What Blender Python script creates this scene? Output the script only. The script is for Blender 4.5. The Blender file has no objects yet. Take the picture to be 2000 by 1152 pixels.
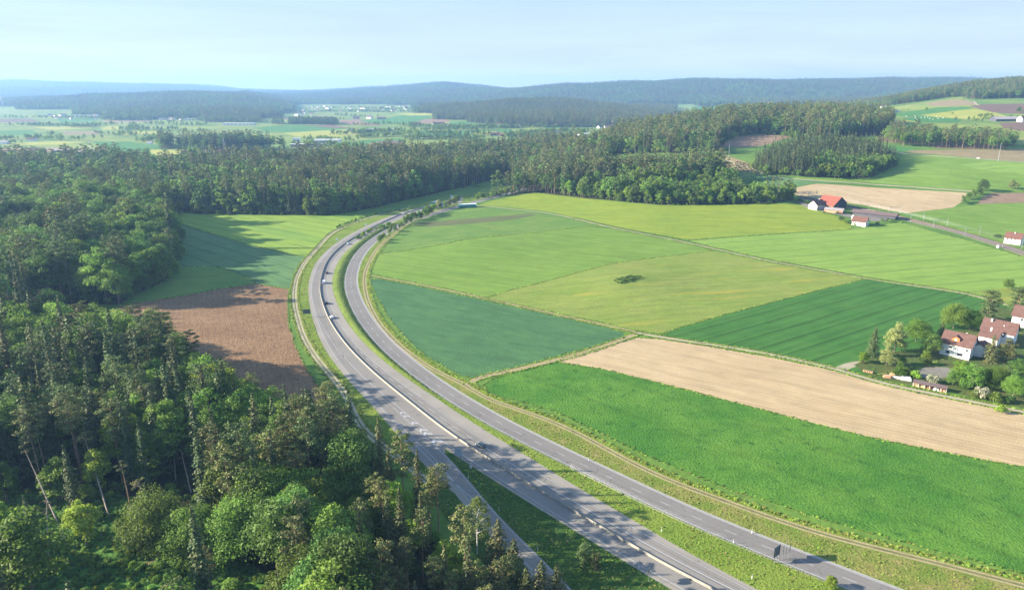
import bpy, math, random
import numpy as np
from mathutils import Vector
from mathutils.geometry import delaunay_2d_cdt

R = math.radians
random.seed(7)
rng = np.random.default_rng(7)
SC = bpy.context.scene
COL = SC.collection

# ------------------------------------------------------------------ camera, sky, sun, exposure
F, YH, H = 1333.0, 172.0, 140.0
PITCH = math.atan((576 - YH) / F)
SP, CP = math.sin(PITCH), math.cos(PITCH)
cam = bpy.data.cameras.new('camera')
cam.sensor_width = 36.0
cam.lens = F / 2000.0 * 36.0
cam.clip_start = 1.0
cam.clip_end = 60000.0
camo = bpy.data.objects.new('camera', cam)
COL.objects.link(camo)
camo.location = (0, 0, H)
camo.rotation_euler = (math.pi / 2 - PITCH, 0, 0)
SC.camera = camo

SUN_EL, SUN_AZ = R(21), R(-91)          # sun to the left of the view
sd = Vector((math.sin(SUN_AZ) * math.cos(SUN_EL), math.cos(SUN_AZ) * math.cos(SUN_EL), math.sin(SUN_EL)))
sun = bpy.data.lights.new('sun', 'SUN')
sun.energy = 5.0
sun.angle = R(0.53)
sun.color = (1.0, 0.89, 0.71)
suno = bpy.data.objects.new('sun', sun)
COL.objects.link(suno)
suno.location = (-200, 0, 300)
suno.rotation_euler = sd.to_track_quat('Z', 'Y').to_euler()

W = bpy.data.worlds.new('World')
SC.world = W
W.use_nodes = True
nt = W.node_tree
nt.nodes.clear()
N = nt.nodes.new
sky = N('ShaderNodeTexSky'); sky.sky_type = 'NISHITA'; sky.sun_disc = False
sky.sun_elevation = SUN_EL; sky.sun_rotation = SUN_AZ; sky.altitude = 500
sky.air_density = 1.0; sky.dust_density = 0.2; sky.ozone_density = 2.0
tc = N('ShaderNodeTexCoord')
mp = N('ShaderNodeMapping'); mp.inputs['Scale'].default_value = (1.2, 1.2, 14.0); mp.inputs['Rotation'].default_value = (0, R(2.5), 0)
ns = N('ShaderNodeTexNoise'); ns.inputs['Scale'].default_value = 2.6; ns.inputs['Detail'].default_value = 8; ns.inputs['Roughness'].default_value = 0.6; ns.inputs['Distortion'].default_value = 0.4
rmp = N('ShaderNodeMapRange'); rmp.inputs['From Min'].default_value = 0.38; rmp.inputs['From Max'].default_value = 0.66; rmp.inputs['To Min'].default_value = 0.8; rmp.inputs['To Max'].default_value = 0.95
sx_ = N('ShaderNodeSeparateXYZ'); hr = N('ShaderNodeMapRange'); hr.inputs['From Min'].default_value = 0.0; hr.inputs['From Max'].default_value = 0.2
veil = N('ShaderNodeMixRGB'); veil.inputs['Color1'].default_value = (2.95, 3.12, 3.6, 1); veil.inputs['Color2'].default_value = (1.78, 2.78, 4.4, 1)
mx = N('ShaderNodeMixRGB')
bg = N('ShaderNodeBackground'); bg.inputs['Strength'].default_value = 0.068
ow = N('ShaderNodeOutputWorld')
L = nt.links.new
L(tc.outputs['Generated'], sx_.inputs[0]); L(sx_.outputs['Z'], hr.inputs['Value']); L(hr.outputs['Result'], veil.inputs['Fac']); L(veil.outputs['Color'], mx.inputs['Color2'])
L(tc.outputs['Generated'], mp.inputs['Vector']); L(mp.outputs['Vector'], ns.inputs['Vector']); L(ns.outputs['Fac'], rmp.inputs['Value'])
L(rmp.outputs['Result'], mx.inputs['Fac']); L(sky.outputs['Color'], mx.inputs['Color1']); L(mx.outputs['Color'], bg.inputs['Color']); L(bg.outputs['Background'], ow.inputs['Surface'])

SC.view_settings.view_transform = 'Standard'
SC.view_settings.look = 'None'
SC.view_settings.exposure = 1.95
SC.view_settings.gamma = 1.0
SC.view_settings.use_curve_mapping = False
SC.render.engine = 'CYCLES'
SC.cycles.max_bounces = 5
SC.cycles.diffuse_bounces = 3
SC.cycles.transmission_bounces = 3
SC.cycles.transparent_max_bounces = 6
SC.cycles.volume_bounces = 0
SC.cycles.use_denoising = True

# ------------------------------------------------------------------ terrain
CX = [-400, 0, 200, 400, 500, 600, 750, 870, 1000, 1100, 1200, 1300, 1420, 1550, 1700, 1850, 2000, 2400]
TERR = {
 0:     [0]*18,
 690:   [0]*18,
 780:   [0,0,0,0,0,0,0,0,0,0,2,4,5,6,6,6,6,8],
 950:   [0,0,0,0,0,0,0,0,0,5,14,20,22,30,30,38,40,48],
 1150:  [0,0,0,0,0,0,0,0,0,10,30,40,42,45,54,52,52,70],
 1450:  [0,0,2,6,4,0,0,0,0,14,40,55,72,74,74,68,70,95],
 1900:  [0,0,0,0,0,0,0,0,0,5,25,45,60,72,84,103,106,130],
 2500:  [0,0,0,0,0,0,0,0,0,0,0,0,10,40,70,112,140,170],
 3000:  [0,0,0,2,0,0,0,12,40,35,18,4,4,28,62,108,140,170],
 3800:  [0,0,14,48,30,0,0,38,76,76,52,8,18,30,50,70,100,150],
 5000:  [0,8,64,86,76,8,8,12,24,28,28,20,42,52,62,80,110,150],
 6200:  [10,20,40,50,90,30,50,84,95,142,150,190,198,176,172,160,150,160],
 7500:  [20,25,35,40,60,66,128,182,112,120,130,140,150,140,130,120,120,120],
 9500:  [70,92,118,84,50,50,70,90,70,70,70,70,70,70,70,70,70,70],
 12000: [190,210,192,142,70,50,50,50,50,50,50,50,50,50,50,50,50,50],
 14000: [60]*18,
}
_D = np.array(sorted(TERR), float)
_U = (np.array(CX, float) - 1000) / F
_Z = np.array([TERR[int(d)] for d in _D], float)
NU, ND = 260, 200
gU = np.linspace(-1.05, 1.05, NU)
gL = np.linspace(math.log(100), math.log(14000), ND)
def _bil(u, d):
    # smoothstep-interpolated table lookup
    u = np.clip(u, _U[0], _U[-1]); d = np.clip(d, 0, 13999)
    i = np.clip(np.searchsorted(_D, d, 'right') - 1, 0, len(_D) - 2)
    j = np.clip(np.searchsorted(_U, u, 'right') - 1, 0, len(_U) - 2)
    a = (d - _D[i]) / (_D[i+1] - _D[i]); b = (u - _U[j]) / (_U[j+1] - _U[j])
    a = a * .4 + .6 * a*a*(3-2*a)
    return (_Z[i, j]*(1-a)*(1-b) + _Z[i+1, j]*a*(1-b) + _Z[i, j+1]*(1-a)*b + _Z[i+1, j+1]*a*b)
_uu, _ll = np.meshgrid(gU, gL)
GZ = _bil(_uu, np.exp(_ll))
def _vn(x, y, s):
    # cheap value noise
    x = x / s; y = y / s
    xi = np.floor(x); yi = np.floor(y); fx = x - xi; fy = y - yi
    fx = fx*fx*(3-2*fx); fy = fy*fy*(3-2*fy)
    h = lambda a, b: np.modf(np.abs(np.sin(a*127.1 + b*311.7) * 43758.5453))[0]
    return h(xi, yi)*(1-fx)*(1-fy) + h(xi+1, yi)*fx*(1-fy) + h(xi, yi+1)*(1-fx)*fy + h(xi+1, yi+1)*fx*fy - .5
_yy = np.exp(_ll); _xx = _uu * _yy
GZ += np.clip(GZ / 60, 0, 1) * (_vn(_xx, _yy, 800) * 34 + _vn(_xx, _yy, 1700) * 46 + _vn(_xx, _yy, 330) * 30 + _vn(_xx, _yy, 160) * 12) * np.clip((_yy - 1700) / 1200, 0, 1)
BUMPS = [(0, 0, 0, 1)]
def terr(x, y):
    x = np.asarray(x, float); y = np.asarray(y, float)
    yy = np.maximum(y, 101.0)
    u = np.clip(x / yy, gU[0], gU[-1] - 1e-6); l = np.clip(np.log(yy), gL[0], gL[-1] - 1e-6)
    fu = (u - gU[0]) / (gU[1] - gU[0]); fl = (l - gL[0]) / (gL[1] - gL[0])
    i = fl.astype(int); j = fu.astype(int); a = fl - i; b = fu - j
    z = GZ[i, j]*(1-a)*(1-b) + GZ[i+1, j]*a*(1-b) + GZ[i, j+1]*(1-a)*b + GZ[i+1, j+1]*a*b
    for bx, by, bh, br in BUMPS:
        z = z + bh * np.exp(-((x-bx)**2 + (y-by)**2) / (br*br))
    return z
def ht(x, y):
    return float(terr(np.array([x]), np.array([y]))[0])
def ray(px, py):
    u = (px - 1000) / F; v = (576 - py) / F
    dx, dy, dz = u, CP + v*SP, -SP + v*CP
    return dx / dy, dz / dy
def flat(px, py, z=0.0):
    sx, sz = ray(px, py)
    y = (z - H) / sz
    return (sx * y, y)
_marchY = np.exp(np.linspace(math.log(120), math.log(13900), 1500))
def gp(px, py):
    """measured place on the terrain for a point seen in the photograph"""
    sx, sz = ray(px, py)
    t = terr(sx * _marchY, _marchY) - (H + sz * _marchY)
    k = np.argmax(t > 0)
    if t[k] <= 0:
        return (sx * 13000, 13000.0)
    if k == 0: return flat(px, py)
    a = t[k-1] / (t[k-1] - t[k])
    y = _marchY[k-1] + a * (_marchY[k] - _marchY[k-1])
    return (sx * y, y)
def gps(pts): return [gp(*p) for p in pts]
_m = flat(1225, 556)
BUMPS = [(_m[0], _m[1], 3.5, 45)]
_m = flat(950, 480); BUMPS.append((_m[0], _m[1], 2.5, 60))

# ------------------------------------------------------------------ object helpers
def meta(o, label=None, cat=None, group=None, kind=None):
    if label: o['label'] = label
    if cat: o['category'] = cat
    if group: o['group'] = group
    if kind: o['kind'] = kind
    return o
def mesh_obj(name, verts, faces, mats, parent=None, mi=None, smooth=False, loc=None):
    me = bpy.data.meshes.new(name)
    me.from_pydata([tuple(v) for v in verts], [], [tuple(f) for f in faces])
    for m in (mats if isinstance(mats, (list, tuple)) else [mats]): me.materials.append(m)
    if mi is not None: me.polygons.foreach_set('material_index', mi)
    if smooth: me.polygons.foreach_set('use_smooth', [True] * len(me.polygons))
    me.update()
    o = bpy.data.objects.new(name, me)
    COL.objects.link(o)
    if parent is not None: o.parent = parent
    if loc is not None: o.location = loc
    return o
def empty(name, loc, rz=0.0):
    o = bpy.data.objects.new(name, None)
    COL.objects.link(o)
    o.empty_display_size = 0.5
    o.location = loc
    o.rotation_euler = (0, 0, rz)
    return o
class MB:
    def __init__(s): s.v = []; s.f = []; s.m = []
    def poly(s, pts, m=0):
        b = len(s.v); s.v += [tuple(p) for p in pts]; s.f.append(tuple(range(b, b + len(pts)))); s.m.append(m)
    def box(s, c, d, rz=0, m=0, top=1.0):
        x, y, z = c; a, b, h = d[0]/2, d[1]/2, d[2]/2
        co, si = math.cos(rz), math.sin(rz); k = len(s.v)
        for zz, t in ((-h, 1), (h, top)):
            for sx, sy in ((-1,-1),(1,-1),(1,1),(-1,1)):
                px, py = sx*a*t, sy*b*t
                s.v.append((x + px*co - py*si, y + px*si + py*co, z + zz))
        for f in ((0,3,2,1),(4,5,6,7),(0,1,5,4),(1,2,6,5),(2,3,7,6),(3,0,4,7)):
            s.f.append(tuple(k+i for i in f)); s.m.append(m)
    def tube(s, p, q, r0, r1=None, n=6, m=0, cap=True):
        r1 = r0 if r1 is None else r1
        p = Vector(p); q = Vector(q); d = (q - p)
        if d.length < 1e-6: return
        d.normalize(); a = d.orthogonal().normalized(); b = d.cross(a); k = len(s.v)
        for c, r in ((p, r0), (q, r1)):
            for i in range(n):
                t = 2*math.pi*i/n
                s.v.append(tuple(c + a*(r*math.cos(t)) + b*(r*math.sin(t))))
        for i in range(n):
            j = (i+1) % n
            s.f.append((k+i, k+j, k+n+j, k+n+i)); s.m.append(m)
        if cap:
            s.f.append(tuple(k+n+i for i in range(n))); s.m.append(m)
            s.f.append(tuple(k+i for i in reversed(range(n)))); s.m.append(m)
    def build(s, name, mats, parent=None, loc=None, smooth=False):
        return mesh_obj(name, s.v, s.f, mats, parent, s.m, smooth, loc)

# ------------------------------------------------------------------ materials
KEXP = 2.3
def s2l(c):
    c = c / 255.0
    return c/12.92 if c <= 0.04045 else ((c+0.055)/1.055)**2.4
def A(r, g, b, k=KEXP): return (s2l(r)/k, s2l(g)/k, s2l(b)/k, 1)
def newmat(name):
    m = bpy.data.materials.new(name); m.use_nodes = True
    t = m.node_tree; t.nodes.clear()
    return m, t, t.nodes.new, t.links.new
def plain(name, col, rough=0.6, metal=0.0, noise=0.0, nscale=2.0, spec=0.5, bump=0.0):
    m, t, n, l = newmat(name)
    b = n('ShaderNodeBsdfPrincipled'); o = n('ShaderNodeOutputMaterial')
    b.inputs['Roughness'].default_value = rough; b.inputs['Metallic'].default_value = metal
    b.inputs['Specular IOR Level'].default_value = spec
    b.inputs['Base Color'].default_value = col if len(col) == 4 else (*col, 1)
    if noise or bump:
        g = n('ShaderNodeTexCoord'); x = n('ShaderNodeTexNoise'); x.inputs['Scale'].default_value = nscale; x.inputs['Detail'].default_value = 5
        l(g.outputs['Object'], x.inputs['Vector'])
        if noise:
            mr = n('ShaderNodeMapRange'); mr.inputs['To Min'].default_value = 1 - noise; mr.inputs['To Max'].default_value = 1 + noise
            mr.inputs['From Min'].default_value = .3; mr.inputs['From Max'].default_value = .7
            mu = n('ShaderNodeMixRGB'); mu.blend_type = 'MULTIPLY'; mu.inputs['Fac'].default_value = 1; mu.inputs['Color1'].default_value = b.inputs['Base Color'].default_value
            l(x.outputs['Fac'], mr.inputs['Value']); l(mr.outputs['Result'], mu.inputs['Color2']); l(mu.outputs['Color'], b.inputs['Base Color'])
        if bump:
            bu = n('ShaderNodeBump'); bu.inputs['Strength'].default_value = bump; bu.inputs['Distance'].default_value = .1
            l(x.outputs['Fac'], bu.inputs['Height']); l(bu.outputs['Normal'], b.inputs['Normal'])
    l(b.outputs['BSDF'], o.inputs['Surface'])
    return m
def ground_mat(name, c1, c2, patch=40.0, grain=1.6, gamt=.35, c3=None, c3scale=15.0, c3lo=.6, rows=None, bump=.6, bdist=.5, stretch=None, tram=None):
    """c1/c2 patchy mix, fine grain, optional third colour in blotches, optional drill rows (angle deg, period m, depth) and tramlines"""
    m, t, n, l = newmat(name)
    b = n('ShaderNodeBsdfPrincipled'); o = n('ShaderNodeOutputMaterial')
    b.inputs['Roughness'].default_value = .9; b.inputs['Specular IOR Level'].default_value = .1
    g = n('ShaderNodeNewGeometry')
    src = g.outputs['Position']
    def noise(scale, detail=4, rough=.55, vec=src):
        x = n('ShaderNodeTexNoise'); x.inputs['Scale'].default_value = 1.0/scale; x.inputs['Detail'].default_value = detail; x.inputs['Roughness'].default_value = rough
        l(vec, x.inputs['Vector']); return x.outputs['Fac']
    def ramp(v, lo, hi, a=0., z=1.):
        x = n('ShaderNodeMapRange'); x.inputs['From Min'].default_value = lo; x.inputs['From Max'].default_value = hi
        x.inputs['To Min'].default_value = a; x.inputs['To Max'].default_value = z; l(v, x.inputs['Value']); return x.outputs['Result']
    def mix(f, a, c, mode='MIX'):
        x = n('ShaderNodeMixRGB'); x.blend_type = mode
        for s, v in (('Fac', f), ('Color1', a), ('Color2', c)):
            if isinstance(v, (tuple, float, int)): x.inputs[s].default_value = v
            else: l(v, x.inputs[s])
        return x.outputs['Color']
    pv = src
    if stretch is not None:
        mm = n('ShaderNodeMapping'); mm.inputs['Rotation'].default_value = (0, 0, R(-stretch)); mm.inputs['Scale'].default_value = (.12, 1, 1)
        # rotate so that local x runs along the rows
        l(src, mm.inputs['Vector']); pv = mm.outputs['Vector']
        mm.vector_type = 'TEXTURE'; mm.inputs['Rotation'].default_value = (0, 0, R(stretch)); mm.inputs['Scale'].default_value = (8, 1, 1)
    col = mix(ramp(noise(patch, 6, .68), .4, .6), c1, c2)
    col = mix(1.0, col, ramp(noise(patch*.22, 4, .7), .3, .7, .88, 1.12), 'MULTIPLY')
    if stretch is not None:
        col = mix(ramp(noise(7, 3, .5, pv), .35, .65, 0, .55), col, mix(.5, c1, c2), 'MIX')
        col = mix(1.0, col, ramp(noise(4.5, 3, .6, pv), .3, .7, .86, 1.12), 'MULTIPLY')
    if c3 is not None:
        col = mix(ramp(noise(c3scale, 6, .65, pv if stretch is not None else src), c3lo, c3lo+.14), col, c3)
    gr = noise(grain, 3, .7)
    col = mix(1.0, col, ramp(gr, .25, .75, 1-gamt, 1+gamt), 'MULTIPLY')
    hgt = gr
    if rows or tram:
        def stripes(ang, per, duty_lo, duty_hi, a, z):
            mm = n('ShaderNodeMapping'); mm.vector_type = 'TEXTURE'; mm.inputs['Rotation'].default_value = (0, 0, R(ang))
            l(src, mm.inputs['Vector'])
            w = n('ShaderNodeTexWave'); w.wave_type = 'BANDS'; w.bands_direction = 'Y'; w.inputs['Scale'].default_value = 1.0/per*math.pi/10*2/ (2)   # period = pi*2/20/scale
            w.inputs['Scale'].default_value = (2*math.pi/20)/per
            w.inputs['Distortion'].default_value = 1.0 if per > 8 else 1.5; w.inputs['Detail'].default_value = 2; w.inputs['Detail Scale'].default_value = .4
            l(mm.outputs['Vector'], w.inputs['Vector'])
            return ramp(w.outputs['Fac'], duty_lo, duty_hi, a, z)
        if rows: col = mix(1.0, col, stripes(rows[0], rows[1], .2, .8, 1-rows[2], 1+rows[2]*.5), 'MULTIPLY')
        if tram: col = mix(1.0, col, stripes(tram[0], tram[1], .94, 1.0, 1.0, 1-tram[2]), 'MULTIPLY')
    bu = n('ShaderNodeBump'); bu.inputs['Strength'].default_value = bump; bu.inputs['Distance'].default_value = bdist
    l(hgt, bu.inputs['Height']); l(bu.outputs['Normal'], b.inputs['Normal'])
    l(col, b.inputs['Base Color']); l(b.outputs['BSDF'], o.inputs['Surface'])
    return m
def asphalt_mat(name, c, light=.0, crack=True):
    m, t, n, l = newmat(name)
    b = n('ShaderNodeBsdfPrincipled'); o = n('ShaderNodeOutputMaterial')
    b.inputs['Roughness'].default_value = .82; b.inputs['Specular IOR Level'].default_value = .3
    g = n('ShaderNodeNewGeometry'); src = g.outputs['Position']
    def noise(scale, detail=5, rough=.6):
        x = n('ShaderNodeTexNoise'); x.inputs['Scale'].default_value = 1.0/scale; x.inputs['Detail'].default_value = detail; x.inputs['Roughness'].default_value = rough
        l(src, x.inputs['Vector']); return x.outputs['Fac']
    def ramp(v, lo, hi, a, z):
        x = n('ShaderNodeMapRange'); x.inputs['From Min'].default_value = lo; x.inputs['From Max'].default_value = hi
        x.inputs['To Min'].default_value = a; x.inputs['To Max'].default_value = z; l(v, x.inputs['Value']); return x.outputs['Result']
    def mul(a, v):
        x = n('ShaderNodeMixRGB'); x.blend_type = 'MULTIPLY'; x.inputs['Fac'].default_value = 1
        if isinstance(a, tuple): x.inputs['Color1'].default_value = a
        else: l(a, x.inputs['Color1'])
        l(v, x.inputs['Color2']); return x.outputs['Color']
    col = mul(c, ramp(noise(22), .3, .7, .88, 1.1))
    col = mul(col, ramp(noise(1.1, 3, .7), .3, .7, .93, 1.07))
    if crack:
        v = n('ShaderNodeTexVoronoi'); v.feature = 'DISTANCE_TO_EDGE'; v.inputs['Scale'].default_value = 1/14.0
        nx = n('ShaderNodeTexNoise'); nx.inputs['Scale'].default_value = .25; nx.inputs['Detail'].default_value = 4
        vm = n('ShaderNodeVectorMath'); vm.operation = 'MULTIPLY_ADD'; vm.inputs[1].default_value = (9, 9, 0)
        l(src, nx.inputs['Vector']); l(nx.outputs['Color'], vm.inputs[0]); l(src, vm.inputs[2]); l(vm.outputs['Vector'], v.inputs['Vector'])
        f = ramp(v.outputs['Distance'], .0, .012, .72, 1.0)
        # only some stretches are cracked
        msk = ramp(noise(60, 2), .5, .56, 1.0, 0.0)
        mx2 = n('ShaderNodeMath'); mx2.operation = 'MAXIMUM'; l(f, mx2.inputs[0]); l(msk, mx2.inputs[1])
        col = mul(col, mx2.outputs['Value'])
    l(col, b.inputs['Base Color']); l(b.outputs['BSDF'], o.inputs['Surface'])
    return m

M = {}
def ang(p, q):
    a = flat(*p); b = flat(*q); return math.degrees(math.atan2(b[1]-a[1], b[0]-a[0]))
aF1 = ang((540,447),(634,465)); aF2 = ang((400,470),(560,520)); aPL = ang((540,580),(590,720)); aR1 = ang((760,560),(1150,650)); aR2 = ang((760,510),(1150,560)); aR4 = ang((1330,637),(1692,543))
aR7 = ang((1550,480),(1775,465)); aR8 = ang((1100,704),(1990,908)); aR6 = ang((1050,400),(1500,412)); aR9 = ang((1000,760),(1500,960))
M['meadow'] = ground_mat('meadow', A(128,165,72), A(108,150,66), 120, 3, .25, A(150,160,90), 60, .58)
M['valley'] = ground_mat('valley_grass', A(124,164,80), A(176,190,92), 180, 8, .2, A(176,162,116), 130, .57)
M['wood_floor'] = ground_mat('forest_floor', A(52,64,34), A(78,72,46), 14, 1.5, .4, A(58,88,36), 7, .55)
M['bracken'] = ground_mat('clearing_floor', A(84,134,54), A(110,158,68), 12, 1.2, .5, A(176,150,118), 9, .62, bump=1, bdist=.8)
M['f_yellowgreen'] = ground_mat('pale_barley', A(160,196,82), A(172,200,80), 70, 1.2, .2, A(132,178,82), 50, .56, stretch=aF1, tram=(aF1, 17, .3))
M['f_bluegreen'] = ground_mat('young_wheat', A(112,156,98), A(132,170,104), 60, 1.0, .22, A(98,146,92), 30, .6, tram=(aF2, 18, .28), stretch=aF2)
M['f_plough'] = ground_mat('ploughed_soil', A(172,136,102), A(188,152,116), 25, 1.1, .62, A(124,96,78), 3.5, .56, rows=(aPL, 3.4, .05), bump=1, bdist=.9)
M['f_teal'] = ground_mat('potato_crop', A(94,142,94), A(108,156,98), 35, .8, .3, A(78,118,78), 14, .62, bump=1, bdist=.5, stretch=aR1, tram=(aR1+18, 24, .12))
M['f_mid'] = ground_mat('mown_grass', A(138,176,72), A(152,186,82), 70, .9, .2, A(122,162,70), 24, .6, bump=.7, bdist=.4, stretch=aR2, tram=(aR2, 21, .14))
M['f_mid2'] = ground_mat('grass_ley', A(122,164,74), A(146,176,84), 45, .9, .22, A(110,150,80), 20, .58, stretch=18)
M['f_brownstrip'] = ground_mat('sown_strip', A(138,140,96), A(122,138,84), 18, .8, .3, stretch=15)
M['f_knoll'] = ground_mat('flower_meadow', A(152,178,78), A(170,184,92), 38, .9, .28, A(206,194,84), 13, .57, stretch=15)
M['f_dark'] = ground_mat('green_wheat', A(82,138,62), A(98,152,70), 45, .8, .25, A(68,122,58), 12, .62, tram=(aR4, 13.5, .4), rows=(aR4, 6.7, .08), bump=.8, bdist=.4, stretch=aR4)
M['f_rape'] = ground_mat('yellowing_field', A(158,184,68), A(174,192,70), 50, 1.0, .2, A(190,196,60), 22, .6, stretch=aR6, tram=(aR6, 24, .15))
M['f_light'] = ground_mat('light_wheat', A(154,192,84), A(168,202,94), 70, .9, .18, A(140,180,80), 22, .6, tram=(aR7, 21, .25), stretch=aR7)
M['f_tan'] = ground_mat('dry_soil', A(238,212,168), A(228,200,156), 45, .8, .16, A(182,156,108), 12, .62, rows=(aR8, 3.0, .07), bump=.7, bdist=.3, stretch=aR8)
M['f_bright'] = ground_mat('clover_field', A(92,152,58), A(120,172,68), 34, .9, .4, A(74,130,54), 5, .55, bump=1, bdist=.7, tram=(aR9, 28, .12))
M['verge'] = ground_mat('verge_grass', A(136,166,64), A(160,180,78), 16, .9, .38, A(168,164,96), 6, .62, bump=1, bdist=.6)
M['bank'] = ground_mat('bank_grass', A(124,150,66), A(142,162,78), 12, .9, .38, A(150,158,90), 5, .6, bump=1, bdist=.6)
M['verge_dry'] = ground_mat('dry_verge', A(140,164,70), A(176,172,98), 10, .8, .38, A(204,186,138), 5, .6, bump=1, bdist=.6)
M['verge_dark'] = ground_mat('slip_verge', A(74,112,48), A(96,128,56), 9, .9, .4, A(150,142,78), 8, .66, bump=1, bdist=.6)
M['gravel'] = ground_mat('track_gravel', A(226,212,184), A(210,198,170), 8, .6, .15, A(160,158,120), 4, .64)
M['gravel_tan'] = ground_mat('track_earth', A(222,200,158), A(206,186,142), 8, .6, .2, A(140,146,92), 4, .62)
M['rut_grass'] = ground_mat('track_middle', A(160,164,104), A(132,140,88), 6, .5, .25)
M['tar'] = asphalt_mat('worn_asphalt', A(170,164,157))
M['tar_r'] = asphalt_mat('newer_asphalt', A(162,157,152))
M['tar_edge'] = asphalt_mat('pale_asphalt', A(188,180,168), crack=False)
M['paint'] = plain('road_paint', A(222,222,226), .7, noise=.1, nscale=.8)
M['kerb'] = plain('concrete_edge', A(205,200,192), .85, noise=.12, nscale=.6)
M['ballast'] = ground_mat('track_ballast', A(128,108,98), A(112,98,92), 12, .5, .2)
M['soil_pink'] = ground_mat('bare_soil', A(190,156,128), A(176,150,124), 40, 2, .15, A(160,150,110), 20, .62)
M['soil_brown'] = ground_mat('brown_soil', A(158,128,112), A(146,122,106), 40, 2, .2)
M['slope'] = ground_mat('cleared_slope', A(166,136,112), A(140,128,90), 16, 2, .3, A(110,132,70), 9, .55)
M['far_green'] = ground_mat('far_green', A(96,156,82), A(110,166,84), 90, 4, .15)
M['far_yellow'] = ground_mat('far_yellow', A(200,206,96), A(212,210,108), 90, 4, .12)
M['far_tan'] = ground_mat('far_tan', A(190,170,126), A(176,160,122), 90, 4, .12)
M['yard'] = ground_mat('farm_yard', A(176,170,160), A(160,154,142), 10, .8, .15)
M['garden'] = ground_mat('garden_ground', A(92,124,58), A(122,128,76), 9, .9, .35, A(170,140,104), 6, .6)

# ------------------------------------------------------------------ curves
def catmull(P, step=6.0):
    P = np.array(P, float); n = len(P); out = []
    Q = np.vstack([2*P[0]-P[1], P, 2*P[-1]-P[-2]])
    for i in range(n-1):
        p0, p1, p2, p3 = Q[i:i+4]; k = max(2, int(np.linalg.norm(p2-p1)/step))
        for s in range(k):
            t = s/k
            out.append(.5*((2*p1) + (-p0+p2)*t + (2*p0-5*p1+4*p2-p3)*t*t + (-p0+3*p1-3*p2+p3)*t**3))
    out.append(P[-1]); return np.array(out)
def resample(C, step):
    C = np.asarray(C, float); d = np.r_[0, np.cumsum(np.hypot(*np.diff(C, axis=0).T))]
    n = max(2, int(d[-1]/step)+1); s = np.linspace(0, d[-1], n)
    return np.c_[np.interp(s, d, C[:, 0]), np.interp(s, d, C[:, 1])]
def gsmooth(a, sig):
    if sig <= 0: return a
    k = int(sig*3)+1; w = np.exp(-.5*(np.arange(-k, k+1)/sig)**2); w /= w.sum()
    a = np.asarray(a, float)
    if a.ndim == 1: a = a[:, None]
    p = np.vstack([2*a[0]-a[k:0:-1] if len(a) > k else np.repeat(a[:1], k, 0), a, 2*a[-1]-a[-2:-k-2:-1] if len(a) > k else np.repeat(a[-1:], k, 0)])
    r = np.stack([np.convolve(p[:, i], w, 'valid') for i in range(a.shape[1])], 1)
    return r if r.shape[1] > 1 else r[:, 0]
def curve(pts, step=4.0, sm=14.0, world=False):
    P = pts if world else gps(pts)
    C = resample(catmull(P), step)
    return gsmooth(C, sm/step)
def normals(C):
    T = np.gradient(C, axis=0); T /= np.linalg.norm(T, axis=1)[:, None]
    return np.c_[T[:, 1], -T[:, 0]]      # right of the running direction
def arclen(C): return np.r_[0, np.cumsum(np.hypot(*np.diff(C, axis=0).T))]
def offset(C, d): return C + normals(C) * (np.asarray(d)[:, None] if np.ndim(d) else d)
def rel(C, trace, sig=30.0):
    """a traced line as smoothed offsets from curve C -> curve, trimmed to the traced range"""
    S = arclen(C); Nn = normals(C); P = np.array(gps(trace)); sd_ = []
    for p in P:
        k = np.argmin(((C-p)**2).sum(1)); sd_.append((S[k] + np.dot(p-C[k], [-Nn[k, 1], Nn[k, 0]]), np.dot(p-C[k], Nn[k])))
    sd_.sort(); a = np.array(sd_)
    m = (S >= (a[0, 0]-1 if a[0, 0] > XT+90 else -1)) & (S <= a[-1, 0]+1)
    off = np.interp(S, a[:, 0], a[:, 1]); off = gsmooth(off, sig/(S[1]-S[0]))
    return offset(C, off)[m], off, m
def band(Lc, Rc): return [tuple(p) for p in Lc] + [tuple(p) for p in Rc[::-1]]
def strip(C, w, d=0.0): return band(offset(C, d-w/2), offset(C, d+w/2))
def upto(C, smax=None, smin=None):
    S = arclen(C); m = np.ones(len(C), bool)
    if smax is not None: m &= S <= smax
    if smin is not None: m &= S >= smin
    return C[m]

def ext(C, a=0.0, b=0.0):
    C = list(map(np.array, C))
    if a: t = C[0]-C[3]; t /= np.linalg.norm(t); C = [C[0]+t*a*(1-k/8) for k in range(8)] + C
    if b: t = C[-1]-C[-4]; t /= np.linalg.norm(t); C = C + [C[-1]+t*b*(k+1)/8 for k in range(8)]
    return np.array(C)
# the median barrier: runs from the bottom of the photograph up and round the bend
BAR = curve([(1560,1235),(1470,1192),(1390,1150),(1278,1094),(1201,1045),(1145,1013),(1068,968),(992,920),(936,885),(870,842),(827,807),(783,772),(744,741),(705,705),(674,672),(661,654),(642,624),(630,593),(625,573),(625,553),(630,532),(639,510),(656,490),(676,474),(703,457),(737,440),(764,427),(795,415),(830,406),(870,396),(910,386),(960,373),(1010,360)])
RR = curve([(1900,1245),(1745,1185),(1620,1134),(1547,1106),(1495,1083),(1454.8,1068),(1374,1035),(1300,1001),(1195.8,950),(1101,904),(1020.8,864),(931.5,816),(838.5,757),(798,726),(750,686),(716,648),(689.6,607),(676,573),(673,553),(677,529),(689,502),(710,478),(737,458),(765,443),(800,430),(840,417),(885,404),(930,392),(990,377)])
RW = 8.7
XT = 170.0   # both carriageways run on well beyond the bottom of the view
BAR = resample(ext(BAR, XT, 0), 4.0); RR = resample(ext(RR, XT, 0), 4.0)
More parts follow.
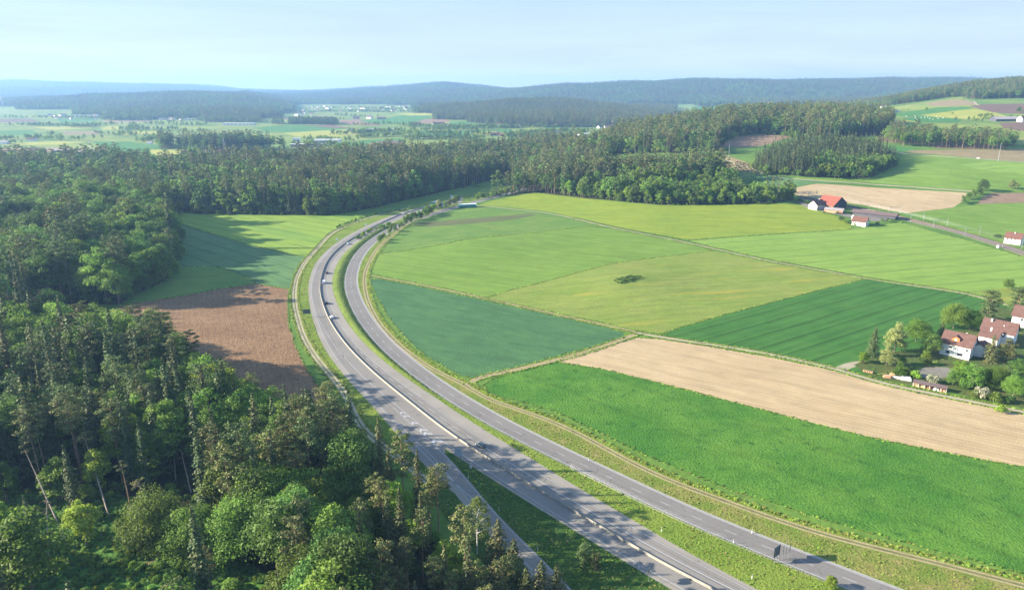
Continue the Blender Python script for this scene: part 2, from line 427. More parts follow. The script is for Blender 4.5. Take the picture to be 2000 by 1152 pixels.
TL = curve([(760,880),(715,845),(694,818),(683,785),(661,750),(635,720),(611,689),(592,655),(582,622),(576,595),(575,570),(580,542),(592,518),(603,503),(618,487),(640,462.5),(658,450),(680,440),(703,431),(735,421),(770,413),(800,405)], sm=10)
TR = curve([(2500,1300),(2110,1172),(2000,1143.5),(1910,1120),(1820,1096),(1700,1067),(1600,1041),(1495,1007),(1425,981),(1320,943),(1250,912),(1180,873.5),(1096,830),(1015,800),(962,783),(931,768),(909,750),(872,735),(831,712),(794,685),(767,661),(743,634),(727,607),(716,580),(711.5,549),(714,530),(721,513),(730,496),(744,478),(766,460),(784,445),(802,433),(820,424),(847,413),(874,406),(895,403)], sm=8)
TB = curve([(895,403),(935,402),(1000,408.5),(1080,418),(1130,429),(1180,441),(1250,455.5),(1340,473),(1400,487),(1500,509),(1600,527),(1700,545),(1800,560),(1880,571),(1925,583),(1990,602)], sm=10)
TC = curve([(912,751),(925,742),(940,735.5),(1000,723),(1080,704),(1150,685),(1200,668),(1228,657),(1250,650)], sm=4)
TD = curve([(1240,649),(1290,658),(1400,674),(1500,691),(1600,712),(1640,721),(1700,742),(1800,764),(1900,784),(2000,804),(2080,822)], sm=8)
TE = curve([(712,537),(740,541),(800,552),(900,572),(1000,594),(1100,617),(1200,638),(1245,649)], sm=8)

lin = lambda tr: rel(BAR, tr)
lineL, offL, _ = lin([(1400,1184),(1338,1151),(1240,1098),(1170,1054),(1100,1011),(1000,950),(974.6,934),(933,909),(900.6,885),(860,857),(809,820),(785,801),(765.6,785),(754.7,776),(731,755.6),(700,727.5),(671,697),(649,665),(634,645),(627,633),(622,622)])
edgeL, _, _ = lin([(1420,1215),(1314,1150),(1260,1112),(1184,1072),(1100,1022),(1054,996),(970,940),(933,913),(891,888),(862,873.7)])
lineR, _, _ = lin([(1620,1235),(1470,1152),(1360,1093),(1280,1052),(1228,1024),(1170,992),(1109,960),(1075,940),(987.5,880.5),(900,830),(794.5,756),(737,712),(703,685),(683,658),(662.5,630.7),(649,603.6),(639,573),(637,553),(642,532.5),(652,509),(672,488),(695,471),(722,456),(760,436),(800,420),(840,409),(900,394)])
edgeR, _, _ = lin([(1630,1235),(1480,1150),(1420,1118),(1340,1070),(1260,1028),(1186,986),(1140,960),(1050,902),(960,843),(906,812),(850,776),(790,737),(740,696),(705,664),(680,633),(664,603.6),(653,573),(648,550),(652,529),(664,507),(682,486),(706,468),(733,452),(770,433),(810,418),(850,407),(905,394)])
divR, _, _ = lin([(1560,1215),(1440,1155),(1380,1124),(1300,1082),(1240,1048),(1180,1015),(1100,968),(1000,905),(945,874),(896,838),(850,806),(811,778),(765,742),(720,704),(690,672)])
sol, _, _ = lin([(913,978),(861.6,915.8),(822.4,872),(779,829),(744,794),(687,737),(650,691),(640,673.6),(631,651),(624,628.5),(615.6,607.6),(610,587),(609,566),(611,541.7),(619,521),(636,500),(645.6,488.5),(669,471.6),(703,451),(737,434),(771,422.5),(815,409)])
asphL, _, _ = lin([(879,972),(844,924.5),(813.7,885),(779,846),(744,807),(704.8,767.6),(665.6,724),(641.6,696),(629,672),(620.8,649),(612,621.5),(606,597),(603.4,569.4),(604,545),(612,521),(629,500),(640,489),(664,469),(700,449),(735,431.5),(771,420),(815,407),(870,392),(905,383)])
divL, _, _ = lin([(795,820),(775,801),(765.6,788.4),(754.7,777.5)])
# slip road
SLR = curve([(1330,1400),(1190,1235),(1097,1133),(1044,1081),(983,1020),(957,994),(935,963.7),(900,924),(866,884),(822,846),(795,820),(768,795)], sm=10)
SLL, _, _ = rel(SLR, [(1065,1135),(1020,1085),(962,1025),(914,977),(861.6,915.8),(822.4,872),(779,829)])
SLL = offset(SLR, -4.6)[:len(SLR)-4]
# ------------------------------------------------------------------ the ground, split into its fields, tracks and roads
LAY = []     # (object name, polygon, material)  later ones lie on top
def lay(name, poly, mat): LAY.append((name, [(float(p[0]), float(p[1])) for p in poly], mat))
def dens(P, step=14.0):
    P = [np.array(p, float) for p in P]; out = []
    for a, b in zip(P, P[1:] + P[:1]):
        n = max(1, int(np.linalg.norm(b-a)/step)) if np.linalg.norm(b-a) < 1500 else 12
        for i in range(n): out.append(a + (b-a)*i/n)
    return out
def field(name, pts, mat, wob=.5):
    P = dens(gps(pts))
    P = [(p[0]+rng.normal()*wob*.4, p[1]+rng.normal()*wob*.4) for p in P]
    lay(name, P, mat)
def U(px, y): return ((px-1000)/F*y, y)
lay('ground', [(-14000,-1500),(14000,-1500),(14000,13990),(-14000,13990)], M['meadow'])
lay('valley_floor', dens([U(-500,1350),U(400,1330),U(900,1300),U(1180,1250),U(1300,2100),U(1450,2600),U(1640,3300),U(1900,5200),U(2300,9000),U(2300,12500),U(-500,12500)], 300), M['valley'])
# woods
W_NEAR = [flat(*p, 28 if p[0] < 640 else 23.5) for p in [(1150,1190),(1075,1110),(1005,1040),(945,985),(860,925),(800,893),(745,860),(722,832),(690,800),(655,775),(605,757),(545,738),(485,712),(430,690),(385,655),(330,640),(270,615),(210,600),(120,585),(-40,585)]]
W_NEAR = W_NEAR + [(-330,470),(-330,60),(60,60)]
W_BACK = gps([(228,598),(262,578),(300,562),(330,545),(343,510),(343,480),(335,455),(322,434),(300,421),(345,414),(420,418),(560,419),(640,420),(698,412),(745,402),(790,391),(840,380),(880,371),(930,360),(975,348)]) + [U(1000,1080),U(1035,1250),U(1030,1380),U(850,1380),U(700,1290),U(400,1235),U(-320,1235),(-700,620),(-330,440),(-260,440)]
W_RIGHT = gps([(915,392),(960,388),(1000,381),(1040,375),(1090,381),(1150,388),(1230,395),(1290,400),(1350,400),(1440,398),(1505,397),(1548,389),(1546,375)]) + [U(1520,815),U(1440,860),U(1390,985),U(1240,985),U(1130,960),U(1070,1100),U(1010,1080),U(960,960)]
W_GAP = [U(1000,1000),U(1060,985),U(1120,985),U(1180,1010),U(1190,1200),U(1150,1420),U(1080,1600),U(1010,1600),U(1005,1300)]
W_MID = gps([(1165,300),(1230,300),(1300,298),(1375,300),(1385,302),(1398,292),(1412,276),(1440,266),(1490,260),(1550,266),(1610,275),(1680,266),(1728,262)]) + [U(1725,1400),U(1640,1560),U(1500,1650),U(1380,1600),U(1290,1560),U(1200,1480),U(1150,1300)]
W_SPRUCE = gps([(1466,330),(1500,339),(1560,343),(1640,347),(1690,348),(1722,336),(1748,320)]) + [U(1700,1060),U(1620,1120),U(1540,1130),U(1490,1060)]
W_KNOLL = gps([(316,284),(350,291),(410,294),(470,294),(540,293),(566,288)]) + [U(552,1640),U(480,1690),U(380,1670),U(320,1600)]
W_RIDGE = gps([(1560,218),(1650,212),(1735,207),(1790,200),(1850,191),(1875,190),(1900,195),(1960,193),(2060,191)]) + [U(2150,2700),U(2000,2900),U(1850,3000),U(1700,3300),U(1600,3500)]
W_CLUMP = gps([(1770,286),(1830,288),(1900,292),(1960,296),(1985,286),(1975,275),(1900,272),(1800,268),(1740,262),(1725,270),(1735,285)])
CLEAR = [flat(*p) for p in [(-900,1010),(-700,940),(-300,930),(-60,975),(60,955),(180,950),(300,985),(420,1050),(520,1120),(560,1170),(600,1400),(-1500,1400)]]
for w in (W_BACK, W_NEAR, W_RIGHT): lay('forest_floor', dens(w, 25), M['wood_floor'])
for w in (W_MID, W_SPRUCE, W_KNOLL, W_GAP): lay('forest_floor', dens(w, 40), M['wood_floor'])
lay('clearing', CLEAR, M['bracken'])
# left fields
field('barley_field', [(300,421),(345,416),(430,420),(560,421),(700,420),(714,424),(690,436),(655,449),(640,456),(622,475),(608,491),(600,501),(566,496),(540,490),(480,475),(400,452),(335,430)], M['f_yellowgreen'])
field('young_wheat_field', [(320,429),(400,453),(480,476),(540,491),(566,497),(599,502),(585,515),(578,530),(573,548),(565,563),(500,554),(430,563),(360,576),(262,592),(228,600),(262,576),(300,560),(330,545),(343,510),(343,480),(335,455)], M['f_bluegreen'])
field('grass_margin', [(335,523),(420,520),(480,540),(500,553),(430,564),(360,577),(262,592),(228,600),(262,576),(300,560),(330,545)], M['f_mid2'])
field('ploughed_field', [(228,600),(262,592),(360,577),(430,564),(500,554),(565,565),(562,590),(563,615),(567,640),(575,670),(590,705),(612,740),(640,775),(680,815),(640,850),(560,830),(500,800),(420,720),(300,650),(200,615)], M['f_plough'])
# right fields
field('mown_grass_field', [(741,496),(802,488),(856,479),(910,468),(1000,459),(1080,450),(1145,443),(1200,448),(1250,458),(1340,476),(1392,489),(1300,500),(1200,513),(1100,540),(1000,565),(948,581),(900,569),(800,549),(742,538),(722,532),(724,514)], M['f_mid'])
field('grass_ley', [(744,494),(752,480),(768,463),(790,446),(812,433),(850,416),(880,407),(935,405),(1000,411),(1080,421),(1130,432),(1180,443),(1145,443),(1080,449),(1000,458),(910,467),(856,478),(802,487)], M['f_mid2'])
field('sown_strip', [(800,438),(822,434),(900,428),(1000,420),(1035,417),(1050,420),(1000,430),(920,437),(838,443)], M['f_brownstrip'])
field('flower_meadow', [(946,583),(1000,566),(1100,541),(1200,514),(1300,501),(1392,490),(1500,512),(1600,530),(1692,543),(1600,566),(1500,591),(1400,618),(1330,637),(1290,651),(1250,646),(1200,635),(1100,614),(1000,592)], M['f_knoll'])
field('potato_field', [(722,546),(740,545),(800,556),(900,577),(1000,599),(1100,621),(1180,639),(1222,651),(1215,661),(1180,670),(1100,692),(1000,719),(925,738),(895,732),(830,693),(790,658),(755,615),(733,575)], M['f_teal'])
field('green_wheat_field', [(1696,544),(1800,562),(1880,574),(1925,586),(1990,604),(2100,640),(2000,650),(1850,700),(1700,735),(1620,716),(1500,693),(1400,674),(1292,655),(1335,638),(1400,619),(1500,592),(1600,567)], M['f_dark'])
field('yellowing_field', [(935,401),(960,392),(1000,384),(1040,376),(1090,382),(1150,389),(1230,396),(1290,401),(1350,401),(1440,399),(1540,398),(1570,402),(1600,411),(1640,425),(1663,440),(1660,447),(1500,457),(1345,468),(1250,452),(1180,438),(1130,426),(1080,415),(1000,405.5)], M['f_rape'])
field('light_wheat_field', [(1345,470),(1500,459),(1662,448),(1720,440),(1762,434),(1830,455),(1900,473),(2000,503),(2150,550),(2150,630),(2000,597),(1925,580),(1880,569),(1800,557),(1700,542),(1600,524),(1500,506),(1400,484)], M['f_light'])
field('meadow_strip', [(1905,567),(1960,563),(2100,560),(2150,630),(2000,605),(1950,590)], M['f_knoll'])
field('dry_field', [(1086,705),(1100,698),(1150,686),(1200,671),(1245,659),(1290,662),(1400,679),(1500,697),(1600,717),(1640,727),(1700,746),(1800,768),(1900,788),(2000,808),(2130,835),(2130,935),(2000,911),(1900,894),(1700,854),(1500,802),(1300,750),(1180,721)], M['f_tan'])
field('clover_field', [(945,750),(965,738),(1000,729),(1085,706),(1180,722),(1300,751),(1500,803),(1700,855),(1900,895),(2000,912),(2140,938),(2160,1160),(2000,1119),(1900,1094),(1800,1068),(1700,1041),(1600,1012),(1500,980),(1425,956),(1320,913),(1250,883),(1180,848),(1090,806),(1020,784),(975,775),(950,765)], M['f_bright'])
# beyond the railway
field('tilled_field', [(1540,372),(1565,364),(1595,359),(1650,362),(1720,367),(1800,372),(1889,377),(1882,392),(1862,405),(1800,413),(1772,416),(1735,411),(1690,401),(1640,395),(1600,390),(1560,383)], M['f_tan'])
field('green_slope', [(1772,417),(1862,406),(1900,401),(1945,398),(2100,394),(2100,500),(2000,484),(1940,467),(1850,441),(1800,426)], M['f_mid'])
field('tilled_patch', [(1908,399),(1920,385),(1937,377),(2100,376),(2100,393),(1945,397)], M['soil_pink'])
field('green_slope', [(1540,350),(1600,353),(1700,357),(1800,366),(1890,374),(2100,374),(2100,320),(1990,317),(1900,309),(1830,303),(1765,300),(1748,323),(1722,338),(1690,350),(1640,349),(1560,345)], M['f_mid'])
field('blue_green_field', [(1550,350),(1580,351),(1640,357),(1590,358),(1560,363),(1500,361),(1470,340),(1500,345)], M['f_bluegreen'])
field('pale_slope_field', [(1870,322),(1930,315),(2000,319),(2100,322),(2100,345),(2000,341),(1930,334)], M['f_light'])
field('stubble_strip', [(1765,294),(1850,293),(2000,291),(2100,290),(2100,319),(2000,316),(1900,308),(1830,302),(1780,299)], M['far_tan'])
field('clearing_green', [(1700,286),(1740,283),(1800,291),(1760,297),(1720,292)], M['far_green'])
field('cleared_slope', [(1712,262),(1740,266),(1760,262),(1800,268),(1900,275),(1968,281),(1968,289),(1900,292),(1830,290),(1800,282),(1760,279),(1715,277)], M['slope'])
field('tan_field', [(1400,286),(1413,279),(1440,268),(1490,262),(1546,267),(1520,276),(1490,285),(1440,289)], M['soil_pink'])
field('tan_field', [(1370,302),(1410,300),(1460,318),(1480,332),(1470,338),(1400,326),(1360,312)], M['far_tan'])
field('hill_field', [(1725,212),(1790,203),(1850,193),(1875,190),(1900,196),(1960,194),(2100,192),(2100,287),(1990,283),(1900,268),(1800,258),(1740,248),(1728,230)], M['valley'])
field('hill_field_tan', [(1808,202),(1830,198),(1856,195),(1890,196),(1908,205),(1860,208),(1820,208)], M['far_tan'])
field('hill_field_yellow', [(1797,225),(1850,219),(1904,213),(1940,219),(1966,227),(1920,231),(1880,232),(1830,229)], M['far_yellow'])
field('hill_field_brown', [(1893,208),(1920,204),(2100,199),(2100,222),(1966,222),(1940,220)], M['soil_brown'])
field('hill_field_green', [(1740,224),(1790,216),(1830,210),(1892,209),(1900,212),(1850,218),(1797,224),(1770,228)], M['far_green'])
field('hill_field_green', [(1760,232),(1797,227),(1830,230),(1880,233),(1870,240),(1800,240)], M['far_green'])
field('hill_field_tan', [(1950,240),(2000,238),(2100,236),(2100,256),(1990,256),(1960,250)], M['soil_brown'])
field('tree_belt_field', [(1350,208),(1400,206),(1450,207),(1510,208),(1500,213),(1420,216),(1360,216)], M['far_green'])
# valley patchwork
VF = [
 ('far_tan', [(0,289),(120,288),(230,291),(160,297),(0,300)]), ('far_green', [(180,276),(250,277),(310,283),(330,293),(290,300),(220,297)]),
 ('far_yellow', [(290,292),(330,293),(366,297),(340,305),(300,303)]), ('far_yellow', [(0,284),(60,278),(120,276),(170,278),(120,283)]),
 ('far_green', [(0,255),(60,254),(75,260),(40,264),(0,265)]), ('far_yellow', [(60,248),(170,246),(180,251),(100,254)]),
 ('far_tan', [(120,257),(190,256),(195,264),(130,264)]), ('far_yellow', [(225,260),(260,256),(335,257),(330,262),(240,264)]),
 ('far_green', [(110,232),(180,231),(190,238),(120,240)]), ('far_tan', [(200,236),(290,234),(300,239),(210,241)]),
 ('soil_brown', [(0,233),(60,232),(80,238),(0,240)]), ('far_yellow', [(195,248),(230,247),(240,253),(200,254)]),
 ('far_green', [(490,250),(540,245),(600,244),(690,252),(640,255),(560,260),(520,256)]),
 ('soil_brown', [(590,245),(650,244),(670,248),(700,252),(650,250)]),
 ('far_yellow', [(550,260),(620,256),(690,252),(702,256),(700,266),(640,267),(580,267)]),
 ('far_tan', [(545,231),(620,226),(660,228),(600,236),(560,236)]), ('far_yellow', [(555,229),(620,226),(600,230)]),
 ('soil_pink', [(650,236),(700,233),(760,240),(740,246),(680,244)]),
 ('far_green', [(700,236),(780,226),(840,227),(850,236),(800,242),(740,243)]),
 ('far_yellow', [(775,222),(830,221),(850,225),(800,226)]), ('soil_pink', [(830,233),(870,230),(880,238),(830,243),(800,241)]),
 ('far_green', [(880,238),(945,236),(950,241),(880,243)]), ('far_yellow', [(915,228),(945,228),(950,236),(912,236)]),
 ('soil_pink', [(832,209),(850,205),(868,206),(866,213),(846,214)]),
 ('soil_brown', [(715,282),(750,275),(790,276),(785,285),(735,291)]), ('far_green', [(680,280),(720,273),(785,270),(790,275),(750,275),(715,281)]),
 ('far_yellow', [(712,290),(785,286),(775,292),(715,297)]), ('soil_pink', [(712,297),(770,293),(760,302),(715,302)]),
 ('far_green', [(1060,244),(1120,242),(1100,250),(1060,252)]), ('far_tan', [(1070,242),(1220,241),(1250,246),(1150,248)]),
 ('far_yellow', [(1222,236),(1265,230),(1270,237),(1230,240)]), ('far_yellow', [(1165,255),(1200,251),(1190,257)]),
 ('far_green', [(800,256),(880,255),(1000,252),(1000,262),(840,266)]), ('far_green', [(510,297),(560,295),(580,303),(520,305)]),
 ('far_yellow', [(905,258),(960,256),(1000,262),(940,265)]),
 ('far_tan', [(360,296),(420,294),(470,296),(440,301),(370,301)]),
 ('far_yellow', [(1088,180),(1120,177),(1155,175),(1150,178),(1105,182)]),
]
for mt, p in VF: field('valley_field', p, M[mt], 2)
# farm tracks, verges and lanes
vL = offset(ext(TL, 40, 60), -3.2); vR = offset(ext(TR, 60, 0)[::1], 3.4)
mid = ext(BAR, 60, 0)
vpoly = band(vL, ext(BAR, 60, 40))
lay('grass_verge', vpoly, M['verge'])
TRf = ext(TR, 60, 20)
lay('grass_verge', band(ext(BAR, 60, 0)[:], offset(TRf, 4.0)), M['verge'])
RRx = ext(RR, 60, 40)
s_tr = arclen(TRf)
lay('dry_verge', band(upto(offset(RRx, RW+1.2), 330+XT), upto(offset(TRf, -1.4), 440)), M['verge_dry'])
lay('slip_road_verge', band(ext(SLR, 20, 0), [(p[0], p[1]) for p in edgeL[::1]]), M['verge_dark'])
lay('slip_road_verge', band(offset(ext(SLR,20,0)[:-10], -16), offset(ext(SLR,20,0)[:-10], -6)), M['verge_dark'])
def track(C, name, mat='gravel', gauge=1.9, w=.85, edge=1.9):
    lay('track_margin', strip(C, gauge+w+edge), M['verge'])
    lay(name, strip(C, w, -gauge/2), M[mat]); lay(name, strip(C, w, gauge/2), M[mat])
    lay('track_middle', strip(C, gauge-w), M['rut_grass'])
track(ext(TL, 30, 0), 'farm_track', gauge=2.0, w=1.15)
lay('farm_track_margin', strip(TRf, 4.6, -.4), M['verge_dry'])
track(TRf, 'farm_track', 'gravel_tan', edge=.6)
track(ext(TB, 0, 30), 'farm_track', 'gravel', gauge=1.3, w=1.1, edge=2.6)
track(TE, 'farm_track', 'gravel_tan', gauge=1.3, w=.8, edge=2.2)
track(TC, 'farm_track', 'gravel_tan', gauge=1.7, w=1.3, edge=2.4)
lay('farm_track_margin', strip(TD, 6.2), M['verge'])
lay('farm_lane', strip(TD, 2.6), M['gravel'])
TJ = curve([(1640,721),(1660,712),(1685,708),(1720,706)], sm=4)
lay('farm_lane', strip(TJ, 5.5), M['gravel'])
TV = curve([(1500,343),(1540,349),(1600,353),(1680,358),(1760,364),(1830,369),(1900,374)], sm=8)
lay('field_lane', strip(TV, 3.2), M['gravel'])
TV2 = curve([(1368,302),(1400,307),(1440,320),(1470,330),(1490,338),(1478,341)], sm=6)
lay('field_lane', strip(TV2, 4.0), M['gravel'])
TV3 = curve([(1705,291),(1745,296),(1780,302),(1850,306),(1920,311),(2020,318)], sm=8)
lay('country_road', strip(TV3, 4.5), M['gravel'])
TV4 = curve([(1901,198),(1906,203),(1911,206)], sm=2); lay('field_lane', strip(TV4, 6.0), M['gravel'])
# railway
RAIL = curve([(1560,384),(1620,396),(1675,406),(1735,419),(1782,431),(1850,446),(1900,461),(1962,481),(2010,497),(2090,525)], sm=16)
lay('railway_bed', strip(RAIL, 15.5), M['verge_dry'])
lay('railway_ballast', strip(RAIL, 10.4), M['ballast'])
lay('service_path', strip(RAIL, 1.6, 7.0), M['gravel'])
# farm yard + garden
lay('farm_yard', dens(gps([(1560,391),(1590,404),(1640,413),(1660,419),(1690,420),(1720,424),(1740,429),(1720,432),(1695,431),(1660,425),(1620,415),(1580,408),(1555,394)])), M['yard'])
lay('garden_ground', dens(gps([(1668,712),(1700,738),(1760,748),(1830,760),(1900,775),(2000,797),(2200,840),(2200,590),(1990,610),(1930,590),(1900,640),(1850,650),(1800,680),(1720,690)]), 8), M['garden'])
lay('gravel_yard', dens(gps([(1785,726),(1810,716),(1850,717),(1872,724),(1862,736),(1820,739),(1792,735)]), 8), M['yard'])
# asphalt
SLRx = ext(SLR, 20, 0)
def joinc(*cs): return [tuple(p) for c in cs for p in c]
nE = len(edgeL)
lay('slip_road', band(offset(SLRx, -7.4), offset(SLRx, .6)), M['tar'])
aL = [tuple(p) for p in asphL]
mainL = [tuple(p) for p in edgeL] + [tuple(flat(862,875)), tuple(flat(845,880)), tuple(flat(862,950))] + aL[6:]
lay('motorway', [tuple(p) for p in edgeL] + aL + [tuple(p) for p in edgeR[::-1]], M['tar'])
rrP = band(offset(RRx, -.55), offset(RRx, RW+.25)); lay('motorway', rrP, M['tar_r'])
lay('concrete_edge', band(upto(offset(RRx, RW+.25), None, 0), upto(offset(RRx, RW+.95), None, 0)), M['kerb'])
k0 = 8
lay('hard_shoulder', band(ext(lineR, 0, 0), [tuple(p) for p in edgeR]), M['tar_edge'])
lay('hard_shoulder', [tuple(p) for p in aL[6:]] + [tuple(p) for p in sol[len(sol)-1:14:-1]], M['tar_edge'])
lay('hard_shoulder', [tuple(p) for p in edgeL[:-4]] + [tuple(p) for p in upto(lineL, arclen(lineL)[-1]*.42)[::-1]], M['tar_edge'])
lay('hard_shoulder', band(offset(SLRx, -7.4)[:-14], offset(SLRx, -4.8)[:-14]), M['tar_edge'])
RRm = ext(RR, 60, 0)

# --- triangulate everything in one go
pts, faces, names, mats_ = [], [], [], []
for nme, P, mt in LAY:
    q = []
    for p in P:
        if q and abs(p[0]-pts[q[-1]][0]) + abs(p[1]-pts[q[-1]][1]) < .05: continue
        q.append(len(pts)); pts.append(Vector(p))
    faces.append(q); names.append(nme); mats_.append(mt)
ctrl = [U(px, y) for y in np.exp(np.linspace(math.log(60), math.log(13900), 150)) for px in np.linspace(-420, 2420, 90 if y > 400 else 30)]
for y in np.arange(-1400, 14000, 600):
    for x in np.arange(-13800, 13900, 900):
        if abs(x) > 1.07*max(y, 0) + 60: ctrl.append((x, y))
m0 = _m
pts += [Vector(c) for c in ctrl]
cedges = [(q[i], q[(i+1) % len(q)]) for q in faces for i in range(len(q)) if q[i] != q[(i+1) % len(q)]]
V, E_, Fc, ov, oe, of = delaunay_2d_cdt(pts, cedges, [], 0, 1e-3)
VX = np.array([v[:] for v in V]); VZ = terr(VX[:, 0], VX[:, 1])
def inside(poly, X, Y):
    P = np.asarray(poly, float); r = np.zeros(len(X), bool)
    bb = (X >= P[:, 0].min()) & (X <= P[:, 0].max()) & (Y >= P[:, 1].min()) & (Y <= P[:, 1].max())
    x = X[bb]; y = Y[bb]; w = np.zeros(len(x), int)
    if len(x) == 0: return r
    for (x0, y0), (x1, y1) in zip(P, np.roll(P, -1, 0)):
        if y0 == y1: continue
        side = (x1-x0)*(y-y0) - (x-x0)*(y1-y0)
        w += ((y0 <= y) & (y1 > y) & (side > 0)).astype(int) - ((y0 > y) & (y1 <= y) & (side < 0)).astype(int)
    r[bb] = w != 0
    return r
TRI = np.array([f for f in Fc]); CEN = VX[TRI].mean(1); top = np.zeros(len(TRI), int) - 1
for k_, (nme, P, mt) in enumerate(LAY): top[inside(P, CEN[:, 0], CEN[:, 1])] = k_
by = {}
for k, f in enumerate(Fc):
    if top[k] >= 0: by.setdefault(int(top[k]), []).append(f)
for li, fl in sorted(by.items()):
    idx = {}; vs = []; ff = []
    for f in fl:
        g = []
        for i in f:
            if i not in idx: idx[i] = len(vs); vs.append((VX[i, 0], VX[i, 1], VZ[i]))
            g.append(idx[i])
        a, b, c = (vs[g[0]], vs[g[1]], vs[g[2]])
        if (b[0]-a[0])*(c[1]-a[1]) - (b[1]-a[1])*(c[0]-a[0]) < 0: g = g[::-1]
        ff.append(g)
    o = mesh_obj(names[li], vs, ff, mats_[li], smooth=LAY[li][0] in ('ground', 'valley_floor'))
    o['kind'] = 'structure'

# --- grassy bank between the carriageways on the bend: rises from the left road, falls steeply to the right one
def bank(s0, s1, hmax, fr):
    S = arclen(RR); vs = []; ff = []; rows = []
    NP = 9
    for k in range(0, len(RR), 1):
        if S[k] < s0 or S[k] > s1: continue
        a = RR[k] + normals(RR)[k]*(-.9)
        j = np.argmin(((edgeR - a)**2).sum(1)); b = edgeR[j] + (a-edgeR[j])/np.linalg.norm(a-edgeR[j])*.3
        t = (S[k]-s0)/(s1-s0); hh = hmax*min(1, t/.18, (1-t)/.12)
        w = np.linalg.norm(a-b); steep = min(4.2, w*.55); r = []
        for i in range(NP):
            q = [0, .12, .3, .5, .7, .8, .87, .94, 1][i]
            # q: 0 at left road, 1 at right road
            d = q*w; up = w-steep
            z = hh*(min(1, d/up)**.8 if d < up else max(0, 1-(d-up)/steep))
            p = b + (a-b)*q; r.append(len(vs)); vs.append((p[0], p[1], float(terr(p[0], p[1])) + z + .02 + (rng.normal()*.08 if 0 < i < NP-1 else 0)))
        rows.append(r)
    for r, q in zip(rows, rows[1:]):
        for i in range(NP-1): ff.append((r[i], r[i+1], q[i+1], q[i]))
    o = mesh_obj('grass_bank', vs, ff, M['bank'], smooth=True); o['kind'] = 'structure'
    return [[vs[i] for i in r] for r in rows]
SRR = arclen(RR)
def s_at(C, px, py):
    p = np.array(gp(px, py)); k = np.argmin(((C-p)**2).sum(1)); return arclen(C)[k]
BANKROWS = bank(s_at(RR, 870, 775), s_at(RR, 800, 430), 1.4, 1)

# --- painted markings: thin sheets 3 cm up
mk = {'edge_line': [], 'lane_dash': [], 'chevron': []}
def paint(P, name='edge_line'):
    mk[name].append(P)
def line(C, w=.22, d=0.0):
    C = offset(C, d); a = offset(C, -w/2); b = offset(C, w/2)
    return [(a[i], b[i], b[i+1], a[i+1]) for i in range(len(C)-1)]
def dashes(C, per, ln, w=.2, s0=0, s1=1e9, ph=0):
    S = arclen(C); out = []
    s = s0+ph
    while s+ln < min(s1, S[-1]):
        p = np.array([np.interp(s, S, C[:, 0]), np.interp(s, S, C[:, 1])]); q = np.array([np.interp(s+ln, S, C[:, 0]), np.interp(s+ln, S, C[:, 1])])
        t = (q-p)/np.linalg.norm(q-p); nn = np.array([t[1], -t[0]])*w/2
        out.append((p-nn, p+nn, q+nn, q-nn)); s += per
    return out
def sheet(name, quads, mat, dz=.03, parent=None):
    vs = []; ff = []
    for qd in quads:
        b = len(vs)
        for p in qd: vs.append((p[0], p[1], ht(p[0], p[1])+dz))
        ff.append((b, b+1, b+2, b+3))
    o = mesh_obj(name, vs, ff, mat); o['kind'] = 'structure'; return o
sheet('edge_line', line(sol) , M['paint']); sheet('edge_line', line(lineL), M['paint']); sheet('edge_line', line(lineR), M['paint'])
sheet('edge_line', line(RRx, .3, .12) + line(RRx, .26, RW-.15), M['paint'])
sheet('slip_road_line', line(upto(SLRx, None, 0), .2), M['paint'])
sheet('slip_road_line', line(SLL, .2), M['paint'])
Sdiv = arclen(divR); sc_ = s_at(divR, 942, 868)
sheet('edge_line', line(upto(divR, sc_, 0), .34), M['paint'])
sheet('lane_dash', dashes(divR, 10.5, 5, .24, sc_+6), M['paint'])
sd0 = s_at(BAR, 671, 697)
dl = upto(lineL, None, s_at(lineL, 671, 697)); sheet('lane_dash', dashes(offset(dl, -.0), 9, 3.6, .3), M['paint'])
sheet('lane_dash', dashes(offset(RRx, RW*.5), 12.15, 4.1, .22, ph=4), M['paint'])
# chevrons between the diverging lines
g0, g1 = s_at(lineL, 870, 862), s_at(lineL, 785, 803)
SL_ = arclen(lineL); ch = []
for k, s in enumerate(np.arange(g0+1, g1-2, 6.4)):
    i = int(np.argmin(abs(SL_-s))); p = lineL[i]; j = int(np.argmin(((SLR-p)**2).sum(1))); q = SLR[j]
    m_ = (p+q)/2; t = lineL[min(i+1, len(lineL)-1)]-lineL[i]; t /= np.linalg.norm(t); w_ = np.linalg.norm(p-q)
    tip = m_ + t*(w_*.55); th = t*2.6*min(1, w_/6)
    ch += [(p-t*.5, tip, tip+th, p-t*.5+th), (tip, q-t*.5, q-t*.5+th, tip+th)]
sheet('chevron_marking', ch, M['paint'])
# darker tyre tracks, bitumen seams and a few cracks
M['seam'] = plain('bitumen_seam', (.028, .027, .028, 1), .6); M['tracks'] = asphalt_mat('tyre_tracks', A(158,152,146), crack=False)
def lanes(C, offs, w, nm, mt, dz): sheet(nm, [q for o_ in offs for q in line(C, w, o_)], mt, dz)
lanes(RRx, (1.35, 3.05, 5.6, 7.3), .55, 'tyre_track', M['tracks'], .012)
lanes(offset(lineR, -1.9), (0, -1.7), .55, 'tyre_track', M['tracks'], .012)
lanes(offset(sol, 1.9)[6:-6], (0, 1.7), .55, 'tyre_track', M['tracks'], .012)
lanes(divR, (-.55,), .12, 'bitumen_seam', M['seam'], .02); lanes(upto(lineR, 190+XT), (.35,), .10, 'bitumen_seam', M['seam'], .02); lanes(upto(offset(lineL, -.9), 230+XT, 20), (0,), .09, 'bitumen_seam', M['seam'], .02)
cr_ = G2_ = np.random.default_rng(5); qs = []
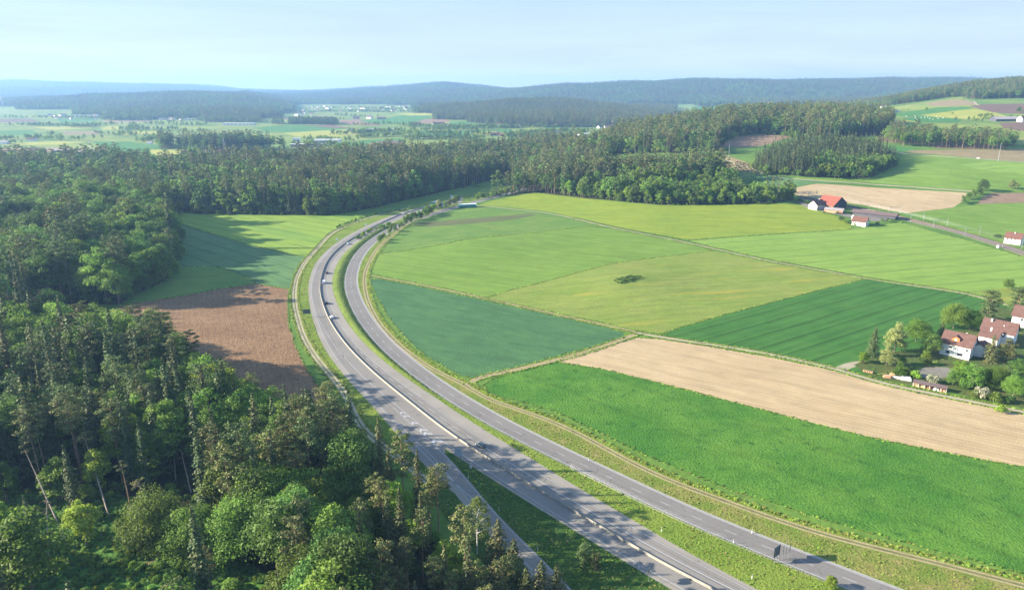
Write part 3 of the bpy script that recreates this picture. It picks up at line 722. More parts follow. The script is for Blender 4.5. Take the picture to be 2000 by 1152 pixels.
for C_, lo_, hi_, n_ in ((BAR, 1.5, 9.0, 26), (BAR, -9, -1.5, 22), (RRx, .5, 8, 16)):
    S_ = arclen(C_); Nn_ = normals(C_)
    for _ in range(n_):
        s_ = cr_.uniform(10, 420) + XT; i_ = int(np.argmin(abs(S_-s_))); a_ = cr_.uniform(lo_, hi_-1.5); b_ = min(hi_, a_+cr_.uniform(1.5, 5)); T_ = np.array([-Nn_[i_, 1], Nn_[i_, 0]]); pv_ = None
        for t_ in np.linspace(a_, b_, 7):
            p_ = C_[i_] + Nn_[i_]*t_ + T_*(cr_.normal()*.35 + (t_-a_)*cr_.choice([-.1, .25]))
            if pv_ is not None:
                d_ = (p_-pv_)/np.linalg.norm(p_-pv_); w__ = np.array([d_[1], -d_[0]])*.05; qs.append((pv_-w__, pv_+w__, p_+w__, p_-w__))
            pv_ = p_
sheet('road_crack', qs, M['seam'], .021)
# ------------------------------------------------------------------ trees
def leaf_mat(name, col, trans=.3, var=.42, hue=.04, col2=None):
    m, t, n, l = newmat(name)
    b = n('ShaderNodeBsdfPrincipled'); tr = n('ShaderNodeBsdfTranslucent'); mxs = n('ShaderNodeMixShader'); o = n('ShaderNodeOutputMaterial')
    b.inputs['Roughness'].default_value = .65; b.inputs['Specular IOR Level'].default_value = .25
    oi = n('ShaderNodeObjectInfo'); g = n('ShaderNodeNewGeometry')
    hs = n('ShaderNodeHueSaturation'); hs.inputs['Color'].default_value = col
    src = None
    if col2 is not None:
        mc = n('ShaderNodeMixRGB'); mc.inputs['Color1'].default_value = col; mc.inputs['Color2'].default_value = col2
        tcn = n('ShaderNodeTexCoord'); nx = n('ShaderNodeTexNoise'); nx.inputs['Scale'].default_value = .5; nx.inputs['Detail'].default_value = 2
        mr = n('ShaderNodeMapRange'); mr.inputs['From Min'].default_value = .42; mr.inputs['From Max'].default_value = .6
        l(tcn.outputs['Object'], nx.inputs['Vector']); l(nx.outputs['Fac'], mr.inputs['Value']); l(mr.outputs['Result'], mc.inputs['Fac']); l(mc.outputs['Color'], hs.inputs['Color'])
    def rmp(v, a, z):
        x = n('ShaderNodeMapRange'); x.inputs['To Min'].default_value = a; x.inputs['To Max'].default_value = z; l(v, x.inputs['Value']); return x.outputs['Result']
    l(rmp(oi.outputs['Random'], .5-hue, .5), hs.inputs['Hue'])
    mu = n('ShaderNodeMath'); mu.operation = 'MULTIPLY'
    pr = n('ShaderNodeMath'); pr.operation = 'MULTIPLY'; pr.inputs[1].default_value = 7.31
    fr = n('ShaderNodeMath'); fr.operation = 'FRACT'
    l(oi.outputs['Random'], pr.inputs[0]); l(pr.outputs[0], fr.inputs[0])
    l(rmp(fr.outputs[0], 1-var, 1+var), mu.inputs[0]); l(rmp(g.outputs['Random Per Island'], .65, 1.35), mu.inputs[1])
    l(mu.outputs[0], hs.inputs['Value']); l(hs.outputs['Color'], b.inputs['Base Color']); l(hs.outputs['Color'], tr.inputs['Color'])
    mxs.inputs['Fac'].default_value = trans
    l(b.outputs['BSDF'], mxs.inputs[1]); l(tr.outputs['BSDF'], mxs.inputs[2]); l(mxs.outputs['Shader'], o.inputs['Surface'])
    return m
LM = {
 'lime': leaf_mat('beech_leaves_bright', (.165, .295, .036, 1), .46),
 'mid': leaf_mat('beech_leaves', (.118, .240, .038, 1), .44),
 'deep': leaf_mat('oak_leaves_dark', (.082, .182, .036, 1), .38),
 'pale': leaf_mat('maple_leaves_pale', (.200, .250, .085, 1), .35),
 'pine': leaf_mat('pine_needles', (.112, .160, .044, 1), .2, .3, .025, (.158, .160, .060, 1)),
 'pineg': leaf_mat('pine_needles_green', (.095, .150, .048, 1), .2, .3, .03),
 'spruce': leaf_mat('spruce_needles', (.056, .108, .036, 1), .15, .3, .03, (.090, .118, .040, 1)),
 'spruceb': leaf_mat('spruce_needles_brown', (.078, .112, .038, 1), .15, .3, .03, (.128, .128, .046, 1)),
 'dead': leaf_mat('dry_needles', (.27, .165, .12, 1), .1, .25, .02),
 'birch': leaf_mat('birch_leaves', (.18, .28, .07, 1), .45),
 'blossom': leaf_mat('blossom', (.42, .42, .30, 1), .3, .1, .01, (.14, .2, .06, 1)),
 'bracken': leaf_mat('bracken_leaves', (.15, .32, .06, 1), .4),
 'grass': leaf_mat('tall_grass', (.30, .38, .10, 1), .4),
}
BARK = plain('bark_grey', (.16, .13, .105, 1), .9, noise=.3, nscale=3)
BARKP = plain('bark_pine', (.26, .165, .11, 1), .9, noise=.35, nscale=1.2)
BARKB = plain('bark_birch', (.6, .57, .52, 1), .8, noise=.35, nscale=2.5)
BARKD = plain('bark_dead', (.30, .24, .20, 1), .9, noise=.3, nscale=2)

def quads(C, Nn, s, g, asp=1.0):
    """leaf clusters: one pointed quad each. C centres, Nn normals, s sizes"""
    n = len(C)
    Nn = Nn / (np.linalg.norm(Nn, axis=1)[:, None] + 1e-9)
    a = g.normal(size=(n, 3)); a -= Nn * (a*Nn).sum(1)[:, None]; a /= np.linalg.norm(a, axis=1)[:, None]
    b = np.cross(Nn, a); s = s[:, None]
    cup = Nn * s * .18
    V = np.stack([C + a*s*.6*asp, C + b*s*.42 + cup, C - a*s*.6*asp, C - b*s*.42 + cup], 1).reshape(-1, 3)
    return V
def gmesh(name, LV, TB_, mats):
    """LV: leaf quad verts (4n,3); TB_: MB for wood (or None)"""
    nv = len(LV); vs = LV; tv = np.array(TB_.v) if TB_ and TB_.v else np.zeros((0, 3))
    co = np.vstack([vs, tv]) if nv else tv
    me = bpy.data.meshes.new(name)
    nq = nv // 4
    loops = list(range(nv)); starts = list(range(0, nv, 4)); tot = [4]*nq; mi = [0]*nq
    if TB_:
        for f, m in zip(TB_.f, TB_.m):
            starts.append(len(loops)); tot.append(len(f)); loops += [i+nv for i in f]; mi.append(m if nq else 0)
    me.vertices.add(len(co)); me.vertices.foreach_set('co', co.astype(np.float32).ravel())
    me.loops.add(len(loops)); me.loops.foreach_set('vertex_index', loops)
    me.polygons.add(len(starts)); me.polygons.foreach_set('loop_start', starts)
    for m in mats: me.materials.append(m)
    me.polygons.foreach_set('material_index', mi)
    me.update(calc_edges=True); me.validate()
    return me
def rdir(g, n, zlo=-1., zhi=1.):
    z = g.uniform(zlo, zhi, n); a = g.uniform(0, 2*math.pi, n); r = np.sqrt(1-z*z)
    return np.c_[r*np.cos(a), r*np.sin(a), z]
def broadleaf(g, h=24, rad=5.2, base=.2, nc=54, nl=95, ls=.5, gap=.0):
    """domed, lumpy crown made of leaf clumps at limb ends"""
    TBm = MB(); LVs = []
    lean = g.normal(0, .25, 2)
    TBm.tube((0, 0, -.5), (lean[0]*.4, lean[1]*.4, h*.4), .32, .22, 6, 1, False); TBm.tube((lean[0]*.4, lean[1]*.4, h*.4), (lean[0], lean[1], h*.8), .22, .07, 5, 1, False)
    z0 = h*base; ch = h - z0
    ex = rad*g.uniform(.85, 1.15); ey = rad*g.uniform(.85, 1.15)
    dirs = rdir(g, nc, -.75, 1.0)
    for k, d in enumerate(dirs):
        rr = g.uniform(.62, 1.0) if k % 4 else g.uniform(.25, .6)
        c = np.array([d[0]*ex*rr, d[1]*ey*rr, z0 + ch*.45 + d[2]*ch*.47*rr + g.normal(0, .3)])
        c[:2] *= 1.12 - .25*max(0, d[2])
        cr = rad*g.uniform(.22, .40)
        n = int(nl*(cr/(rad*.3))**2)
        dd = rdir(g, n, -.55, 1.0)
        P = c + dd*np.array([1.15, 1.15, .78])*cr*g.uniform(.55, 1.08, n)[:, None]
        nm = dd + g.normal(0, .55, (n, 3)) + np.array([0, 0, .35])
        LVs.append(quads(P, nm, g.uniform(.7, 1.3, n)*ls, g))
        if k % 3 == 0:
            TBm.tube((lean[0]*.6, lean[1]*.6, min(c[2]-.5, h*.35 + (c[2]-z0)*.4)), tuple(c), .09, .03, 4, 1, False)
    return np.vstack(LVs), TBm
def pine(g, h=27, rad=3.6, base=.58, nc=24, nl=90, ls=.42, lean=0.0, bare=0):
    TBm = MB(); LVs = []
    bx, by = g.normal(0, .35, 2); P0 = Vector((0, 0, -.5)); P1 = Vector((bx*.5, by*.5, h*.5)); P2 = Vector((bx*1.2+lean, by, h*.93))
    TBm.tube(P0, P1, .27, .2, 6, 1, False); TBm.tube(P1, P2, .2, .06, 5, 1, False)
    for k in range(nc):
        t = (k+.5)/nc; z = h*(base + (1-base)*t)
        a = k*2.4 + g.uniform(-.5, .5); prof = math.sin(math.pi*min(1, .18+.72*t))**.7
        r = rad*prof*g.uniform(.45, 1.05)
        ax = P1.lerp(P2, (z-h*.5)/(h*.43)) if z > h*.5 else P1
        c = np.array([ax.x + r*math.cos(a), ax.y + r*math.sin(a), z + r*.18])
        TBm.tube((ax.x, ax.y, z-r*.15), tuple(c), .06, .03, 3, 1, False)
        cr = rad*g.uniform(.26, .42)
        n = int(nl*g.uniform(.7, 1.2)); dd = rdir(g, n, -.5, 1)
        P = c + dd*np.array([1.2, 1.2, .55])*cr*g.uniform(.3, 1.08, n)[:, None]
        LVs.append(quads(P, dd + g.normal(0, .8, (n, 3)) + np.array([0, 0, .3]), g.uniform(.6, 1.3, n)*ls, g))
    for k in range(6 + bare*14):
        z = h*g.uniform(min(.3, base*.6), base + bare*(1-base)*.5); a = g.uniform(0, 6.28); q = g.uniform(.8, 1.6 + bare)
        ax = P0.lerp(P1, (z+.5)/(h*.5+.5)) if z < h*.5 else P1.lerp(P2, (z-h*.5)/(h*.43))
        TBm.tube((ax.x, ax.y, z), (ax.x+q*math.cos(a), ax.y+q*math.sin(a), z+g.uniform(-.3, .3)), .04, .015, 3, 1, False)
    return np.vstack(LVs), TBm
def spruce(g, h=26, rad=3.5, base=.1, tiers=28, nb=9, per=15, ls=.58, thin=1.0, pw=.82):
    TBm = MB(); LVs = []
    TBm.tube((0, 0, -.5), (0, 0, h*.97), .27, .03, 6, 1, False)
    for k in range(tiers):
        t = k/(tiers-1); z = h*(base + (1-base)*t**.92)
        R_ = rad*(1-t)**pw*g.uniform(.8, 1.12) + .15
        m_ = max(4, int(nb*(.5+.5*(1-t)))); a0 = g.uniform(0, 6.28)
        for j in range(m_):
            a = a0 + 6.283*j/m_ + g.normal(0, .18); r = R_*g.uniform(.72, 1.12); n = max(3, int(per*r/rad*1.2*thin)+2)
            u = g.uniform(.12, 1.05, n)
            dr = np.array([math.cos(a), math.sin(a)]); sp = g.normal(0, .16, n)*r*.5
            X = dr[0]*u*r - dr[1]*sp; Y = dr[1]*u*r + dr[0]*sp
            Z = z - .38*u*r + .12*(u*r)**1.3*.5 + g.normal(0, .12, n)
            nm = np.c_[dr[0]*.6 + g.normal(0, .45, n), dr[1]*.6 + g.normal(0, .45, n), .8 + g.normal(0, .4, n)]
            LVs.append(quads(np.c_[X, Y, Z], nm, g.uniform(.7, 1.3, n)*ls, g))
    dd = rdir(g, 14); LVs.append(quads(np.array([0, 0, h*.985]) + dd*np.array([.18, .18, .6]), dd, g.uniform(.3, .5, 14), g))
    return np.vstack(LVs), TBm
def bush(g, h=4.5, rad=2.8, nc=12, nl=90, ls=.34):
    LVs = []; TBm = MB()
    for k in range(4): TBm.tube((0, 0, -.2), (g.normal(0, .8), g.normal(0, .8), h*.6), .07, .03, 3, 1, False)
    for k in range(nc):
        d = rdir(g, 1, 0, 1)[0]; c = np.array([d[0]*rad*.65, d[1]*rad*.65, h*.22 + d[2]*h*.5]); cr = rad*g.uniform(.32, .5)
        n = nl; dd = rdir(g, n, -.6, 1); P = c + dd*cr*g.uniform(.6, 1.05, n)[:, None]
        P[:, 2] = np.maximum(P[:, 2], .1)
        LVs.append(quads(P, dd + g.normal(0, .5, (n, 3)), g.uniform(.7, 1.3, n)*ls, g))
    return np.vstack(LVs), TBm
def birch(g, h=21, rad=4.8):
    LVs = []; TBm = MB(); bx = .5
    TBm.tube((0, 0, -.5), (bx*.4, 0, h*.5), .2, .14, 6, 1, False); TBm.tube((bx*.4, 0, h*.5), (bx, .2, h*.95), .14, .03, 5, 1, False)
    for k in range(52):
        t = k/51; z = h*(.36 + .62*t); a = k*2.39; r = rad*math.sin(math.pi*min(.97, .22+.75*t))*g.uniform(.5, 1.1)
        c = np.array([r*math.cos(a)+bx*t, r*math.sin(a), z]); TBm.tube((bx*t*.6, 0, z-r*.7), tuple(c), .05, .02, 3, 1, False)
        n = 95; dd = rdir(g, n); P = c + dd*np.array([.95, .95, 1.4])*g.uniform(.2, 1, n)[:, None]; P[:, 2] -= .5
        LVs.append(quads(P, g.normal(size=(n, 3)), g.uniform(.6, 1.2, n)*.36, g))
    return np.vstack(LVs), TBm

PROTO = {}      # key -> dict(crown mesh, trunk mesh, joined mesh, height)
def reg(key, kind, geo, lm, bark, h):
    LV, T = geo
    T2 = MB(); T2.v = T.v; T2.f = T.f; T2.m = [0]*len(T.f)
    PROTO[key] = dict(kind=kind, crown=gmesh('crown', LV, None, [LM[lm]]), trunk=gmesh('trunk', np.zeros((0, 3)), T2, [bark]), joined=gmesh(key, LV, T, [LM[lm], bark]), h=h, lm=lm)
G_ = lambda s: np.random.default_rng(s)
for i, (lm, rad, h) in enumerate([('lime', 6.0, 22), ('mid', 6.5, 25), ('deep', 6.6, 26), ('mid', 5.4, 24), ('lime', 5.2, 20), ('deep', 6.0, 24)]):
    reg(f'broad{i}', 'broadleaf_tree', broadleaf(G_(10+i), h, rad, .2, 62, 105), lm, BARK, h)
reg('broad6', 'broadleaf_tree', broadleaf(G_(17), 18, 4.2, .22, 44, 95, .42), 'pale', BARK, 18)
reg('broad7', 'broadleaf_tree', broadleaf(G_(18), 14, 3.6, .08, 40, 100, .4), 'mid', BARK, 14)
reg('broad8', 'broadleaf_tree', broadleaf(G_(19), 14, 3.8, .08, 40, 100, .4), 'lime', BARK, 14)
for i, (lm, rad, h, b) in enumerate([('pine', 3.4, 27, .58), ('pine', 3.0, 25, .5), ('pineg', 3.7, 28, .62), ('pine', 3.9, 26, .66)]):
    reg(f'pine{i}', 'pine_tree', pine(G_(30+i), h, rad, b), lm, BARKP, h)
reg('pine4', 'pine_tree', pine(G_(36), 14, 3.7, .12, 44, 110), 'pineg', BARKP, 14)
reg('spruce4', 'spruce_tree', spruce(G_(46), 17, 4.0, .03, 26, 11, 17, .5, 1.0, .62), 'spruce', BARK, 17)
reg('spruce5', 'spruce_tree', spruce(G_(47), 16, 5.0, .04, 24, 11, 17, .5, 1.0, .62), 'spruceb', BARK, 16)
for i, (lm, rad, h) in enumerate([('deep', 5.6, 16), ('mid', 5.0, 14), ('lime', 4.2, 12), ('pale', 4.8, 17)]): reg(f'open{i}', 'broadleaf_tree', broadleaf(G_(110+i), h, rad, .03, 62, 85, .42), lm, BARK, h)
for i, (lm, rad, h) in enumerate([('spruce', 3.4, 27), ('spruceb', 3.0, 25), ('spruce', 3.8, 29), ('spruceb', 3.1, 22)]):
    reg(f'spruce{i}', 'spruce_tree', spruce(G_(40+i), h, rad), lm, BARK, h)
reg('spruce6', 'spruce_tree', spruce(G_(48), 30, 3.4, .15, 32, 9, 13, .5, 1.0, .72), 'spruceb', BARK, 30)
reg('dead0', 'dead_spruce', spruce(G_(50), 24, 2.3, .25, 22, 7, 7, .32), 'dead', BARKD, 24)
reg('dead1', 'dead_spruce', spruce(G_(51), 21, 2.0, .2, 20, 6, 6, .3), 'dead', BARKD, 21)
reg('birch0', 'birch_tree', birch(G_(60)), 'birch', BARKB, 21)
reg('broad9', 'broadleaf_tree', broadleaf(G_(130), 22, 9.0, .06, 120, 120, .5), 'mid', BARK, 22)
reg('bush0', 'bush', bush(G_(70)), 'mid', BARK, 4)
reg('bush1', 'bush', bush(G_(71), 4, 2.6), 'lime', BARK, 4)
reg('bush2', 'bush', bush(G_(72), 5, 2.6), 'deep', BARK, 5)
reg('bush4', 'bush', bush(G_(74), 3.4, 3.0, 10, 110, .5), 'bracken', BARK, 3.4)
reg('bush3', 'bush', bush(G_(73), 4, 2.4), 'blossom', BARK, 4)
# coarse ones for the far woods
FAR = []
def regfar(key, geo, lm, bark, h):
    LV, T = geo; T.m = [1]*len(T.f)
    PROTO[key] = dict(kind='far', joined=gmesh(key, LV, T, [LM[lm], bark]), h=h, lm=lm)
for i, (lm, rad, h) in enumerate([('mid', 5.6, 24), ('deep', 6.0, 25), ('lime', 5.0, 22)]): regfar(f'farb{i}', broadleaf(G_(80+i), h, rad, .1, 26, 26, 1.1), lm, BARK, h)
for i, lm in enumerate(['pine', 'pineg']): regfar(f'farp{i}', pine(G_(84+i), 27, 4.0, .42, 16, 26, .95), lm, BARKP, 27)
for i, lm in enumerate(['spruce', 'spruceb', 'spruce']): regfar(f'fars{i}', spruce(G_(88+i), 26, 3.9, .06, 16, 7, 5, 1.1), lm, BARK, 26)
regfar('fard0', spruce(G_(92), 23, 2.4, .3, 12, 5, 4, .7), 'dead', BARKD, 23)
PKEYS = sorted(PROTO)
PCOL = bpy.data.collections.new('tree_shapes')      # not linked to the scene: only the shapes the stuff objects scatter
for k in PKEYS:
    po = bpy.data.objects.new(k, PROTO[k]['joined']); PCOL.objects.link(po)

def scatter_nodes(colz):
    ng = bpy.data.node_groups.new('scatter', 'GeometryNodeTree')
    ng.interface.new_socket('Geometry', in_out='INPUT', socket_type='NodeSocketGeometry'); ng.interface.new_socket('Geometry', in_out='OUTPUT', socket_type='NodeSocketGeometry')
    n = ng.nodes.new; l = ng.links.new
    gi = n('NodeGroupInput'); go = n('NodeGroupOutput'); ip = n('GeometryNodeInstanceOnPoints'); ci = n('GeometryNodeCollectionInfo')
    ci.inputs['Collection'].default_value = colz; ci.inputs['Separate Children'].default_value = True; ci.inputs['Reset Children'].default_value = True
    def at(nm, ty):
        x = n('GeometryNodeInputNamedAttribute'); x.data_type = ty; x.inputs['Name'].default_value = nm; return x.outputs['Attribute']
    cm = n('ShaderNodeCombineXYZ'); l(at('tx', 'FLOAT'), cm.inputs[0]); l(at('rz', 'FLOAT'), cm.inputs[2])
    l(gi.outputs[0], ip.inputs['Points']); l(ci.outputs[0], ip.inputs['Instance']); ip.inputs['Pick Instance'].default_value = True
    l(at('idx', 'INT'), ip.inputs['Instance Index']); l(at('scl', 'FLOAT'), ip.inputs['Scale']); l(cm.outputs[0], ip.inputs['Rotation'])
    l(ip.outputs['Instances'], go.inputs[0])
    return ng
NG = scatter_nodes(PCOL)
def scatter(name, recs, label, group=None, ng=None, keys=None):
    """recs: (x,y,z,key,scale,rz[,tilt])"""
    if not recs: return None
    keys = keys or PKEYS; kid = {k: i for i, k in enumerate(keys)}
    me = bpy.data.meshes.new(name); me.vertices.add(len(recs))
    me.vertices.foreach_set('co', np.array([r[:3] for r in recs], np.float32).ravel())
    for nm, ty, vals in (('idx', 'INT', [kid[r[3]] for r in recs]), ('scl', 'FLOAT', [r[4] for r in recs]), ('rz', 'FLOAT', [r[5] for r in recs]), ('tx', 'FLOAT', [r[6] if len(r) > 6 else 0. for r in recs])):
        a = me.attributes.new(nm, ty, 'POINT'); a.data.foreach_set('value', vals)
    o = bpy.data.objects.new(name, me); COL.objects.link(o)
    md = o.modifiers.new('scatter', 'NODES'); md.node_group = ng or NG
    meta(o, label, None, group, 'stuff'); return o

def grid_in(poly, sp, seed, jit=.38):
    g = G_(seed); P = np.array(poly); x0, y0 = P.min(0); x1, y1 = P.max(0)
    nx = int((x1-x0)/sp)+1; ny = int((y1-y0)/(sp*.87))+1
    X, Y = np.meshgrid(np.arange(nx), np.arange(ny)); X = x0 + (X + .5*(Y % 2))*sp; Y = y0 + Y*sp*.87
    X = X.ravel() + g.normal(0, sp*jit*.6, X.size); Y = Y.ravel() + g.normal(0, sp*jit*.6, Y.size)
    k = inside(poly, X, Y); return X[k], Y[k], g
def scr(x, y, z):
    """pixel of the photograph where a point shows"""
    dz = z - H; c = y*CP - dz*SP; v = (y*SP + dz*CP)/c
    return 1000 + F*x/c, 576 - F*v, c
TREES = []     # dict(x,y,z,key,s,rz,zone,tilt)
def add_tree(x, y, key, s, rz=None, zone='', tilt=(0, 0), label=None, force=False, z=None):
    TREES.append(dict(x=float(x), y=float(y), z=ht(x, y)-.1 if z is None else z, key=key, s=float(s), rz=random.uniform(0, 6.28) if rz is None else rz, zone=zone, tilt=tilt, label=label, force=force))
def vnoise(x, y, s): return float(_vn(np.array([x+5000.]), np.array([y+5000.]), s)[0])+.5
keep_out = []
def hvar(x, y): return .8 + .36*vnoise(x, y, 38)
def wood(poly, sp, seed, mixf, zone, sc=(.8, 1.15)):
    X, Y, g = grid_in(poly, sp, seed)
    for x, y in zip(X, Y):
        if any(f(x, y) for f in keep_out): continue
        key = mixf(x, y, g)
        if key is None: continue
        add_tree(x, y, key, g.uniform(*sc)*(.84 if zone == 'near' and scr(x, y, 0)[0] > 700 else 1)*hvar(x, y)*(1.12 if g.uniform() < .08 else 1), g.uniform(0, 6.28), zone)
CLp = CLEAR
def in1(poly, x, y): return bool(inside(poly, np.array([x]), np.array([y]))[0])
def pick(g, opts):
    r = g.uniform(0, sum(w for _, w in opts)); 
    for k, w in opts:
        r -= w
        if r <= 0: return k
    return opts[-1][0]
def near_mix(x, y, g):
    # distance to the slip road side decides the kind
    px, py, c = scr(x, y, 20)
    clear = in1(CLp, x, y)
    if clear: return None if g.uniform() < .86 or x < -230 else pick(g, [('broad7', 1), ('broad8', 1), ('pine1', .5), ('spruce0', .5), ('broad3', .5)])
    if px > 1130: return None
    n = vnoise(x, y, 34)
    if px > 940 and py > 990: return pick(g, [('spruce5', 4), ('spruce4', 2), ('pine1', .6)])
    if px > 700: return pick(g, [('pine0', 3), ('pine1', 2.5), ('pine3', 1.2), ('broad4', 1), ('broad8', .8), ('spruce1', 1.5), ('spruce5', 1.2), ('spruce6', .8)])
    if 230 < px and py > 940: return pick(g, [('broad9', .5), ('pine1', 1.2), ('spruce0', 1.2), ('broad3', 2), ('broad1', 2), ('broad0', 1.6), ('broad2', 1), ('pine0', .6)])
    if py < 760 and px > 420: return pick(g, [('broad0', 3), ('broad4', 2), ('pine1', 2.5), ('pine0', 1.5), ('spruce3', 1), ('broad3', 1)])
    if py < 700 and px > 130: return pick(g, [('broad0', 2), ('broad1', 2), ('pine0', 1.2), ('spruce0', .6), ('broad3', 1)])
    if n > .55: return pick(g, [('pine0', 2), ('pine2', 2), ('pine3', 1), ('broad3', 1), ('spruce0', 2), ('spruce2', 1.5), ('broad4', .7)])
    if n < .33: return pick(g, [('broad1', 2), ('broad3', 2), ('broad0', 1), ('spruce0', 1.4)])
    return pick(g, [('spruce0', 3), ('spruce2', 2.4), ('spruce6', 2), ('pine0', 1.2), ('pine2', 1), ('broad3', 1), ('broad5', 1)])
def back_mix(x, y, g):
    px, py, c = scr(x, y, 20); n = vnoise(x, y, 60)
    if px < 330: o = [('broad0', 1.5), ('broad1', 3), ('broad2', 2.5), ('broad3', 2), ('broad0', 1.2), ('pine2', 1), ('pine0', .8), ('dead1', .12)]
    elif px > 690: o = [('pine0', 1.6), ('pine3', 1.0), ('broad2', 3), ('broad3', 1.4), ('spruce0', 1.8), ('spruce2', 1.2), ('pine2', 1)]
    elif n > .5: o = [('pine0', 1.2), ('pine3', 1.2), ('spruce0', 2.2), ('spruce2', 1.6), ('spruce1', .8), ('broad3', 2), ('broad1', 1.6), ('broad0', .8), ('dead0', .15)]
    else: o = [('broad1', 3), ('broad3', 2), ('broad2', 2), ('broad0', .8), ('pine0', 1), ('spruce0', .8)]
    return pick(g, o)
# keep the roads and tracks free
def near_curve(C, d):
    C2 = C[::3]
    def f(x, y): return bool((((C2[:, 0]-x)**2 + (C2[:, 1]-y)**2) < d*d).any())
    return f
keep_out += [near_curve(BAR, 20), near_curve(SLRx, 11.5), near_curve(TL, 5.5), near_curve(offset(RRx, 4), 12)]
wood(W_NEAR, 7.5, 1, near_mix, 'near', (.98, 1.38))
wood(W_BACK, 9.8, 2, back_mix, 'back', (1.15, 1.7))
def right_mix(x, y, g):
    if y < 905: return pick(g, [('broad7', 3), ('broad8', 2), ('broad3', 1)])
    return pick(g, [('pine3', 2.5), ('pine0', 2), ('broad2', 2), ('broad3', 1), ('pine2', 2)])
wood(W_RIGHT, 8.2, 3, right_mix, 'right', (1.0, 1.5))
wood(W_GAP, 9.5, 4, lambda x, y, g: pick(g, [('broad7', 3), ('broad1', 2), ('pine0', 2), ('pine3', 1), ('broad8', 2), ('broad2', 2)]) if y > 1060 else pick(g, [('broad7', 3), ('bush2', 2), ('broad8', 2), ('pine1', .6)]), 'right', (.85, 1.55))
def mid_mix(x, y, g): return pick(g, [('farb0', 2), ('farb1', 2), ('farp0', 2.2), ('farp1', 2), ('fars0', 1.3), ('fars1', .8), ('fard0', .25)])
def spruce_mix(x, y, g):
    px, py, c = scr(x, y, ht(x, y)); 
    return pick(g, [('spruce0', 3), ('spruce2', 2), ('spruce1', 2)] if px < 1590 or y > 985 else [('broad1', 2), ('broad0', 1.5), ('spruce2', 1)])
wood(W_SPRUCE, 7.0, 5, spruce_mix, 'spruce', (.85, 1.15))
FARR = []
def fwood(poly, sp, seed, mixf, sc=(.8, 1.2), cond=None):
    X, Y, g = grid_in(poly, sp, seed); Z = terr(X, Y)
    for x, y, z in zip(X, Y, Z):
        if cond is not None and not cond(x, y, z): continue
        FARR.append((x, y, z-.3, mixf(x, y, g), g.uniform(*sc), g.uniform(0, 6.28)))
fwood(W_MID, 9.0, 6, mid_mix, (.85, 1.5))
for pts_, n_, s_ in (([(1165,300),(1230,301),(1300,299),(1375,301)], 60, 321), ([(1385,303),(1400,292),(1412,278),(1440,268),(1490,262),(1550,268),(1610,277)], 90, 322), ([(1466,331),(1500,340),(1560,344),(1640,348),(1690,349),(1722,337),(1748,321)], 90, 323), ([(316,285),(350,292),(410,295),(470,295),(540,294),(566,289)], 60, 324)):
    C_ = resample(np.array(gps(pts_)), 2); g_0 = G_(s_)
    for k_ in range(n_):
        p_ = C_[int(g_0.integers(len(C_)))]; FARR.append((p_[0]+g_0.normal(0, 2), p_[1]+g_0.normal(0, 3), ht(*p_)-.3, ['farb0', 'farb2', 'farb1'][int(g_0.integers(3))], g_0.uniform(.25, .7), g_0.uniform(0, 6)))
fwood(W_KNOLL, 10.5, 7, lambda x, y, g: pick(g, [('farb1', 2), ('farb0', 2), ('farp1', 1), ('fars0', 1), ('farp0', .7)]), (1.2, 1.7))
fwood(W_RIDGE, 10, 8, lambda x, y, g: pick(g, [('fars0', 3), ('farp0', 2), ('farb0', 2), ('farb1', 1.5), ('farp1', 1)]), (.8, 1.25))
fwood(W_CLUMP, 11, 9, lambda x, y, g: pick(g, [('farb0', 2), ('farb1', 1.2), ('farp0', 1), ('farp1', 1)]), (.75, 1.1))
# hills: wooded wherever the terrain stands above the valley
hx = []
hill_ok = lambda lo: (lambda x, y, z: z > lo + 10*(vnoise(x, y, 400)-.5))
B1 = [U(-450, 3000), U(900, 3000), U(900, 8300), U(-450, 8300)]
def far_mix(x, y, g):
    n = vnoise(x, y, 220)
    return pick(g, [('fars0', 3.2), ('fars1', 1.6), ('farp0', 1.5), ('farb1', 1.2), ('fard0', .3)] if n > .5 else [('farb0', 3), ('farb1', 3), ('farb2', .7), ('fars0', 1.2), ('farp0', .8)])
fwood(B1, 15, 20, far_mix, (1.0, 1.5), lambda x, y, z: z > (5 if 170 < 1000+F*x/y < 590 and y > 3020 else 17) + 8*(vnoise(x, y, 300)-.5))
def hillD(x, y, g): return pick(g, [('fars0', 3), ('fars1', 2.2), ('farp0', 2), ('farb1', 1), ('fard0', .6)])
fwood([U(850, 2600), U(1310, 2500), U(1310, 4600), U(850, 4600)], 12, 21, hillD, (.9, 1.3), hill_ok(5))
fwood([U(900, 4600), U(2300, 4600), U(2300, 8300), U(900, 8300)], 17, 22, far_mix, (1.1, 1.7), hill_ok(22))
fwood([U(1310, 3700), U(2300, 3700), U(2300, 4600), U(1310, 4600)], 15, 23, far_mix, (1, 1.5), lambda x, y, z: z > 30 and y > 4150)
fwood([U(-400, 8300), U(900, 8300), U(900, 12800), U(-400, 12800)], 30, 24, far_mix, (1.8, 2.6), hill_ok(24))
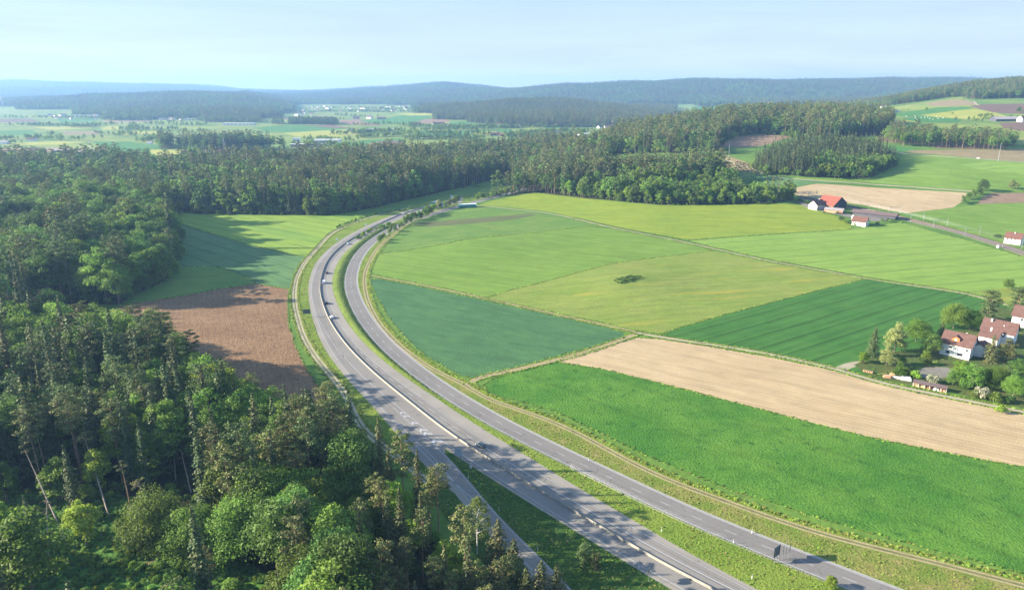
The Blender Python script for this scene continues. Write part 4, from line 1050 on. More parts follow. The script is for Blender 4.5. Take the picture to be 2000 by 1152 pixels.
# small woods, hedges and single trees in the valley
def vwood(px_pts, sp, seed, mixf=mid_mix, sc=(.8, 1.2)): fwood(gps(px_pts), sp, seed, mixf, sc)
vwood([(563, 244), (600, 243), (662, 245), (658, 240), (600, 238), (565, 239)], 11, 30, lambda x, y, g: pick(g, [('fars0', 2), ('farb1', 2)]))
vwood([(530, 243), (556, 244), (552, 240), (532, 240)], 12, 31)
vwood([(395, 240), (430, 239), (510, 240), (505, 232), (440, 230), (400, 232)], 13, 32)
vwood([(870, 235), (915, 235), (914, 231), (872, 231)], 11, 33)
vwood([(868, 215), (935, 218), (1000, 240), (960, 238), (890, 224)], 14, 34)
vwood([(830, 219), (880, 222), (930, 232), (940, 226), (880, 212), (845, 213)], 15, 35)
vwood([(1380, 302), (1400, 296), (1402, 306)], 9, 36)
def vrow(pts, n, h=(.4, .9), sd=1, spread=10, keys=('farb0', 'farb1', 'farb0', 'farb2')):
    g = G_(sd); C = resample(np.array(gps(pts)), 5); 
    for k in range(n):
        p = C[int(g.integers(len(C)))]; x = p[0]+g.normal(0, spread*.5); y = p[1]+g.normal(0, spread)
        FARR.append((x, y, ht(x, y)-.3, keys[int(g.integers(len(keys)))], g.uniform(*h), g.uniform(0, 6.28)))
rowl = [([(0,246),(60,246),(130,247),(190,248)], 60), ([(60,247),(120,246),(200,247)], 60), ([(130,249),(190,249)], 50), ([(190,245),(300,244),(400,246)], 70), ([(225,254),(300,255),(345,254)], 60),
 ([(235,257),(262,249),(280,253)], 30), ([(190,262),(240,266),(300,268),(330,270)], 50), ([(0,275),(60,270),(70,272)], 40), ([(80,270),(100,266),(105,262)], 8), ([(90,273),(150,274),(190,272)], 26),
 ([(20,245),(48,246)], 6), ([(280,280),(300,272),(330,270)], 40), ([(240,264),(310,262),(400,258)], 30), ([(320,240),(400,236),(520,240)], 90), ([(0,231),(120,231),(300,237)], 120), ([(120,231),(240,232),(400,236)], 120),
 ([(650,265),(700,262),(760,258)], 60), ([(700,270),(740,268),(790,265)], 70), ([(700,262),(720,258),(830,256),(960,254)], 140), ([(780,262),(880,263),(1000,264)], 150), ([(640,262),(690,258),(700,264)], 40), ([(690,246),(760,243),(800,247)], 60),
 ([(800,248),(900,249),(1010,250)], 190), ([(850,252),(960,251),(1010,250)], 150), ([(1010,249),(1100,248),(1180,249)], 130), ([(1020,262),(1100,258),(1150,258)], 160), ([(990,266),(1050,270),(1140,266)], 220), ([(1000,277),(1080,280),(1150,282)], 260), ([(880,282),(960,281),(1040,290)], 200), ([(790,272),(860,272),(940,272)], 160),
 ([(650,226),(700,228),(740,229)], 30), ([(560,222),(640,219),(700,218),(830,218)], 200), ([(600,214),(700,211),(820,215)], 160), ([(620,219),(760,217)], 80), ([(640,236),(670,234)], 10), ([(1240,240),(1300,232),(1350,228)], 80), ([(1180,262),(1150,270)], 30),
 ([(575,284),(620,286),(680,287)], 50), ([(600,274),(640,277),(690,276)], 50), ([(640,290),(720,294)], 40), ([(690,284),(708,294)], 12), ([(738,287),(740,289)], 2), ([(0,282),(60,281)], 6), ([(110,276),(112,277)], 1), ([(370,300),(390,298)], 14)]
for i, (p, n) in enumerate(rowl): vrow(p, n, (.35, .85), 100+i, 14)
vrow([(1790,246),(1830,242)], 1, (.8, .9), 200, 2); vrow([(1855,236),(1900,236),(1935,228)], 26, (.3, .5), 201, 10); vrow([(1985,220),(2000,223)], 4, (.5, .7), 202, 5); vrow([(1850,220),(1858,224)], 3, (.3, .4), 203, 5); vrow([(1970,232),(2000,234)], 10, (.3, .5), 204, 4)
vrow([(1809,218),(1810,219)], 2, (.55, .65), 205, 2); vrow([(1757,216),(1777,216)], 3, (.25, .3), 206, 3)
vrow([(1540,266),(1620,280),(1700,285)], 60, (.4, .7), 207, 14); vrow([(1620,345),(1480,342)], 60, (.2, .3), 208, 4)

# bushes of the woods' edges and the roadside rows
def row(pts, n, keys, sc, seed, zone, spread=1.0):
    g = G_(seed); C = resample(np.array(gps(pts)), 1.0)
    for k in range(n):
        i = int((k+.5)/n*len(C)); p = C[min(i, len(C)-1)]
        add_tree(p[0]+g.normal(0, spread), p[1]+g.normal(0, spread), keys[int(g.integers(len(keys)))], g.uniform(*sc), None, zone)
row([(739,476),(752,466),(770,452),(790,441)], 14, ['broad7', 'broad8', 'bush2'], (.4, .62), 301, 'roadside row', 1.2)
row([(790,441),(810,432),(830,424),(850,414)], 16, ['broad7', 'broad7', 'broad8'], (.6, .95), 302, 'roadside row', 1.8)
row([(852,412),(870,406),(892,398)], 10, ['broad7', 'broad8', 'broad6'], (.5, 1.0), 303, 'roadside row', 2)
row([(700,468),(712,459),(725,452),(745,446),(765,438)], 18, ['bush0', 'bush2', 'bush1'], (.7, 1.2), 304, 'roadside row', .8)
row([(925,390),(960,386),(1000,380),(1035,375)], 22, ['broad7', 'bush2', 'bush0', 'broad8'], (.5, .8), 305, 'right', 2)
row([(1100,380),(1200,391),(1290,399),(1350,400),(1440,398),(1505,397),(1545,388)], 90, ['bush0', 'bush2', 'broad7', 'bush1', 'broad8'], (.6, .95), 306, 'right', 1.6)
row([(300,421),(345,415),(420,418),(560,419),(640,420),(698,412)], 70, ['bush0', 'bush2', 'bush1', 'bush0'], (.6, 1.1), 307, 'back', 1.6)
row([(345,414),(420,417),(560,418),(640,419),(700,410),(745,400),(790,390),(840,380)], 60, ['open1', 'broad7', 'open0', 'broad8', 'open2', 'broad7'], (.6, 1.25), 311, 'back', 3)
row([(240,592),(262,574),(300,558),(326,545),(338,510),(338,480),(330,455),(318,434)], 34, ['open0', 'broad7', 'open1', 'open0', 'open2'], (.7, 1.3), 312, 'back', 3)
row([(1202,551),(1215,552),(1230,549),(1246,544),(1250,541),(1238,541),(1225,543),(1210,547),(1222,548),(1236,545)], 46, ['bush2'], (.28, .5), 313, 'knoll', 1.2)
row([(655,446),(680,436),(705,426),(740,418),(790,410)], 40, ['bush0', 'bush2'], (.35, .6), 308, 'roadside row', 1.2)
row([(880,372),(905,368),(940,365)], 8, ['bush2', 'broad7'], (.6, .9), 309, 'back', 2)
for px, py, k, s in [(1880,396,'broad7',.7),(1892,390,'open0',.6),(1900,386,'broad7',.8),(1912,381,'open1',.75),(1918,374,'open0',1.0),(1886,399,'bush2',1.2),(1975,369,'open3',.75),(1985,371,'broad6',.6),(1538,387,'open0',.9),(1548,392,'broad7',.6),(1562,396,'bush0',1.4),(1575,398,'bush2',1.2),(1558,393,'bush1',1.3),(1480,318,'broad7',.8),(1490,322,'broad8',.7)]:
    p = gp(px, py); add_tree(p[0], p[1], k, s, None, 'farmland')
for px, py, k, s in [(1435,352,'pine3',.95),(1444,354,'pine0',.95),(1450,352,'pine3',.9),(1458,352,'pine1',.95),(1466,351,'pine3',.9),(1474,353,'pine0',.8),(1425,360,'pine3',1.1),(1395,350,'pine3',1.15),(1496,368,'pine3',.55),(1508,378,'pine3',.8),(1520,378,'pine3',.8),(1530,380,'pine0',.6),(1165,362,'pine0',1.2),(1180,360,'pine3',1.2),(1198,360,'pine0',1.25),(1215,362,'pine3',1.25),(1240,362,'pine0',1.2),(1255,368,'pine3',1.3),(1268,372,'pine0',1.3),(1283,368,'pine3',1.2),(1300,364,'pine0',1.2),(1325,362,'pine3',1.2),(1345,362,'pine0',1.2)]:
    p = gp(px, py); add_tree(p[0], p[1], k, s, None, 'right')
# trees round the farm and the white houses
for px, py, k, s in [(1642,432,'bush2',1.5),(1650,436,'bush0',1.2),(1658,438,'bush2',1.1),(1641,431,'broad7',.42),(1610,417,'bush2',.7),(1625,415,'bush0',.8),(1635,418,'bush2',.8),(1597,411,'bush2',.5),(1733,433,'broad7',.35),(1739,434,'bush0',.8),(1722,431,'bush2',.7),(1761,436,'bush0',.7),(1668,440,'bush0',.6),(1945,464,'bush2',.9),(1952,464,'bush0',.8),(1962,465,'bush2',.7),(1713,439,'bush2',.9)]:
    p = gp(px, py); add_tree(p[0], p[1], k, s, None, 'farmland')
SPEC = [ # key, top px, top py, height, label
 ('spruce4',1712,638,17,'dark slender conifer at the corner of the garden beside the lane'), ('open2',1690,684,7,'low leafy tree left of the dark conifer at the lane corner'),
 ('open3',1757,628,18,'tall pale green tree between the dark conifer and the dark round tree'), ('broad9',1797,619,15,'dark round tree behind the gravel yard of the garden'),
 ('open0',1827,650,13,'dark green tree pressed against the left wall of the big white house'), ('open3',1738,672,12,'greyish green tree in front of the tall pale one in the garden'),
 ('broad9',1872,588,17.5,'big dense green tree behind the ridge of the big white house'), ('broad9',1902,600,14,'deep green tree shading the second tiled roof'), ('spruce5',1843,628,12,'thin brownish conifer beside the big green tree behind the house'),
 ('pine4',1938,569,19,'broad grey green pine standing over the second tiled roof'), ('pine4',1996,563,18,'dark pine by the rearmost tiled roof'), ('open1',1973,542,9,'round solitary tree in the meadow above the houses'),
 ('spruce5',1944,654,15,'brownish conifer standing in front of the second white house'), ('open3',1975,660,13,'olive brown tree right of the brownish conifer'), ('open2',1884,700,12,'bright green tree below the corner of the big white house'),
 ('open1',1905,710,13,'mid green tree right of the bright green one below the big white house'), ('broad9',1945,712,12.5,'broad dark tree in front of the garden hedge'), ('broad9',1988,730,11.5,'dark tree at the right end of the garden'), ('open0',1866,722,8,'small dense tree beside the open woodshed'),
 ('bush3',1920,752,6.5,'white flowering bush between the dark garden trees'), ('bush3',1826,728,5.5,'pale blossoming bush at the edge of the gravel yard'), ('bush1',1770,716,5,'bright green bush right of the log pile'), ('bush1',1793,722,5,'bright green bush behind the plank stack'), ('bush0',1757,718,5,'green bush behind the logs at the lane'), ('bush1',1810,682,5,'bush on the sunny lawn behind the gravel yard'),
 ('bush2',1888,744,4,'dark clipped bush at the foot of the garden hedge'), ('bush0',1905,760,4,'low bush in the hedge below the white flowering bush'), ('bush0',1945,765,5,'rounded bush in the hedge under the broad dark tree'), ('bush2',1975,768,5,'dark bush near the right end of the garden hedge'), ('bush1',1958,790,4,'light green bush at the lower edge of the hedge by the lane'), ('open1',1995,700,12,'leafy tree in front of the rearmost white house'),
 ('birch0',930,968,21,'pale birch with a white trunk beside the slip road'), ('pine3',852,912,26,'tall bare trunked pine with a flat crown beside the slip road, left of the birch'), ('pine0',836,935,23,'slimmer pine just left of the tall flat crowned pine'),
 ('spruce5',973,1013,17,'brown tipped spruce right of the birch'), ('spruce5',1003,1052,16,'brown tipped spruce leaning over the slip road'), ('spruce5',1088,1102,14,'young brown spruce at the end of the row beside the slip road'), ('spruce5',1058,1095,17,'slim spruce in front of the slip road line'), ('spruce5',968,1085,16,'spruce in front of the birch trunk'), ('spruce5',1028,1108,15,'olive spruce between two brown ones near the slip road'), ('pine4',1001,1093,13,'yellowish green young pine among the spruces by the slip road'),
 ('pine4',1141,1062,8,'young pine standing in the grass wedge between slip road and motorway'), ('pine4',1165,1079,6.5,'small pine next to the young pine in the grass wedge'),
 ('open2',1626,1122,4.4,'small round light green tree in the verge between the two carriageways'),
 ('spruce0',45,968,18,'spruce standing alone in the green clearing'), ('broad0',165,940,9,'young yellow green tree in the clearing'), ('broad9',290,955,22,'wide pale green beech at the edge of the clearing'), ('broad9',362,985,20,'spreading beech right of the wide pale green one'), ('broad9',462,962,24,'dark beech in the middle of the wood front'), ('broad9',640,925,20,'bright green tree in a sunlit gap of the wood front'), ('pine1',400,1070,17,'grey green pine in front of the dark beech'),
 ('dead0',35,598,22,'reddish brown dead spruce farthest left of the dry group'), ('dead0',70,604,22,'reddish dead spruce second from the left of the dry group'), ('dead1',101,610,20,'dry reddish spruce in the middle of the dry group'), ('dead1',125,600,21,'dry brown spruce right of the middle of the dry group'), ('dead0',150,606,20,'rightmost dry reddish spruce of the group'), ('dead1',12,625,20,'low dry spruce at the left end of the dry group'),
]
for key, px, py, h, lab in SPEC:
    x, y = flat(px, py, h); add_tree(x, y, key, h/PROTO[key]['h'], None, 'specimen', label=lab, force=True)
g8 = G_(88)
for k_ in range(44):
    p_ = gp(g8.uniform(1872, 2010), g8.uniform(742, 782)) if k_ < 26 else gp(g8.uniform(1695, 1850), g8.uniform(700, 722))
    if k_ < 26 or g8.uniform() < .6: add_tree(p_[0], p_[1], ['open0', 'bush2', 'bush0', 'open1', 'bush1', 'bush2'][int(g8.integers(6))], g8.uniform(.4, .62) if k_ < 26 else g8.uniform(.2, .35), None, 'farmland')
# the leaning, half bare pines of the clearing
def leanpine(seed, base, top, bare=1, lab='', hgt=None, nc=9, rad=2.6, b=.84):
    B = Vector((*flat(*base), 0)); hh = hgt or 20
    Tp = Vector((*flat(top[0], top[1], hh), hh)); d = Tp - B; Ln = d.length
    geo = pine(G_(seed), Ln, rad, b, nc, 80, .36, 0, bare); k = f'lean{seed}'
    LV, T = geo; T2 = MB(); T2.v = T.v; T2.f = T.f; T2.m = [0]*len(T.f)
    PROTO[k] = dict(kind='pine_tree', crown=gmesh('crown', LV, None, [LM['pine']]) if len(LV) else None, trunk=gmesh('trunk', np.zeros((0, 3)), T2, [BARKD if bare else BARKP]), h=Ln, lm='pine')
    q = Vector((0, 0, 1)).rotation_difference(d.normalized())
    TREES.append(dict(x=B.x, y=B.y, z=0, key=k, s=1., rz=0, zone='specimen', tilt=q, label=lab, force=True))
leanpine(401, (212,1005), (163,842), 1, 'leaning pine with a flat tan crown standing over the clearing', 21, 12, 3.0, .84)
leanpine(402, (132,1062), (45,868), 1, 'leaning pine with a thin torn crown at the left of the clearing', 22, 4, 1.8, .9)
leanpine(403, (24,1030), (-40,905), 1, 'leaning bare trunk at the far left of the clearing', 18, 2, 1.0, .9)
leanpine(404, (343,935), (333,792), 1, 'straight bare dead trunk between the pine groups', 20, 2, .7, .93)
leanpine(405, (373,960), (350,878), 1, 'thin snapped pine left of the middle pine group', 14, 3, 1.2, .86)
leanpine(406, (95,1090), (88,965), 1, 'thin dark trunk in the clearing beside the lone spruce', 15, 3, 1.2, .8)
leanpine(407, (300,985), (262,938), 1, 'broken pine bent over with a tan tuft', 11, 6, 2.2, .7)
leanpine(408, (258,1000), (240,900), 0, 'slim upright pine behind the bent one', 19, 7, 1.8, .8)
leanpine(409, (455,935), (450,835), 0, 'tall thin pine with reddish trunk in the middle group', 21, 12, 2.4, .62)
leanpine(410, (475,938), (478,828), 0, 'reddish trunked pine right of the thin one in the middle group', 21, 12, 2.6, .62)

# clear the ground round the specimens and the sight line towards them
FS = [t for t in TREES if t['force']]
def crowd(t):
    if t['force']: return False
    for f_ in FS:
        dx, dy = t['x']-f_['x'], t['y']-f_['y']
        if dx*dx + dy*dy < (16 if f_['key'] != 'broad9' else 64): return True
        hero = f_['key'].startswith(('birch', 'lean', 'open')) or (f_['key'] == 'pine3') or f_['key'] == 'broad9'
        if hero and abs(dx - dy*f_['x']/f_['y']) < 4.5 and -20 < dy < 0 and t['zone'] == 'near': return True
    return False
TREES = [t for t in TREES if not crowd(t)]
# --- choose who is a thing of its own: the largest of each kind in view
cand = {}
for t in TREES:
    kind = PROTO[t['key']]['kind']; hh = PROTO[t['key']].get('h', 20)*t['s']
    px, py, c = scr(t['x'], t['y'], t['z']+hh*.75)
    t['px'], t['py'], t['kind'], t['hh'] = px, py, kind, hh
    t['vis'] = c > 0 and -20 < px < 2020 and scr(t['x'], t['y'], t['z']+hh)[1] < 1165
    t['size'] = (1e6 if t['force'] else 0) + (hh/max(c, 1) if t['vis'] else -1)
    cand.setdefault(kind, []).append(t)
LIMIT = {'broadleaf_tree': 290, 'pine_tree': 290, 'spruce_tree': 270, 'bush': 150}
SINGLE = []; REST = []
for kind, ts in cand.items():
    ts.sort(key=lambda t: -t['size']); lim = LIMIT.get(kind, 60)
    for i, t in enumerate(ts):
        (SINGLE if i < lim and t['vis'] or t['force'] else REST).append(t)
TONE = {'lime': 'bright green', 'mid': 'mid green', 'deep': 'dark green', 'pale': 'pale green', 'pine': 'olive brown', 'pineg': 'grey green', 'spruce': 'dark green', 'spruceb': 'brownish', 'dead': 'dry reddish', 'birch': 'pale green', 'blossom': 'white flowering'}
NOUN = {'broadleaf_tree': 'broadleaf', 'pine_tree': 'pine', 'spruce_tree': 'spruce', 'dead_spruce': 'dead spruce', 'birch_tree': 'birch', 'bush': 'bush'}
ADJ = {'broad0': 'round', 'broad1': 'wide', 'broad2': 'heavy', 'broad3': 'narrow', 'broad4': 'light', 'broad5': 'domed', 'broad6': 'airy', 'broad7': 'compact', 'broad8': 'leafy', 'open0': 'full', 'open1': 'rounded', 'open2': 'low', 'open3': 'airy',
       'pine0': 'bushy', 'pine1': 'slender', 'pine2': 'lofty', 'pine3': 'spreading', 'pine4': 'dense', 'spruce0': 'pointed', 'spruce1': 'thin', 'spruce2': 'massive', 'spruce3': 'slim', 'spruce4': 'conical', 'spruce5': 'broad', 'spruce6': 'spired', 'bush0': 'loose', 'bush1': 'fresh', 'bush2': 'thick', 'bush3': 'pale', 'dead0': 'gaunt', 'dead1': 'thin'}
def where(t):
    x, y, px, py, z = t['x'], t['y'], t['px'], t['py'], t['zone']
    if z == 'near':
        if in1(CLp, x, y): return 'in the sunlit clearing'
        if px > 960: return 'in the slip road spruce row'
        if px > 860: return 'around the birch'
        if px > 760: return 'in the pine belt, roadside end' if py < 960 else 'below the flat crowned pine'
        if px > 660: return 'where the gravel track ends' if py < 900 else ('in the pine belt' if py < 1020 else 'under the pine belt')
        if py < 680 and px > 320: return 'at the ploughed field, upper corner'
        if py < 680 and px > 190: return 'at the young wheat, lower corner'
        if py < 790 and px > 520: return 'at the ploughed field, lower corner'
        if py < 790 and px > 430: return 'along the ploughed field'
        if py < 640: return 'right behind the dry spruces'
        if py < 700 and px < 100: return 'below the leftmost dry spruces'
        if py < 700 and px < 190: return 'below the rightmost dry spruce'
        if py < 720: return 'two rows behind the ploughed field'
        if py > 1040: return 'in the front row under the beeches' if px > 480 else ('in front of the dark beech' if px > 330 else 'below the clearing')
        if py > 930: return 'beside the pale wide beech' if px < 380 else ('beside the dark beech' if px < 520 else 'between dark beech and pine belt')
        if py < 800: return 'in the shaded stand, upper left' if px < 140 else ('above the flat tan pine' if px < 280 else ('above the bare dead trunk' if px < 420 else 'above the reddish trunked pines'))
        if px < 140: return 'behind the torn crowned pine'
        if px < 280: return 'behind the flat tan pine'
        if px < 420: return 'around the bare dead trunk'
        if px < 560: return 'among the reddish trunked pines'
        return 'left of the pine belt'
    if z == 'back':
        if px < 230 and py > 560: return 'in the hollow behind dry spruces'
        if px < 345 and py > 500: return 'on the left slope, lower part' if px < 200 else 'above the young wheat'
        if px < 345 and py > 420: return 'on the left slope, middle part' if px < 170 else 'above the grass margin bend'
        if px < 345: return 'high on the left slope' + (', field side' if px > 170 else ', outer side')
        if py > 385: return 'behind the barley, left half' if px < 530 else ('behind the barley, right half' if px < 690 else 'above the motorway bend')
        if px > 690: return 'beyond the bend, darkest stand' if px < 850 else 'beyond the bend, by the sign'
        return 'in upper rows, ' + ('left of the round copse' if px < 330 else ('below the round copse' if px < 570 else 'below the factory'))
    if z == 'right':
        if px < 1080: return 'in the thicket beyond the tunnel'
        part = ('left' if px < 1240 else ('middle' if px < 1400 else 'right'))
        return f"in the leafy front row, {part} third" if t['hh'] < 19 else f"in the tall stand, {part} third"
    if z == 'spruce': return 'in the compact slope wood, ' + ('left part' if px < 1540 else ('middle' if px < 1640 else 'right part'))
    if z == 'roadside row': return 'in the hedge above the bend' if px < 730 else ('in the roadside row, lower half' if px < 800 else 'in the roadside row, upper half')
    if z == 'knoll': return 'in the flower meadow scrub'
    if z == 'farmland' and t['y'] < 420: return 'in the garden hedge' if px > 1865 else 'on the garden lawn'
    if z == 'farmland': return ('by the white farmhouse' if px < 1775 else 'by the railside house') if py > 405 else ('by the farm' if px < 1700 else 'by the bare slope field')
    return 'by the wood'
SEEN = {}
def tree_thing(t):
    pr = PROTO[t['key']]; r = empty(t['kind'], (t['x'], t['y'], t['z']), t['rz'])
    if not isinstance(t['tilt'], tuple): r.rotation_mode = 'QUATERNION'; r.rotation_quaternion = t['tilt']
    r.scale = (t['s'],)*3
    for nm in ('trunk', 'crown'):
        if pr[nm] is None: continue
        c = bpy.data.objects.new(nm, pr[nm]); COL.objects.link(c); c.parent = r
    cat = 'bush' if t['kind'] == 'bush' else 'tree'
    if t['label']: meta(r, t['label'], cat); return
    size = 'tall ' if t['hh'] > 34 else ('short ' if t['hh'] < (2.6 if t['kind'] == 'bush' else 17) else '')
    meta(r, None, cat)
    if len((TONE[pr['lm']] + ' ' + ADJ.get(t['key'], '') + ' ' + NOUN[t['kind']] + ' ' + where(t)).split()) > 12: size = ''
    SEEN.setdefault(f"{size}{TONE[pr['lm']]} {ADJ.get(t['key'], '')} {NOUN[t['kind']]} {where(t)}", []).append((t['px'], t['py'], r))
for t in SINGLE: tree_thing(t)
ORD = ['', 'second', 'third', 'fourth', 'fifth', 'sixth', 'seventh', 'eighth', 'ninth']; NUM = ['', '', 'two', 'three', 'four', 'five', 'six', 'seven', 'eight', 'nine', 'ten']
def ordinals(rs, lab, short):
    n = len(rs)
    for i, (px, py, r) in enumerate(rs):
        if n == 1: r['label'] = lab
        elif short: r['label'] = f"{lab}, {'leftmost' if i == 0 else ('rightmost' if i == n-1 else ORD[i])} of {short}"
        elif n == 2: r['label'] = lab + (', left one' if i == 0 else ', right one')
        else: r['label'] = f"{lab}, {'leftmost' if i == 0 else ('rightmost' if i == n-1 else ORD[i] + ' from left')}"
for lab, rs in SEEN.items():
    rs.sort(key=lambda q: q[0]); n = len(rs)
    if n <= 9: ordinals(rs, lab, None)
    elif n <= 27:
        for k_, nm_ in enumerate(('left third', 'middle third', 'right third')):
            ordinals(rs[n*k_//3:n*(k_+1)//3], lab, nm_)
    else:
        for k_, nm_ in enumerate(('far left part', 'left part', 'middle part', 'right part', 'far right part')):
            ordinals(rs[n*k_//5:n*(k_+1)//5], lab, nm_)
FARKEY = {'lime': 'farb2', 'mid': 'farb0', 'deep': 'farb1', 'pale': 'farb2', 'pine': 'farp0', 'pineg': 'farp1', 'spruce': 'fars0', 'spruceb': 'fars1', 'dead': 'fard0'}
rec_n = []
for t in REST:
    k = t['key']
    if t['y'] > 780 and k.startswith(('broad0', 'broad1', 'broad2', 'broad3', 'broad4', 'broad5', 'pine0', 'pine1', 'pine2', 'pine3', 'spruce')):
        k2 = FARKEY[PROTO[k]['lm']]; s = t['s']*PROTO[k]['h']/PROTO[k2]['h']; k = k2
    else: s = t['s']
    rec_n.append((t['x'], t['y'], t['z'], k, s, t['rz']))
scatter('forest', rec_n, 'mixed forest of pines, spruces and broadleaf trees left of and beyond the motorway')
scatter('distant_woods', FARR, 'wooded hills, copses and hedgerows beyond the forest and across the valley')
# understorey in the near wood and plants of the clearing
und = []
X, Y, g = grid_in(W_NEAR, 5.5, 50)
for x, y in zip(X, Y):
    if any(f(x, y) for f in keep_out): continue
    if g.uniform() < .5: und.append((x, y, 0, ['bush0', 'bush2', 'bush1'][int(g.integers(3))], g.uniform(.35, .9), g.uniform(0, 6)))
X, Y, g = grid_in(CLEAR, 2.2, 51)
for x, y in zip(X, Y):
    if x > -260 and g.uniform() < .72: und.append((x, y, 0, ['bush4', 'bush4', 'bush1', 'bush4', 'bush0'][int(g.integers(5))], g.uniform(.2, .5), g.uniform(0, 6)))
for W_, s_ in ((W_BACK, 9), ):
    X, Y, g = grid_in(W_, s_, 52)
    for x, y in zip(X, Y):
        if y < 800 and not any(f(x, y) for f in keep_out[:1] + keep_out[2:]): und.append((x, y, 0, 'bush2', g.uniform(.7, 1.4), g.uniform(0, 6)))
scatter('undergrowth', und, 'low bushes, brambles and bracken under the trees and in the clearing')
print('TREES single', len(SINGLE), 'rest', len(REST), 'far', len(FARR), {k: len(v) for k, v in cand.items()}, 'labels', len(SEEN))
# ------------------------------------------------------------------ road furniture
P = {}
P['barrier'] = plain('barrier_concrete', A(196,190,176), .85, noise=.14, nscale=.7, bump=.2)
P['white'] = plain('white_paint', (.78, .78, .76, 1), .5)
P['black'] = plain('black_plastic', (.02, .02, .022, 1), .5)
P['steel'] = plain('galvanised_steel', (.27, .28, .30, 1), .5, .5, noise=.1)
P['grey'] = plain('grey_metal', (.25, .27, .29, 1), .5, .3)
P['signback'] = plain('sign_back', (.12, .14, .16, 1), .5, .4)
P['signlight'] = plain('sign_pale_back', (.40, .47, .54, 1), .45, .3)
P['glass'] = plain('dark_glass', (.02, .03, .04, 1), .08, 0, spec=.8)
P['tyre'] = plain('tyre', (.018, .018, .018, 1), .9)
P['rim'] = plain('rim', (.5, .5, .52, 1), .3, .8)
P['tail'] = plain('tail_lamp', (.35, .01, .01, 1), .3)
P['lamp'] = plain('head_lamp', (.75, .77, .8, 1), .15)
P['teal'] = plain('teal_tarpaulin', A(20,140,122), .55, noise=.12, nscale=.3)
P['tarp_white'] = plain('white_tarpaulin', (.8, .8, .82, 1), .5)
P['conc'] = plain('concrete_grey', (.42, .42, .4, 1), .85, noise=.12)

def along(C, s):
    S = arclen(C); p = np.array([np.interp(s, S, C[:, 0]), np.interp(s, S, C[:, 1])]); q = np.array([np.interp(s+1, S, C[:, 0]), np.interp(s+1, S, C[:, 1])])
    if (p == q).all(): q = p + (C[-1]-C[-2])
    d = q-p; return p, math.atan2(d[1], d[0])
# the concrete median barrier, one object per precast piece
sb0 = 1.0; sb1 = s_at(BAR, 870, 396); SEG = 6.0
br = empty('median_barrier', (BAR[0][0], BAR[0][1], 0)); meta(br, 'pale concrete safety barrier snaking between the two motorway carriageways', 'barrier')
bm = MB()
prof = [(-.25, 0), (-.25, .1), (-.14, .32), (-.09, .8), (.09, .8), (.14, .32), (.25, .1), (.25, 0)]
Lb = SEG-.03
for k in (-1, 1):
    for x, z in prof: bm.v.append((k*Lb/2, x, z))
for i in range(7): bm.f.append((i, i+1, 8+i+1, 8+i)); bm.m.append(0)
bm.f += [tuple(range(7, -1, -1)), tuple(range(8, 16))]; bm.m += [0, 0]
seg0 = None; k = 0; s = sb0
while s < sb1:
    p, a = along(BAR, s+SEG/2)
    if seg0 is None: seg0 = bm.build('barrier_segment', P['barrier'], br); o = seg0
    else: o = seg0.copy(); COL.objects.link(o); o.parent = br
    o.location = (p[0]-BAR[0][0], p[1]-BAR[0][1], ht(*p)+.01); o.rotation_euler = (0, 0, a); s += SEG
# wire fence beside the right carriageway
fC = offset(RRx, -1.25); fe = s_at(fC, 700, 605)
fr = empty('wire_fence', (fC[0][0], fC[0][1], 0)); meta(fr, 'thin grey wire fence with slim posts along the near edge of the right carriageway', 'fence')
pm = MB(); pm.tube((0, 0, 0), (0, 0, 2.1), .05, .05, 6); post0 = None
wm = MB(); s = 2.0; prev = None; kk = 0
def bankz(p): return ht(*p)
while s < fe:
    p, a = along(fC, s); z = ht(*p)
    if post0 is None: post0 = pm.build('fence_post', P['steel'], fr); o = post0
    else: o = post0.copy(); COL.objects.link(o); o.parent = fr
    o.location = (p[0]-fC[0][0], p[1]-fC[0][1], z)
    c = np.array([p[0]-fC[0][0], p[1]-fC[0][1], z])
    if prev is not None:
        for zz in (.12, .6, 1.1, 1.6, 2.05): wm.tube(prev+[0, 0, zz], c+[0, 0, zz], .012 if zz > .2 else .035, n=3, cap=False)
    if kk % 11 == 4:
        for d in (-1, 1):
            wm.tube(c+[0, 0, 1.7], c+np.array([math.cos(a)*d*2.2, math.sin(a)*d*2.2, 0.0]), .045, n=4)
    prev = c; s += 6.2; kk += 1
wm.build('wire', P['steel'], fr)
